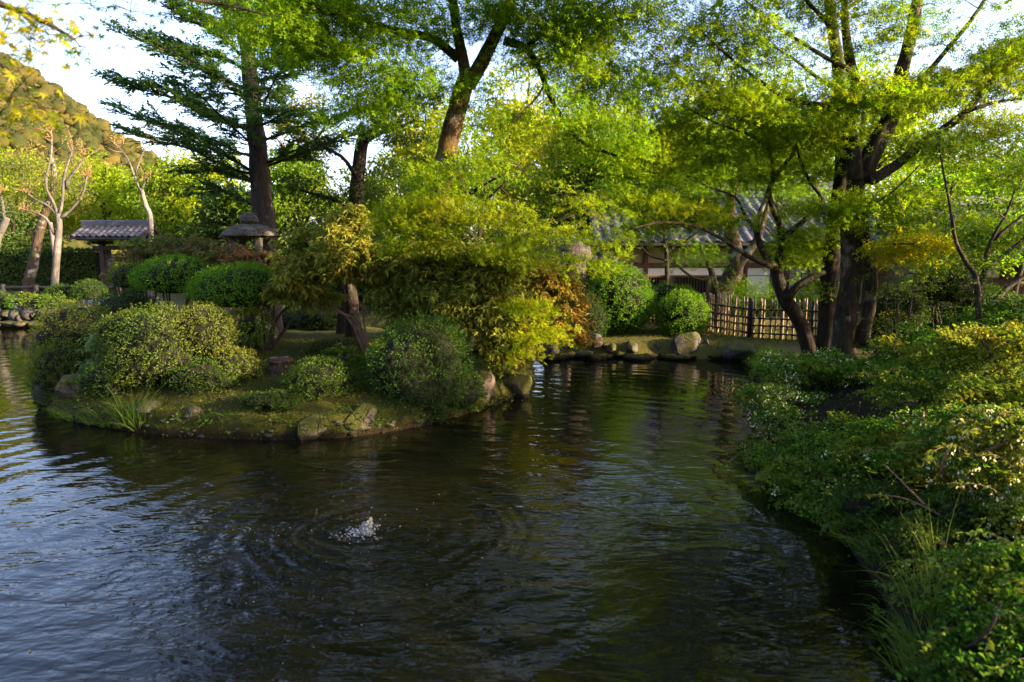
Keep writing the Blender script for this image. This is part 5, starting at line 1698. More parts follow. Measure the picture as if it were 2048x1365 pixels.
dome('leafy_shrub', 'light leafy young growth beneath the flat-topped shrub', 492, 655, 10.6, 50, 42, M['azalea_vivid'], 1500, 0.05, 8, lump=0.2, core=0.35, age=0.2, under=-0.9)
dome('small_azalea', 'small grey-green azalea dome above the mossy stones', 640, 764, 8.65, 76, 50, M['azalea'], 6600, 0.028, 9, lump=0.10, age=-0.1, under=-0.5)
dome('small_azalea', 'low spreading azalea at the moss edge left of the small dome', 550, 822, 8.2, 60, 22, M['azalea_dark'], 2600, 0.028, 10, lump=0.2, under=-0.4)
dome('dark_clipped_shrub', 'large dark clipped shrub above the waterline in the middle of the island', 838, 745, 8.95, 114, 116, M['azalea_dark'], 15000, 0.030, 11, lump=0.10, under=-0.85, age=-0.05)
dome('dark_clipped_shrub', 'dark loose shrub spilling between the tan rock and the big dark one', 905, 800, 9.0, 64, 44, M['azalea_dark'], 3600, 0.03, 12, lump=0.15, under=-0.7)
dome('round_clipped_shrub', 'largest round clipped shrub on the far bank before the house', 1237, 602, 15.3, 70, 72, M['box'], 9500, 0.046, 13, lump=0.04, under=-0.85)
dome('round_clipped_shrub', 'smaller round clipped shrub left of the bamboo fence', 1364, 632, 14.9, 54, 50, M['box'], 6500, 0.042, 14, lump=0.04, under=-0.85, age=0.2)
dome('round_clipped_shrub', 'dark round shrub behind the orange-tipped leaves on the far bank', 1178, 636, 14.7, 40, 48, M['azalea_dark'], 3600, 0.042, 16, lump=0.08, under=-0.8)
dome('leafy_shrub', 'feathery green shrub showing above the smaller round shrub', 1352, 596, 16.4, 46, 26, M['box'], 2000, 0.05, 17, lump=0.2)
dome('leafy_shrub', 'dark shrub behind the largest round shrub next to the brown lantern', 1180, 556, 16.6, 42, 32, M['azalea_dark'], 2400, 0.05, 18, lump=0.14)
dome('leafy_shrub', 'clipped rounded shrub in front of the dark timber house', 1905, 580, 11.5, 70, 54, M['azalea_dark'], 5200, 0.036, 19, lump=0.10)
dome('round_clipped_shrub', 'clipped ball shrub on the far left bank before the gate', 179, 588, 20.4, 34, 28, M['azalea_dark'], 3000, 0.05, 20, lump=0.05)
dome('round_clipped_shrub', 'dark clipped shrub at the foot of the pollarded tree', 122, 596, 20.8, 30, 28, M['azalea_dark'], 2400, 0.05, 21, lump=0.10)
dome('leafy_shrub', 'low leafy bush overhanging the far left stone edge', 62, 606, 19.75, 40, 18, M['azalea_vivid'], 1500, 0.06, 22, lump=0.25, core=0.6)
dome('round_clipped_shrub', 'clipped shrub cut by the left edge of the picture', -14, 612, 19.9, 34, 34, M['azalea_dark'], 2400, 0.05, 23, lump=0.06)
dome('leafy_shrub', 'loose low bush with bare grey twigs at the far stone edge', 112, 612, 19.6, 34, 22, M['azalea'], 800, 0.07, 24, lump=0.3, core=0.4)
dome('moss_cushion', 'rounded moss cushion behind the small azalea', 676, 700, 11.0, 58, 22, M['moss_blade'], 6000, 0.03, 25, lump=0.06, core=0.93, cat='moss', under=-0.2)

dome('leafy_shrub', 'dark bushy shrub right of the many-stemmed trunk', 1790, 640, 12.2, 60, 62, M['azalea_dark'], 3600, 0.042, 26, lump=0.2)
dome('leafy_shrub', 'dark bushy shrub between wiry shrub and timber house doors', 1880, 640, 12.8, 62, 56, M['azalea_dark'], 3600, 0.042, 27, lump=0.2)
dome('leafy_shrub', 'low dark shrub at the fence end behind the maple trunks', 1735, 672, 12.9, 36, 36, M['azalea_dark'], 1800, 0.042, 28, lump=0.2)
dome('leafy_shrub', 'dark shrub at the right edge under the timber eaves', 1980, 625, 12.6, 70, 50, M['azalea_dark'], 3400, 0.042, 29, lump=0.2)
dome('leafy_shrub', 'dark shrub on the back of the island behind the lit andromeda stems', 640, 640, 15.0, 60, 34, M['azalea_dark'], 2400, 0.05, 30, lump=0.2)
dome('leafy_shrub', 'dark shrub on the back of the island behind the bare brown stems', 560, 645, 15.4, 56, 34, M['azalea_dark'], 2200, 0.05, 34, lump=0.2)

for k_, (x_, y_, r_, lb_) in enumerate(((6.4, 5.2, 0.8, 'rounded azalea on the right bank just outside the view'), (7.2, 7.4, 0.9, 'broad azalea on the right bank beside the glossy shrub'), (5.2, 2.6, 0.7, 'low azalea on the right bank beside the viewpoint'), (9.0, 9.6, 0.9, 'broad azalea before the timber house doors'))):
    p_ = EYE + (np.array((x_, y_, 0.75)) - EYE)
    px_ = 1024 + FPX * x_ / (CP * y_ - SP * (0.75 - EYE[2])); py_ = 682.5 - FPX * (SP * y_ + CP * (0.75 - EYE[2])) / (CP * y_ - SP * (0.75 - EYE[2]))
    dome('bank_azalea', lb_, px_, py_, y_, r_ / y_ * FPX, 0.5 / y_ * FPX, M['azalea'], 2600, 0.05, 60 + k_, lump=0.15, under=-0.6)

# box hedge far left and low hedge before the house
def hedge(name, label, x0, x1, y0, y1, z1, mat, n, leaf, cat='hedge'):
    g = float(ground_h(np.array((x0 + x1) / 2), np.array((y0 + y1) / 2)))
    root = thing(name, ((x0 + x1) / 2, (y0 + y1) / 2, g), label, cat)
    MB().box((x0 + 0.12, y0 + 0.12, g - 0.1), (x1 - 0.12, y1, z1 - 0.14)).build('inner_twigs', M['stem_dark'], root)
    L = Leaves()
    m = int(n * 0.8)
    P = np.stack((RNG.uniform(x0, x1, m), y0 + 0.14 * RNG.random(m) ** 1.5, RNG.uniform(g, z1, m)), -1)
    P[:, 1] += 0.08 * wavenoise(P, 77, 3.0, 3)
    L.add(P, RNG.normal(0, 0.8, (m, 3)) + np.array((0, -0.5, 0.2)), np.array((0, -0.8, 0.5)) + RNG.normal(0, 0.6, (m, 3)), leaf * RNG.uniform(0.6, 1.3, m), 0.15 + 0.25 * wavenoise(P, 5, 2.0, 3))
    m = n - m
    P = np.stack((RNG.uniform(x0, x1, m), RNG.uniform(y0, y1, m), z1 - 0.12 * RNG.random(m) ** 2), -1)
    P[:, 2] += 0.05 * wavenoise(P, 78, 3.0, 3)
    L.add(P, RNG.normal(0, 0.8, (m, 3)), np.array((0, 0, 1.0)) + RNG.normal(0, 0.5, (m, 3)), leaf * RNG.uniform(0.6, 1.3, m), 0.1)
    L.build('foliage', mat, root, KITE_WIDE)


hedge('tall_hedge', 'tall clipped hedge running from the left edge to the gate', -30, -17.0, 28.0, 29.2, 2.25, M['hedge'], 15000, 0.10)
hedge('low_hedge', 'low green hedge between the bamboo fence and the house', 4.7, 8.3, 18.0, 18.8, 0.98, M['box'], 4200, 0.06)
hedge('low_hedge', 'low hedge at the right of the gate behind the red shrubs', -15.0, -6, 27.0, 28.0, 1.5, M['hedge'], 7000, 0.10)


# ------------------------------------------------------------------ loose evergreen shrubs with hanging leaf rosettes
def loose(name, label, base_px, Y, stems, regs, mat, leaf, per, rad=0.16, bark='twig_red', age=0.1, tmpl=KITE_THIN, cat='shrub', flat=0.7, r0=0.024, age_var=0.12, carve=False, minz=None):
    P0 = on_land(base_px, Y)
    t = Tree(name, label, P0, cat)
    for s in stems:
        P = pp(s, Y)
        P[0] = P0 + RNG.normal(0, 0.04, 3) * (1, 1, 0) - (0, 0, 0.08)
        t.limb(P, r0, r0 * 0.3, M[bark], 'stem', sides=8, wob=0.04)
    t.regions(regs, per, leaf * 1.15, rad, flat, age=age, age_var=age_var, mode='whorl', arch=-0.04, thick=0.008, minz=minz, more=1.5)
    t.finish(M[mat], M[bark], tmpl, carve=carve, crown='foliage', ground=land)
    return t


K3 = kite_template(0.32, 0.06, 0.22, 0.5)
loose('andromeda_shrub', 'sunlit yellow-leaved andromeda shrub with pale curving stems on the island', 735, 10.6,
      [[(735, 690), (722, 660), (708, 630), (690, 590), (680, 540), (690, 470)], [(735, 690), (715, 650), (690, 632), (640, 618), (600, 600), (580, 570)], [(735, 690), (725, 640), (728, 600), (745, 560), (760, 520)], [(735, 690), (700, 645), (660, 610), (640, 570)]],
      [(610, 540, 10.4, 0.45, 0.4, 0.28, 34, 0.3), (690, 515, 10.3, 0.52, 0.4, 0.32, 44, 0.35), (700, 450, 10.5, 0.28, 0.3, 0.3, 20, 0.3), (765, 540, 10.4, 0.4, 0.4, 0.28, 28, 0.3), (575, 580, 10.5, 0.25, 0.3, 0.2, 12, 0.1), (640, 590, 10.7, 0.4, 0.3, 0.15, 10, 0.1), (600, 490, 10.8, 0.3, 0.3, 0.2, 10)],
      'pieris', 0.095, 8, 0.14, tmpl=K3)
loose('andromeda_shrub', 'dark broad andromeda shrub below the spreading maple', 905, 9.9,
      [[(905, 740), (900, 690), (880, 630), (870, 570), (880, 500)], [(905, 740), (925, 690), (950, 640), (990, 590), (1010, 530)], [(905, 740), (910, 680), (930, 600), (940, 520)]],
      [(870, 545, 10, 0.55, 0.5, 0.5, 60), (980, 545, 10, 0.6, 0.5, 0.45, 62, 0.1), (900, 640, 9.8, 0.5, 0.4, 0.3, 40, 0.1), (990, 640, 9.8, 0.5, 0.4, 0.28, 36, 0.2), (800, 600, 10.2, 0.4, 0.4, 0.35, 30), (1010, 700, 9.8, 0.4, 0.3, 0.2, 18, 0.3), (930, 590, 9.7, 0.5, 0.3, 0.4, 30, 0.05), (820, 530, 10.1, 0.3, 0.3, 0.3, 16, 0.1)],
      'pieris', 0.085, 7, 0.16, bark='twig', tmpl=K3)
loose('andromeda_shrub', 'andromeda shrub with orange-red young leaves at the right end of the island', 1030, 10.6,
      [[(1040, 715), (1090, 670), (1105, 620), (1120, 560)], [(1040, 715), (1080, 660), (1085, 600), (1070, 540)], [(1040, 715), (1110, 680), (1140, 650), (1160, 625)]],
      [(1085, 560, 10.4, 0.4, 0.4, 0.35, 26, 0.35), (1140, 610, 10.3, 0.26, 0.3, 0.28, 20, 0.35), (1125, 560, 10.3, 0.26, 0.3, 0.22, 16, 0.35), (1150, 668, 10.3, 0.16, 0.2, 0.12, 8, 0.6), (1090, 650, 10.3, 0.3, 0.3, 0.2, 12, 0.4), (1050, 690, 10.2, 0.3, 0.3, 0.2, 10, 0.3)],
      'pieris_orange', 0.08, 6, 0.12, tmpl=K3, age_var=0.4)
for bx, Yy, rg, lb in ((300, 13.6, [(285, 510, 13.6, 0.5, 0.4, 0.3, 22, 0.35), (340, 500, 13.6, 0.5, 0.4, 0.25, 22, 0.2), (270, 545, 13.6, 0.4, 0.4, 0.3, 14, 0.3)], 'red-tipped andromeda shrub beside the gate in front of its doors'),
                       (385, 13.4, [(370, 505, 13.4, 0.5, 0.4, 0.25, 22, 0.2), (420, 510, 13.4, 0.5, 0.4, 0.28, 24, 0.3)], 'red-tipped andromeda shrub behind the left flat-topped shrub'),
                       (470, 12.1, [(450, 520, 12.1, 0.4, 0.3, 0.22, 18, 0.3), (520, 525, 12.0, 0.36, 0.15, 0.18, 16, 0.4), (488, 512, 11.9, 0.2, 0.1, 0.12, 6, 0.8)], 'reddish andromeda shrub around the shaft of the stone lantern')):
    loose('red_tipped_shrub', lb, bx, Yy, [[(bx, 600), (bx - 10, 560), (bx - 20, 520)], [(bx, 600), (bx + 15, 560), (bx + 30, 515)]], rg, 'pieris_red', 0.095, 5, 0.16, bark='twig', tmpl=K3, age_var=0.35)
loose('pale_bamboo_plant', 'pale grey-green broad bamboo-like plant at the left island edge', 190, 9.7, [[(190, 850), (190, 800), (200, 720), (205, 670)], [(190, 850), (170, 810), (165, 770)]],
      [(205, 690, 9.7, 0.13, 0.15, 0.2, 9, -0.1), (175, 775, 9.5, 0.22, 0.2, 0.22, 16, -0.1), (190, 745, 9.6, 0.15, 0.2, 0.2, 7)], 'pale_leaf', 0.075, 4, 0.10, bark='twig')
loose('broadleaf_plant', 'green broad-leaved plant below the sun-flecked azalea mound', 300, 9.2, [[(300, 840), (290, 800), (270, 760)], [(300, 840), (330, 800), (350, 770)]],
      [(270, 790, 9.2, 0.35, 0.3, 0.25, 18), (350, 800, 9.1, 0.35, 0.3, 0.2, 16), (230, 740, 9.6, 0.2, 0.2, 0.2, 8)], 'azalea_dark', 0.07, 5, 0.12, bark='twig')
loose('broadleaf_plant', 'sprig of green leaves on bare stems before the dark clipped shrub', 690, 9.7, [[(690, 770), (685, 730), (682, 700), (676, 680)], [(690, 770), (705, 730), (716, 700)]],
      [(680, 700, 9.7, 0.16, 0.15, 0.14, 6, 0.1), (715, 720, 9.7, 0.14, 0.15, 0.14, 6, 0.1)], 'azalea_vivid', 0.07, 4, 0.08, bark='twig')

# multi-stemmed trunk under the flat-topped shrub
b = on_land(532, 10.8)
st = thing('bare_shrub_stems', b, 'cluster of bare brown stems holding up the flat-topped shrub', 'stems')
for s in ([(532, 722), (540, 670), (560, 630), (590, 605)], [(532, 722), (530, 670), (522, 620), (512, 590)], [(532, 722), (516, 690), (508, 640), (500, 600)], [(532, 722), (545, 680), (548, 630), (540, 590)], [(532, 722), (548, 690), (570, 660), (585, 640)]):
    P = pp(s, 10.8); P[0] = b + RNG.normal(0, 0.05, 3) * (1, 1, 0) - (0, 0, 0.06)
    MB().tube(smooth_path(P, 14), np.linspace(0.034, 0.018, 14), 8, 0.1).build('stem', M['bark_old'], st, smooth=True)

# ------------------------------------------------------------------ stone lanterns
def lathe(prof, n=28, wob=0.0, seed=0, sq=0.0):
    """profile (r, z) revolved; sq > 0 pulls the section towards a rounded square"""
    th = np.arange(n) * 2 * math.pi / n
    V = []
    for r, z in prof:
        k = 1.0
        if sq > 0:
            k = (np.abs(np.cos(th)) ** (2 / (1 - sq * 0.72)) + np.abs(np.sin(th)) ** (2 / (1 - sq * 0.72))) ** (-(1 - sq * 0.72) / 2)
            k = (1 - sq) + sq * k
        V.append(np.stack((r * k * np.cos(th), r * k * np.sin(th), np.full(n, z)), -1))
    V = np.concatenate(V)
    if wob:
        V = V * (1 + wob * wavenoise(V, seed, 7.0, 3)[:, None] * np.array((1, 1, 0.5)))
    m = len(prof)
    i = np.arange(m - 1)[:, None] * n
    j = np.arange(n)[None]
    Q = np.stack((i + j, i + (j + 1) % n, i + n + (j + 1) % n, i + n + j), -1).reshape(-1, 4)
    V = np.vstack((V, (0, 0, prof[0][1]), (0, 0, prof[-1][1])))
    T = [(len(V) - 2, (s + 1) % n, s) for s in range(n)] + [(len(V) - 1, (m - 1) * n + s, (m - 1) * n + (s + 1) % n) for s in range(n)]
    return V, [Q, np.array(T)]


LY = 12.4
lc = at(500, 472, LY)
gl = float(land(np.array(lc[0]), np.array(lc[1])))
lan = thing('stone_lantern', (lc[0], lc[1], gl), 'grey granite lantern with wide mushroom cap and round finial before the fir', 'stone lantern')
z0 = lc[2]
parts = [('base', [(0.42, gl - 0.1), (0.42, gl + 0.12), (0.36, gl + 0.2), (0.20, gl + 0.26)], 0.2, 24), ('shaft', [(0.19, gl + 0.24), (0.17, gl + 0.5), (0.18, z0 - 0.62)], 0.1, 20), ('platform', [(0.18, z0 - 0.64), (0.33, z0 - 0.54), (0.34, z0 - 0.44), (0.28, z0 - 0.42)], 0.5, 24)]
for nm, pr_, wq, nn in parts:
    V, F = lathe(pr_, nn, 0.03, 3, wq)
    obj(nm, V + (lc[0], lc[1], 0), F, M['granite'], lan, smooth=False)
fb = MB()
w_ = 0.235
for sx, sy in ((-1, -1), (1, -1), (1, 1), (-1, 1)):
    fb.box((lc[0] + sx * w_ - 0.055, lc[1] + sy * w_ - 0.055, z0 - 0.45), (lc[0] + sx * w_ + 0.055, lc[1] + sy * w_ + 0.055, z0 + 0.01), 0.015)
fb.box((lc[0] - w_ - 0.05, lc[1] - w_ - 0.05, z0 - 0.44), (lc[0] + w_ + 0.05, lc[1] + w_ + 0.05, z0 - 0.33), 0.012)
fb.box((lc[0] - w_ - 0.045, lc[1] - w_ - 0.045, z0 - 0.07), (lc[0] + w_ + 0.045, lc[1] + w_ + 0.045, z0 + 0.005), 0.012)
fb.build('firebox', M['granite'], lan)
capp = [(0.30, 0.0), (0.485, -0.015), (0.50, 0.0), (0.49, 0.035), (0.445, 0.085), (0.365, 0.135), (0.27, 0.172), (0.19, 0.195), (0.15, 0.205), (0.08, 0.208)]
V, F = lathe([(r, z + z0) for r, z in capp], 36, 0.0, 5, 0.25)
V = V + (0, 0, 0)
V[:, :2] *= (1 + 0.035 * wavenoise(V, 8, 5.0, 3))[:, None]
V[:, 2] += 0.012 * wavenoise(V, 9, 8.0, 3)
cap = obj('cap', V + (lc[0], lc[1], 0), F, M['granite'], lan, smooth=True)
fin = [(0.07, 0.195), (0.075, 0.215), (0.135, 0.238), (0.168, 0.29), (0.165, 0.345), (0.13, 0.40), (0.06, 0.43)]
V, F = lathe([(r, z + z0) for r, z in fin], 24, 0.03, 6)
obj('finial', V + (lc[0], lc[1], 0), F, M['granite'], lan, smooth=True)

# brown lantern on the right of the island
BYY = 15.5
bc = at(1150, 516, BYY)
g6 = float(land(np.array(bc[0]), np.array(bc[1])))
g6 = max(g6, 0.1)
bl = thing('brown_lantern', (bc[0], bc[1], g6), 'brown stone lantern with broad slab cap above the orange-tipped shrub', 'stone lantern')
V, F = lathe([(0.36, bc[2] - 0.02), (0.39, bc[2] + 0.05), (0.33, bc[2] + 0.28), (0.2, bc[2] + 0.32)], 28, 0.0, 6, 0.5)
V[:, :2] *= (1 + 0.03 * wavenoise(V, 18, 5.0, 3))[:, None]
V[:, 2] += (V[:, 0]) * -0.10
obj('cap', V + (bc[0], bc[1], 0), F, M['lantern_brown'], bl, smooth=False)
V, F = lathe([(0.19, bc[2] + 0.31), (0.18, bc[2] + 0.37), (0.1, bc[2] + 0.39)], 18, 0.04, 7)
obj('finial', V + (bc[0], bc[1], 0), F, M['lantern_brown'], bl, smooth=True)
V, F = lathe([(0.24, bc[2] - 0.5), (0.25, bc[2] - 0.03)], 20, 0.02, 8, 0.7)
obj('firebox', V + (bc[0], bc[1], 0), F, M['lantern_brown'], bl)
V, F = lathe([(0.30, g6 - 0.2), (0.28, g6 + 0.05), (0.15, g6 + 0.15), (0.14, bc[2] - 0.70), (0.30, bc[2] - 0.58), (0.30, bc[2] - 0.48)], 20, 0.03, 9, 0.2)
obj('shaft', V + (bc[0], bc[1], 0), F, M['lantern_brown'], bl)

# ------------------------------------------------------------------ rocks
def bank_rock(name, label, px, py, Y, rx, ry, mat, seed, rotz=0.0, depth=0.8, **kw):
    if name == 'island_rock':
        h_ = hit(px, py + 0.45 * ry)
        Y = float(h_[1]) + 0.10
    c = at(px, py, Y)
    a, h = rx / FPX * Y, ry / FPX * Y
    return rock(name, label, c, (a, a * depth, h), mat, seed, rotz, **kw)


bank_rock('boulder', 'largest grey boulder on the far bank below the smaller round shrub', 1366, 690, 14.0, 36, 33, M['rock'], 101, 0.2, hi=True, lean=0.25)
for k, (px_, py_, rx_, ry_, Y_, mt, lb) in enumerate((
        (1191, 683, 17, 16, 14.1, 'rock_tan', 'pinkish squat rock at the left end of the far bank stones'), (1210, 692, 7, 7, 14.1, 'rock', 'small dark blue-grey stone right of the pinkish rock'),
        (1225, 698, 12, 11, 14.0, 'rock_moss', 'mossy low stone left of the rough pale rock on the far bank'), (1264, 694, 18, 14, 14.0, 'rock', 'rough pale rock in the middle of the far bank row'), (1287, 690, 10, 9, 14.2, 'rock', 'small stone behind the rough pale rock'),
        (1315, 697, 12, 13, 14.0, 'rock', 'slanted grey stone left of the largest boulder'), (1240, 708, 11, 7, 13.9, 'rock_moss', 'flat mossy stone at the far waterline'), (1413, 696, 13, 17, 13.9, 'rock', 'dark upright stone right of the largest boulder'),
        (1478, 706, 34, 26, 13.5, 'rock', 'broad dark blue-grey rock under the bamboo fence by the white-flowered shrub'), (1440, 700, 20, 14, 13.9, 'rock_moss', 'flat mossy ledge stone below the bamboo fence'), (1338, 700, 10, 8, 14.1, 'rock_moss', 'tiny mossy stone touching the foot of the largest boulder'))):
    bank_rock('bank_stone', lb, px_, py_, Y_, rx_, ry_, M[mt], 120 + k, RNG.uniform(0, 3), group='stones along the far bank', lean=0.3 if k == 5 else 0.0)
bank_rock('standing_stone', 'pale pink upright stone at the water right of the island', 1132, 680, 14.2, 13, 26, M['rock_tan'], 141, 0.3)
bank_rock('bank_stone', 'low pale flat stone in the water below the pinkish rock', 1170, 706, 13.6, 18, 8, M['rock_tan'], 142, 0.1, group='stones along the far bank')
bank_rock('bank_stone', 'dark stone hidden under the orange-tipped leaves at the far waterline', 1105, 700, 13.8, 16, 14, M['rock_moss'], 143, 0.5, group='stones along the far bank')
# island rocks
bank_rock('island_rock', 'big tan flat-faced rock right of the dark clipped shrub', 966, 772, 9.75, 33, 34, M['rock_tan'], 151, 0.4, hi=True)
bank_rock('island_rock', 'mossy rounded rock with sunlit edge at the right tip of the island', 1030, 775, 10.2, 38, 42, M['rock_moss'], 152, 0.1, hi=True)
bank_rock('island_rock', 'mossy boulder with bare flank beneath the small azalea', 722, 838, 8.55, 42, 34, M['rock_moss'], 153, 0.6, hi=True, cuts=15)
bank_rock('island_rock', 'mossy boulder left of the bare-flanked one under the small azalea', 632, 858, 8.35, 44, 32, M['rock_moss'], 154, 1.1, hi=True, cuts=15)
bank_rock('island_rock', 'speckled grey-pink stone set in the moss near the front edge', 384, 828, 8.6, 24, 15, M['rock_tan'], 155, 0.2)
bank_rock('island_rock', 'tiny tan stone in the moss slope right of the speckled one', 482, 836, 8.3, 12, 13, M['rock_tan'], 156, 0.2)
bank_rock('island_rock', 'green mossy shoulder rock at the left island edge', 150, 778, 9.9, 42, 30, M['rock_moss'], 157, 0.2, hi=True)
bank_rock('island_rock', 'dark rock at the waterline of the left island tip', 96, 790, 10.2, 26, 34, M['rock'], 158, 0.9)
bank_rock('island_rock', 'dark flat stone in the shade beneath the big azalea mound', 300, 815, 8.9, 28, 16, M['rock'], 159, 0.9)
bank_rock('island_rock', 'pale rock behind the moss cushion', 700, 712, 10.6, 22, 20, M['rock'], 160, 0.3)
bank_rock('island_rock', 'dark rock between dark clipped shrub and tan rock', 912, 790, 9.4, 26, 26, M['rock_moss'], 161, 0.5)

# stone edging on the far left bank
wallr = thing('stone_edging', (-15, 19.45, 0.0), 'low rough stone edging along the far left waterline', 'stone edging')
for k, px_ in enumerate(range(-60, 130, 13)):
    c = at(px_ + RNG.uniform(-3, 3), 632 + RNG.uniform(-9, 7), 19.4)
    V, F = rock_mesh((RNG.uniform(0.10, 0.24), 0.2, RNG.uniform(0.10, 0.24)), 300 + k, 12, 0.12, lo=True)
    obj('stone', V + c, [F], M['rock'], wallr, smooth=True)
for k, px_ in enumerate(range(-60, 140, 26)):
    c = at(px_ + RNG.uniform(-5, 5), 648, 19.25)
    V, F = rock_mesh((RNG.uniform(0.2, 0.3), 0.2, 0.1), 340 + k, 6, lo=True)
    obj('stone', V + c, [F], M['rock_tan'], wallr, smooth=True)

# hollow stump ring on the moss
sc_ = hit(562, 742)
sr = 0.165
stump = thing('hollow_stump', sc_, 'weathered hollow tree stump lying on the island moss', 'stump')
n = 36
th = np.arange(n) * 2 * math.pi / n
V = []
for r_, z_ in ((sr * 1.05, -0.04), (sr * 1.06, 0.04), (sr * 0.95, 0.10), (sr * 1.04, 0.15), (sr * 0.92, 0.185), (sr * 0.45, 0.18), (sr * 0.30, 0.15), (sr * 0.28, 0.02)):
    k_ = 1 + 0.10 * wavenoise(np.stack((np.cos(th), np.sin(th), np.full(n, z_ * 20)), -1), 5, 3.0, 3)
    V.append(np.stack((r_ * k_ * np.cos(th), r_ * k_ * np.sin(th), np.full(n, z_)), -1))
V = np.concatenate(V) + sc_
i = np.arange(7)[:, None] * n
j = np.arange(n)[None]
Q = np.stack((i + j, i + (j + 1) % n, i + n + (j + 1) % n, i + n + j), -1).reshape(-1, 4)
obj('bark_ring', V, [Q], M['bark_old'], stump, smooth=False)
obj('hollow', np.vstack((V[7 * n:8 * n], [sc_ + (0, 0, 0.02)])), [np.array([(s, (s + 1) % n, n) for s in range(n)])], M['stem_dark'], stump)

# ------------------------------------------------------------------ bamboo fences
def bamboo_fence(label, p0, p1, npoles, h, post_at, double=True):
    p0, p1 = np.array(p0, float), np.array(p1, float)
    root = thing('bamboo_fence', (p0 + p1) / 2, label, 'fence')
    d = (p1 - p0) / np.linalg.norm(p1 - p0)
    s = np.array((d[1], -d[0], 0)); s /= np.linalg.norm(s)
    if s[1] > 0:
        s = -s
    ties = MB()
    rails = [h * f for f in (0.12, 0.32, 0.50, 0.72)]
    for z in rails:
        mb = MB()
        m = 14
        P = [p0 - d * 0.12 + (p1 - p0 + d * 0.24) * t_ + (0, 0, z + RNG.normal(0, 0.006)) for t_ in np.linspace(0, 1, m)]
        rr = [0.019 + 0.003 * (q % 3 == 0) for q in range(m)]
        mb.tube(P, rr, 8)
        mb.build('rail', M['bamboo'], root, smooth=True)
    for k in range(npoles):
        f = (k + 0.5) / npoles
        for off in ((-1, 1) if double and k % 2 else (1,)):
            c = p0 + (p1 - p0) * f + d * RNG.normal(0, 0.012) + s * off * 0.042
            hh = h * RNG.uniform(0.96, 1.04)
            lean = RNG.normal(0, 0.012, 2)
            m = 9
            zz = np.linspace(-0.12, hh, m)
            P = np.stack((c[0] + lean[0] * zz, c[1] + lean[1] * zz, c[2] + zz), -1)
            r_ = RNG.uniform(0.017, 0.028)
            rr = [r_ * (1.12 if q % 2 else 1.0) * (1 - 0.12 * q / m) for q in range(m)]
            MB().tube(P, rr, 8).build('pole', M['bamboo'], root, smooth=True)
            for z in rails:
                ties.box(c + np.array((-0.032, -0.034, z - 0.012)), c + np.array((0.032, 0.034, z + 0.016)))
    for f in post_at:
        c = p0 + (p1 - p0) * f
        MB().tube(np.array([c - (0, 0, 0.2), c + (0, 0, h * 0.5), c + (0, 0, h * 1.0)]), [0.055, 0.052, 0.05], 12, 0.04).build('post', M['wood_black'], root, smooth=True)
    ties.build('rope_ties', M['rope'], root, kind='stuff')


fa, fb_ = at(1412, 690, 15.2), at(1500, 700, 14.4)
gz_ = lambda p: np.array((p[0], p[1], float(ground_h(np.array(p[0]), np.array(p[1])))))
fA, fB, fC = gz_(at(1405, 690, 15.6)), gz_(at(1500, 700, 14.6)), gz_(at(1700, 700, 13.4))
bamboo_fence('square-lattice bamboo fence running from the smaller round shrub to the curved maple', fA, fB, 11, 0.84, (0.98,))
bamboo_fence('nearer stretch of bamboo lattice fence behind the curved maple trunk', fB, fC, 17, 0.84, (0.62,))
fD, fE = gz_(at(1276, 650, 16.8)), gz_(at(1336, 655, 16.4))
bamboo_fence('short stretch of bamboo fence between the two round clipped shrubs', fD, fE, 7, 0.85, ())

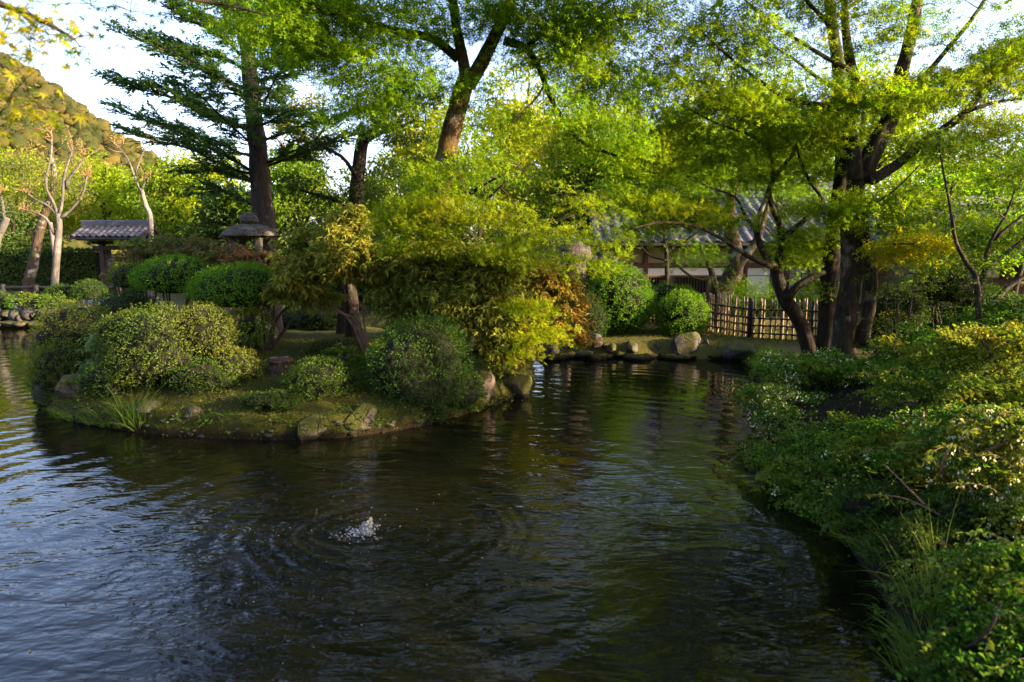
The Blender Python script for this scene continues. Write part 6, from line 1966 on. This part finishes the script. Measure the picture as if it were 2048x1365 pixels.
# ------------------------------------------------------------------ right bank shrubs
def layered(name, label, base_px, Y, regs, mat, leaf, per, rad, tmpl=KITE_WIDE, flowers=0, age=0.1, bark='twig', stems=5, carve=False, minz=0.35, age_var=0.15, flat=0.2, r0=0.022, droop=0.15, shoots=34):
    P0 = on_land(base_px, Y)
    t = Tree(name, label, P0, 'shrub')
    for k in range(stems):
        rg = regs[k % len(regs)]
        e = at(rg[0], rg[1], rg[2]) + RNG.normal(0, 0.12, 3)
        t.limb(np.array([P0 + RNG.normal(0, 0.08, 3) * (1, 1, 0) - (0, 0, 0.1), (P0 + e) / 2 + RNG.normal(0, 0.1, 3), e]), r0, 0.008, M[bark], 'stem', sides=7, wob=0.05)
    t.regions(regs, int(per * 1.7), leaf, rad * 1.2, 0.07, age=age, age_var=age_var, mode='pad', arch=0.03, thick=0.007, droop=0.35, tilt=0.22, more=0.42)
    # arching leafy shoots standing out of the mass and leaning to the water
    PP = np.concatenate(t.L.P)
    for k in range(shoots):
        p0 = PP[int(RNG.integers(0, len(PP)))] - (0, 0, 0.05)
        ln = RNG.uniform(0.22, 0.5)
        hd = norm(np.array((-0.9, -0.5, 0)) + RNG.normal(0, 0.6, 3) * (1, 1, 0))
        q = np.linspace(0, 1, 10)[:, None]
        Q = p0 + np.array((0, 0, 1.0)) * (q - 0.75 * q * q) * ln * RNG.uniform(0.7, 1.3) + hd * q ** 1.3 * ln * 0.9
        t.tw.tube(Q, np.linspace(0.0045, 0.0015, 10), 4)
        m = int(ln / 0.016)
        ii = RNG.uniform(0.15, 1, m)
        pos = np.stack([np.interp(ii, q[:, 0], Q[:, c_]) for c_ in range(3)], -1)
        sd = norm(np.cross(hd, (0, 0, 1.0)))
        D = hd * 0.6 + sd * np.where(np.arange(m) % 2, 1, -1)[:, None] * 0.9 + RNG.normal(0, 0.25, (m, 3))
        t.L.add(pos, D, np.array((0, 0, 1.0)) + RNG.normal(0, 0.3, (m, 3)), leaf * RNG.uniform(0.8, 1.4, m), age + RNG.normal(0.05, 0.15))
    if flowers:
        P = np.concatenate(t.L.P)
        sel = RNG.random(len(P)) < flowers
        sel &= wavenoise(P, 44, 3.5, 2) > 0.0
        Q = P[sel]
        F = Leaves()
        for q in range(3):
            F.add(Q + RNG.normal(0, 0.012, Q.shape) - (0, 0, 0.018), RNG.normal(0, 0.4, Q.shape) - (0, 0, 1.0), RNG.normal(size=Q.shape), RNG.uniform(0.018, 0.028, len(Q)), 0.1)
        F.build('blossoms', M['blossom'], t.root, KITE_WIDE)
    t.finish(M[mat], M[bark], tmpl, carve=carve, crown='foliage', ground=land)
    return t


layered('white_flowered_shrub', 'white-flowered shrub at the water right of the channel', 1600, 8.6,
        [(1560, 730, 8.8, 0.42, 0.5, 0.22, 34), (1640, 735, 8.8, 0.5, 0.5, 0.2, 34), (1530, 800, 8.0, 0.32, 0.5, 0.25, 32), (1620, 830, 8.0, 0.6, 0.5, 0.3, 46), (1570, 900, 7.2, 0.35, 0.5, 0.25, 30), (1660, 880, 7.4, 0.5, 0.5, 0.3, 36)],
        'azalea_vivid', 0.040, 100, 0.20, flowers=0.10, age=0.02, stems=8)
layered('white_flowered_shrub', 'white-flowered shrub around the foot of the many-stemmed maple', 1730, 8.4,
        [(1720, 740, 8.6, 0.5, 0.5, 0.25, 36), (1800, 720, 8.6, 0.5, 0.5, 0.25, 36), (1740, 820, 7.8, 0.5, 0.5, 0.25, 36), (1820, 790, 7.6, 0.5, 0.5, 0.25, 36)],
        'azalea_vivid', 0.040, 100, 0.20, flowers=0.05, age=0.02, stems=7)
layered('low_azalea', 'green azalea overhanging the dark water in the right middle', 1680, 5.8,
        [(1570, 930, 6.2, 0.2, 0.4, 0.18, 30), (1600, 970, 5.9, 0.22, 0.4, 0.15, 30), (1680, 960, 5.8, 0.4, 0.4, 0.18, 34), (1760, 930, 5.6, 0.4, 0.4, 0.2, 36), (1640, 1000, 5.6, 0.25, 0.35, 0.10, 18), (1730, 1010, 5.2, 0.3, 0.3, 0.08, 14, 0.3), (1700, 880, 6.4, 0.5, 0.5, 0.2, 44), (1800, 880, 5.8, 0.45, 0.4, 0.2, 44), (1600, 910, 6.5, 0.25, 0.4, 0.18, 24), (1740, 1050, 5.0, 0.25, 0.3, 0.08, 14)],
        'azalea_vivid', 0.038, 100, 0.18, flowers=0.012, age=0.05, stems=6)
layered('sunlit_azalea', 'broad azalea with sunlit yellow tips filling the right side', 1920, 6.0,
        [(1900, 700, 6.6, 0.5, 0.5, 0.14, 44, 0.2), (1990, 680, 6.3, 0.4, 0.5, 0.12, 40, 0.5), (2060, 670, 6.2, 0.4, 0.5, 0.12, 26, 0.5), (1860, 770, 6.2, 0.5, 0.5, 0.2, 46, 0.1), (1970, 770, 5.8, 0.5, 0.5, 0.18, 50, 0.15), (2060, 760, 5.8, 0.4, 0.5, 0.2, 30, 0.15), (1830, 860, 5.5, 0.4, 0.4, 0.15, 38, 0.15)],
        'azalea_vivid', 0.038, 100, 0.18, age=0.15, stems=8, age_var=0.25)
layered('sunlit_azalea', 'nearer azalea with pinkish-white blossom at the right edge', 1960, 4.8,
        [(1900, 860, 5.0, 0.35, 0.35, 0.12, 40, 0.25), (1990, 840, 4.8, 0.35, 0.35, 0.12, 40, 0.3), (2060, 870, 4.6, 0.3, 0.35, 0.14, 30, 0.3), (1940, 920, 4.6, 0.32, 0.3, 0.08, 30, 0.35), (2030, 940, 4.4, 0.3, 0.3, 0.12, 30, 0.3), (1860, 920, 4.9, 0.3, 0.3, 0.10, 24, 0.2), (2040, 1010, 4.1, 0.2, 0.25, 0.1, 16, 0.1)],
        'azalea_vivid', 0.034, 100, 0.15, flowers=0.05, age=0.2, stems=8, age_var=0.25, bark='twig_red')
layered('glossy_shrub', 'dark glossy shrub along the right bank below the timber house', 2000, 8.2,
        [(1990, 630, 8.4, 0.6, 0.5, 0.16, 44), (2080, 620, 8.2, 0.5, 0.5, 0.2, 30), (1900, 670, 8.2, 0.5, 0.5, 0.16, 36), (1820, 690, 8.6, 0.4, 0.5, 0.16, 26)],
        'azalea_vivid', 0.045, 60, 0.18, age=-0.1, stems=6)
layered('wiry_shrub', 'thin wiry olive shrub right of the many-stemmed trunk', 1800, 10.2,
        [(1790, 580, 10.4, 0.5, 0.4, 0.4, 30), (1830, 640, 10.2, 0.5, 0.4, 0.35, 26), (1770, 640, 10.4, 0.3, 0.3, 0.3, 14), (1840, 560, 10.4, 0.4, 0.4, 0.3, 18)],
        'azalea', 0.032, 40, 0.18, age=0.0, stems=9, r0=0.018)
layered('foreground_shrub', 'dark green shrub in the lower right corner', 2000, 3.2,
        [(1990, 1150, 3.3, 0.22, 0.25, 0.10, 34), (2050, 1120, 3.3, 0.2, 0.25, 0.12, 26), (1980, 1230, 3.1, 0.2, 0.25, 0.12, 36), (2050, 1230, 3.0, 0.2, 0.25, 0.14, 34), (1990, 1320, 2.9, 0.2, 0.2, 0.12, 34), (2060, 1330, 2.8, 0.15, 0.2, 0.12, 26), (1960, 1390, 2.8, 0.2, 0.2, 0.1, 20)],
        'azalea_vivid', 0.030, 80, 0.11, age=-0.05, stems=7, minz=0.3, r0=0.008)

dome('bank_shrub', 'dark low shrub hugging the right bank above the black water', 1750, 1085, 4.75, 90, 55, M['azalea_dark'], 2600, 0.036, 31, lump=0.3, under=-0.9, core=0.7)
dome('bank_shrub', 'dark low shrub on the bank between the grass stalks and the low azalea', 1830, 1165, 4.1, 80, 60, M['azalea_dark'], 2200, 0.034, 32, lump=0.3, under=-0.9, core=0.7)
dome('bank_shrub', 'dark shrub under the nearer azalea at the right edge', 1960, 1050, 4.3, 100, 60, M['azalea_dark'], 2600, 0.034, 33, lump=0.3, under=-0.9, core=0.7)
# arching reddish shoots and wispy plants over the dark bank
wy = thing('arching_shoot', hit(1940, 1110), 'reddish arching shoots hanging over the dark right bank', 'shoots')
for s in ([(1930, 1060, 4.2), (1860, 1020, 4.3), (1800, 995, 4.4), (1730, 990, 4.5)], [(1965, 1040, 4.2), (1945, 990, 4.3), (1930, 950, 4.4)], [(1860, 1020, 4.3), (1800, 960, 4.5), (1770, 930, 4.6)]):
    MB().tube(smooth_path(pp(s, 4.2), 14), np.linspace(0.008, 0.003, 14), 6).build('stem', M['twig_red'], wy, smooth=True)
L = Leaves()
for s in ([(1860, 1020, 4.3), (1730, 990, 4.5)], [(1965, 1040, 4.2), (1930, 950, 4.4)]):
    for q in np.linspace(0, 1, 9):
        c = at(*s[0]) * (1 - q) + at(*s[1]) * q
        L.add(np.repeat(c[None], 2, 0), RNG.normal(0, 0.6, (2, 3)), RNG.normal(0, 0.4, (2, 3)) + (0, 0, 1), np.array((0.04, 0.05)), 0.5)
L.build('foliage', M['azalea_vivid'], wy, KITE_WIDE)


# ------------------------------------------------------------------ grass, waterside plants, moss
def blades(c, n, h, spread, w, L, age=0.1, bend=0.5):
    for _ in range(n):
        a = RNG.uniform(0, 6.28)
        p = c + np.array((math.cos(a), math.sin(a), 0)) * spread * RNG.random()
        d = norm(np.array((math.cos(a) * bend, math.sin(a) * bend, 1.0)) + RNG.normal(0, 0.15, 3))
        hh = h * RNG.uniform(0.5, 1.2)
        s = norm(np.cross(d, RNG.normal(size=3)))
        q = np.linspace(0, 1, 5)
        P = p + d * (q * hh)[:, None] + np.array((math.cos(a), math.sin(a), -0.9)) * (bend * 0.45 * hh * q ** 2.2)[:, None]
        ww = w * (1 - q ** 1.5) * 0.5 + 0.0004
        L.append((P, s, ww, age + RNG.normal(0, 0.12)))


def blade_obj(name, B, mat, parent, kind=None):
    V, F, ti, ag = [], [], [], []
    k = 0
    for P, s, ww, a in B:
        m = len(P)
        V.append(P + s * ww[:, None]); V.append(P - s * ww[:, None])
        i = np.arange(m - 1)
        F.append(np.stack((k + i, k + i + 1, k + m + i + 1, k + m + i), -1))
        k += 2 * m
        ti.append(np.full(2 * m, RNG.random())); ag.append(np.full(2 * m, a))
    return obj(name, np.concatenate(V), [np.concatenate(F)], mat, parent, attrs={'tint': np.concatenate(ti), 'age': np.concatenate(ag)}, kind=kind)


def grass_tuft(label, spots, h, w, n, mat='grass', bend=0.5, spread=0.08, age=0.1, name='grass_tuft'):
    B = []
    base = None
    for px_, py_ in spots:
        c = hit(px_, py_)
        c[2] -= 0.02
        base = c if base is None else base
        blades(c, n, h, spread, w, B, age, bend)
    root = thing(name, base, label, 'grass')
    blade_obj('blades', B, M[mat], root, 'stuff')


grass_tuft('long fine grass hanging to the water at the left island edge', [(150, 838), (185, 846), (215, 850), (245, 852), (275, 858), (240, 832), (200, 830)], 0.30, 0.006, 46, bend=0.7)
grass_tuft('tall upright grass clump at the island front below the azalea mound', [(262, 846), (282, 850), (250, 840), (272, 836)], 0.46, 0.008, 26, bend=0.35)
grass_tuft('short grass fringe at the far left tip of the island', [(95, 806), (112, 822), (128, 834), (140, 830)], 0.2, 0.006, 40, bend=0.7)
grass_tuft('tall sunlit grass stalks leaning over the water in the right foreground', [(1845, 1230), (1860, 1180), (1880, 1160), (1870, 1260)], 0.55, 0.0045, 13, bend=0.35, spread=0.10, age=0.5)
grass_tuft('short green grass clump at the lower right waterline', [(1840, 1330), (1870, 1340), (1820, 1350), (1850, 1300), (1900, 1320)], 0.26, 0.006, 60, bend=0.6, spread=0.09)
grass_tuft('dark thin grass on the right bank beneath the low azalea', [(1640, 1040), (1680, 1060), (1720, 1090), (1760, 1120), (1700, 1040)], 0.2, 0.005, 40, bend=0.7, spread=0.09, age=-0.1)
grass_tuft('seeding grass heads arching out from the right foreground bank', [(1800, 1120), (1810, 1140)], 0.62, 0.005, 9, bend=0.9, spread=0.05, age=0.7)

for k, (px_, py_, n, sz, lb) in enumerate(((412, 852, 26, 0.055, 'bright rosette of round leaves at the island waterline below the speckled stone'), (606, 862, 24, 0.05, 'leafy rosette at the waterline left of the mossy boulders'), (664, 862, 18, 0.045, 'small leafy rosette at the waterline between the mossy boulders'),
                                           (742, 852, 34, 0.05, 'sprawling green waterside plant under the bare-flanked boulder'), (360, 846, 20, 0.045, 'small green plant left of the bright rosette at the waterline'), (985, 810, 40, 0.04, 'bright green waterside weeds below the tan rock'), (940, 822, 40, 0.04, 'green weeds at the waterline under the dark clipped shrub'), (860, 846, 30, 0.04, 'low weeds at the waterline right of the sprawling plant'))):
    c = hit(px_, py_)
    root = thing('waterside_plant', c, lb, 'plant', 'waterside plants of the island')
    L = Leaves()
    sp = 0.10 if n < 30 else 0.2
    P = c + RNG.normal(0, sp * 0.6, (n, 3)) * (1, 0.6, 0.25) + (0, 0, 0.05)
    D = (P - c) * (1, 1, 0.5) * 6 + RNG.normal(0, 0.5, (n, 3)) + (0, 0, 0.4)
    L.add(P, D, np.array((0, -0.2, 1.0)) + RNG.normal(0, 0.35, (n, 3)), sz * RNG.uniform(0.7, 1.4, n), 0.1)
    L.build('foliage', M['grass'], root, KITE_WIDE)
    mb = MB()
    for p in P[::2]:
        mb.tube(np.array([c - (0, 0, 0.05), (c + p) / 2 + (0, 0, 0.02), p]), [0.003, 0.003, 0.002], 4)
    mb.build('stems', M['grass'], root, kind='stuff')

# moss fronds on the island and the far lawn
def moss_cover(name, label, n, inside, hfun, size, mat, lo, hi, up=0.8):
    P = RNG.uniform(lo, hi, (n, 2))
    P = P[inside(P[:, 0], P[:, 1])]
    z = hfun(P[:, 0], P[:, 1])
    P = np.c_[P, z]
    k = len(P)
    L = Leaves()
    D = RNG.normal(0, 0.8, (k, 3)) + (0, 0, up)
    L.add(P + RNG.normal(0, 0.008, (k, 3)) + (0, 0, 0.004), D, RNG.normal(0, 0.6, (k, 3)) + (0, -0.3, 0.7), size * RNG.uniform(0.6, 1.4, k), 0.15 + 0.35 * wavenoise(P, 61, 2.0, 3), np.clip(0.5 + 0.4 * wavenoise(P, 62, 4.0, 3) + RNG.normal(0, 0.15, k), 0, 1))
    tag(L.build(name, M[mat], None, KITE), label, 'moss', kind='stuff')


moss_cover('island_moss', 'fine yellow-green moss carpeting the front of the island', 46000, lambda x, y: (poly_sd(ISLE_S, x, y) < 0.03) & (y < 12.5), lambda x, y: island_h(x, y), 0.029, 'moss_blade', (-8.5, 7.5), (1.0, 12.5))
moss_cover('bank_moss', 'yellow-green moss lawn on the far bank between stones and shrubs', 12000, lambda x, y: (poly_sd(POND_S, x, y) > -0.02), ground_h, 0.032, 'moss_blade', (0.8, 13.4), (6.2, 17.5))
moss_cover('right_bank_weeds', 'dark low weeds covering the right bank', 14000, lambda x, y: (poly_sd(POND_S, x, y) > 0.10) & (x > 1.5), ground_h, 0.045, 'azalea_dark', (1.8, 2.2), (9.0, 12.0), 0.3)
# fringe of moss, grass and small weeds at the island's waterline
B = []
Lw = Leaves()
front = sub[(sub[:, 1] < 12.6)]
for p in front[::2]:
    q = ci + (p - ci) * RNG.uniform(0.955, 1.0)
    z = float(island_h(np.array(q[0]), np.array(q[1])))
    c = np.array((q[0], q[1], max(z, 0.02)))
    out_ = norm(np.r_[p - ci, 0.0])
    if RNG.random() < 0.75:
        blades(c, int(RNG.integers(8, 22)), RNG.uniform(0.06, 0.16), 0.09, 0.004, B, RNG.uniform(-0.1, 0.4), 0.9)
    if RNG.random() < 0.5:
        k_ = int(RNG.integers(5, 14))
        P = c + RNG.normal(0, 0.05, (k_, 3)) + (0, 0, 0.03)
        Lw.add(P, out_ + RNG.normal(0, 0.6, (k_, 3)), np.array((0, -0.3, 1.0)) + RNG.normal(0, 0.4, (k_, 3)), RNG.uniform(0.02, 0.042, k_), RNG.uniform(-0.1, 0.3))
for p in POND_S[(POND_S[:, 0] > 1.9) & (POND_S[:, 1] > 2.4) & (POND_S[:, 1] < 13)]:
    for rep in range(5):
        q = p + RNG.normal(0, 0.14, 2) + (0.08, 0)
        z = float(ground_h(np.array(q[0]), np.array(q[1])))
        if z < 0.03:
            continue
        c = np.array((q[0], q[1], z))
        blades(c, int(RNG.integers(6, 16)), RNG.uniform(0.08, 0.28), 0.08, 0.004, B, RNG.uniform(-0.2, 0.3), 1.1)
        k_ = int(RNG.integers(6, 16))
        P = c + RNG.normal(0, 0.06, (k_, 3)) + (0, 0, 0.03)
        Lw.add(P, RNG.normal(0, 0.6, (k_, 3)) + (-0.5, -0.4, 0), np.array((-0.3, -0.3, 1.0)) + RNG.normal(0, 0.4, (k_, 3)), RNG.uniform(0.02, 0.045, k_), RNG.uniform(-0.1, 0.2))
pebbles = MB()
I1 = ico(1)
for k in range(130):
    p = front[int(RNG.integers(0, len(front)))]
    q = ci + (p - ci) * RNG.uniform(0.975, 1.01)
    r_ = RNG.uniform(0.012, 0.045)
    W = I1[0] * (1 + 0.3 * wavenoise(I1[0], int(RNG.integers(1, 9999)), 2.5, 2)[:, None]) * r_ * np.array((1.3, 1.0, 0.7))
    pebbles.add(W + np.array((q[0], q[1], max(0.0, float(island_h(np.array(q[0]), np.array(q[1])))) + RNG.uniform(-0.4, 0.3) * r_)), [I1[1]])
tag(pebbles.build('edge_pebbles', M['rock'], None, smooth=True, kind='stuff'), 'small wet pebbles bedded along the island waterline', 'pebbles')
tag(blade_obj('edge_grass', B, M['grass'], None, 'stuff'), 'short grass fringe along the pond edges', 'grass')
tag(Lw.build('edge_weeds', M['grass'], None, KITE_WIDE, kind='stuff'), 'small weeds along the pond edges', 'weeds')
L = Leaves()
P = RNG.uniform((-7.8, 7.6), (0.6, 14.0), (900, 2))
P = P[poly_sd(ISLE_S, P[:, 0], P[:, 1]) < -0.1]
P = np.c_[P, island_h(P[:, 0], P[:, 1]) + 0.022]
L.add(P, RNG.normal(0, 1, (len(P), 3)) * (1, 1, 0.2), np.array((0, 0, 1.0)) + RNG.normal(0, 0.35, (len(P), 3)), RNG.uniform(0.02, 0.045, len(P)), RNG.uniform(-0.2, 0.6, len(P)))
tag(L.build('fallen_leaves', M['bg_brown'], None, KITE_WIDE, kind='stuff'), 'brown fallen leaves scattered on the island moss', 'leaves')
# mossy lip at the far waterline
lip = MB()
for k in range(46):
    px_ = 1085 + k * 8
    y_ = 714 + 3 * math.sin(k * 0.6)
    c = plane_hit(px_, y_, 0.03)
    V, F = rock_mesh((RNG.uniform(0.12, 0.2), 0.16, RNG.uniform(0.05, 0.09)), 500 + k, 3, 0.1, lo=True)
    lip.add(V + c, [F])
tag(lip.build('waterline_moss', M['moss'], None, smooth=True, kind='stuff'), 'mossy lip along the far waterline below the stones', 'moss')

# ------------------------------------------------------------------ near maple whose branches hang into the top left
tb = np.array((-4.4, 2.2, 0.0))
t = Tree('near_maple', 'near maple on the left whose leafy branches hang into the top left corner', tb)
t.upper = False
t.limb(np.array([tb - (0, 0, 0.8), tb + (0.05, 0.1, 1.2), tb + (0.1, 0.2, 2.6), tb + (0.3, 0.4, 4.2)]), 0.12, 0.07, M['bark_dark'], 'trunk', sides=12)
top = tb + (0.3, 0.4, 4.2)
mid = tb + (0.1, 0.2, 2.8)
t.limb(np.array([top, at(-160, -60, 3.0), at(-20, 0, 3.1), at(80, 40, 3.1), at(150, 80, 3.1)]), 0.03, 0.006, M['twig'], 'limb', sides=7)
t.limb(np.array([mid, at(-160, 40, 2.7), at(-20, 110, 2.8), at(60, 190, 2.8)]), 0.025, 0.005, M['twig'], 'limb', sides=7)
t.limb(np.array([top, at(0, -220, 3.6), at(160, -90, 4.0), at(300, -40, 4.4), at(450, -10, 4.8), at(540, 20, 5.0)]), 0.028, 0.006, M['twig'], 'limb', sides=7, wob=0.06)
star = star_template(7, valley=0.22, droop=0.22)
SV, ST = star
SV = np.vstack((SV, (0, 0, 0.03)))
ST = np.vstack((ST, [(i, i + 1, len(SV) - 1) for i in range(7)]))
leaf_meshes = []
for k in range(10):
    me = make_mesh('maple_leaf', SV, [ST], attrs={'tint': np.full(len(SV), (k + 0.5) / 10), 'age': np.full(len(SV), 0.0 if k % 2 == 0 else 0.9)})
    me.materials.append(M['maple_near'])
    leaf_meshes.append(me)
spots = [(30, 20, 3.0, 0.10, 0.05, 30), (80, 45, 3.1, 0.10, 0.04, 28), (140, 85, 3.1, 0.07, 0.04, 16), (60, 80, 3.0, 0.10, 0.04, 22), (5, 70, 2.9, 0.10, 0.06, 24), (180, 110, 3.1, 0.05, 0.04, 5), (40, 145, 2.7, 0.1, 0.05, 12), (20, 195, 2.7, 0.09, 0.04, 20), (70, 215, 2.7, 0.07, 0.03, 12), (10, 240, 2.7, 0.07, 0.03, 12),
         (180, 8, 4.0, 0.22, 0.05, 20), (260, 22, 4.3, 0.25, 0.06, 24), (360, 30, 4.6, 0.3, 0.07, 24), (250, 60, 4.3, 0.12, 0.05, 8), (450, 20, 4.8, 0.3, 0.08, 22), (540, 30, 5.0, 0.2, 0.08, 14)]
n_leaf = 0
for px_, py_, Y_, a_, h_, n_ in spots:
    c0 = at(px_, py_, Y_)
    t.twig(c0, 0.003, 0.006)
    for q in range(n_):
        p = c0 + RNG.normal(0, 1, 3) * (a_, a_, h_)
        k = int(RNG.integers(0, 10))
        if px_ > 150:
            k = min((k // 2) * 2, 4)
        elif k % 2 == 0 and RNG.random() < 0.6:
            k += 1
        share('leaf', leaf_meshes[k], t.root, p - tb, (RNG.normal(0, 0.45), RNG.normal(0, 0.45) + 0.3, RNG.uniform(0, 6.28)), (0.047 * RNG.uniform(0.75, 1.2),) * 3)
        n_leaf += 1
        if q % 2 == 0:
            t.tw.tube(np.array([c0, (c0 + p) / 2 + (0, 0, 0.01), p]), [0.0016, 0.0014, 0.001], 3)
t.regions([(-120, -60, 3.0, 0.5, 0.5, 0.3, 14), (60, -200, 3.6, 0.7, 0.5, 0.25, 16), (250, -150, 4.2, 0.6, 0.5, 0.2, 10), (-200, 150, 2.6, 0.4, 0.5, 0.4, 12)], 40, 0.042, 0.2, 0.2, minz=2.2)
t.finish(M['maple_near'], M['twig'], star)

# ------------------------------------------------------------------ splash and things afloat
sp = thing('water_splash', SPLASH, 'small white splash of spraying water on the pond', 'splash')
wm, nt, out = mat_new('spray')
p = N_(nt, 'ShaderNodeBsdfPrincipled')
p.inputs['Base Color'].default_value = (0.42, 0.41, 0.40, 1)
p.inputs['Roughness'].default_value = 0.08
p.inputs['IOR'].default_value = 1.33
p.inputs['Transmission Weight'].default_value = 0.3
nt.links.new(p.outputs[0], out.inputs['Surface'])
foam = plain_mat('foam', (0.25, 0.25, 0.25), (0.42, 0.41, 0.40), 40, 0.3, 0.5, 0.003)
cs = SPLASH
V2, F2 = ico(2)
jet = MB()
for q in range(90):
    u_ = RNG.random() ** 1.5
    r_ = RNG.uniform(0.004, 0.012) * (1.1 - 0.6 * u_)
    sp_ = 0.045 * (1 - u_) ** 1.2 + 0.006
    c_ = cs + np.array((RNG.normal(0, sp_) + 0.05 * u_, RNG.normal(0, sp_ * 0.7), 0.12 * u_ + 0.002))
    W = V2 * r_ * np.array((1, 1, RNG.uniform(0.8, 1.7)))
    W = W * (1 + 0.25 * wavenoise(V2, 700 + q, 2.5, 2)[:, None])
    jet.add(W + c_, [F2])
for q in range(16):
    r_ = RNG.uniform(0.010, 0.022)
    W = V2 * (1 + 0.3 * wavenoise(V2, 800 + q, 2.5, 2)[:, None]) * r_ * np.array((1.3, 1, RNG.uniform(0.6, 1.3)))
    jet.add(W + cs + np.array((RNG.normal(0, 0.022), RNG.normal(0, 0.015), abs(RNG.normal(0, 0.028)))), [F2])
jet.build('jet', wm, sp, smooth=True, kind='stuff')
mb = MB()
Vs, Fs = ico(0)
for q in range(70):
    a = RNG.uniform(0, 6.28)
    r_ = abs(RNG.normal(0, 0.07))
    z_ = max(0.004, RNG.normal(0.06, 0.06) * math.exp(-r_ * 5))
    s_ = RNG.uniform(0.0015, 0.004)
    mb.add(Vs * s_ + cs + np.array((math.cos(a) * r_ + 0.3 * z_, math.sin(a) * r_ * 0.8, z_)), [Fs])
for q in range(0):
    u_ = q / 13
    mb.add(Vs * (0.011 - 0.004 * u_) + cs + np.array((0.02 + 0.04 * u_, 0, 0.13 + 0.06 * u_)), [Fs])
    mb.add(Vs * (0.010 - 0.003 * u_) + cs + np.array((0.05 + 0.055 * u_, 0, 0.115 + 0.035 * u_)), [Fs])
mb.build('droplets', wm, sp, smooth=True, kind='stuff')
mb = MB()
for q in range(150):
    a = RNG.uniform(0, 6.28)
    r_ = abs(RNG.normal(0.03, 0.09))
    s_ = RNG.uniform(0.002, 0.007)
    mb.add(Vs * (s_ * RNG.uniform(1, 2.4), s_, s_ * 0.45) + cs + np.array((math.cos(a) * r_ * 1.2 - 0.06, math.sin(a) * r_, 0.002)), [Fs])
mb.build('foam', foam, sp, smooth=True, kind='stuff')

# bubbles spread over the pond round the splash, and fallen petals
mb = MB()
for q in range(110):
    a = RNG.uniform(0, 6.28)
    r_ = 0.25 + abs(RNG.normal(0, 0.8))
    s_ = RNG.uniform(0.0012, 0.0035)
    mb.add(Vs * (s_ * 1.4, s_, s_ * 0.4) + cs + np.array((math.cos(a) * r_ * 1.3, math.sin(a) * r_, 0.001)), [Fs])
tag(mb.build('bubble_foam', foam, None, smooth=True, kind='stuff'), 'scattered white bubbles drifting around the splash', 'bubbles')
L = Leaves()
n = 150
P = np.concatenate((np.stack((RNG.uniform(-4.5, -1.8, 60), RNG.uniform(2.6, 6.0, 60), np.full(60, 0.004)), -1), np.stack((RNG.uniform(-2, 2.0, 40), RNG.uniform(3, 10, 40), np.full(40, 0.004)), -1), np.stack((RNG.uniform(0.9, 1.6, 26), RNG.uniform(10.5, 11.2, 26), np.full(26, 0.004)), -1)))
k = len(P)
L.add(P, RNG.normal(0, 1, (k, 3)) * (1, 1, 0), np.array((0, 0, 1.0)) + RNG.normal(0, 0.1, (k, 3)), RNG.uniform(0.010, 0.026, k), RNG.uniform(0, 0.3, k))
tag(L.build('floating_petals', M['bg_brown'], None, KITE_WIDE, kind='stuff'), 'small fallen leaves and petals floating on the pond', 'petals')
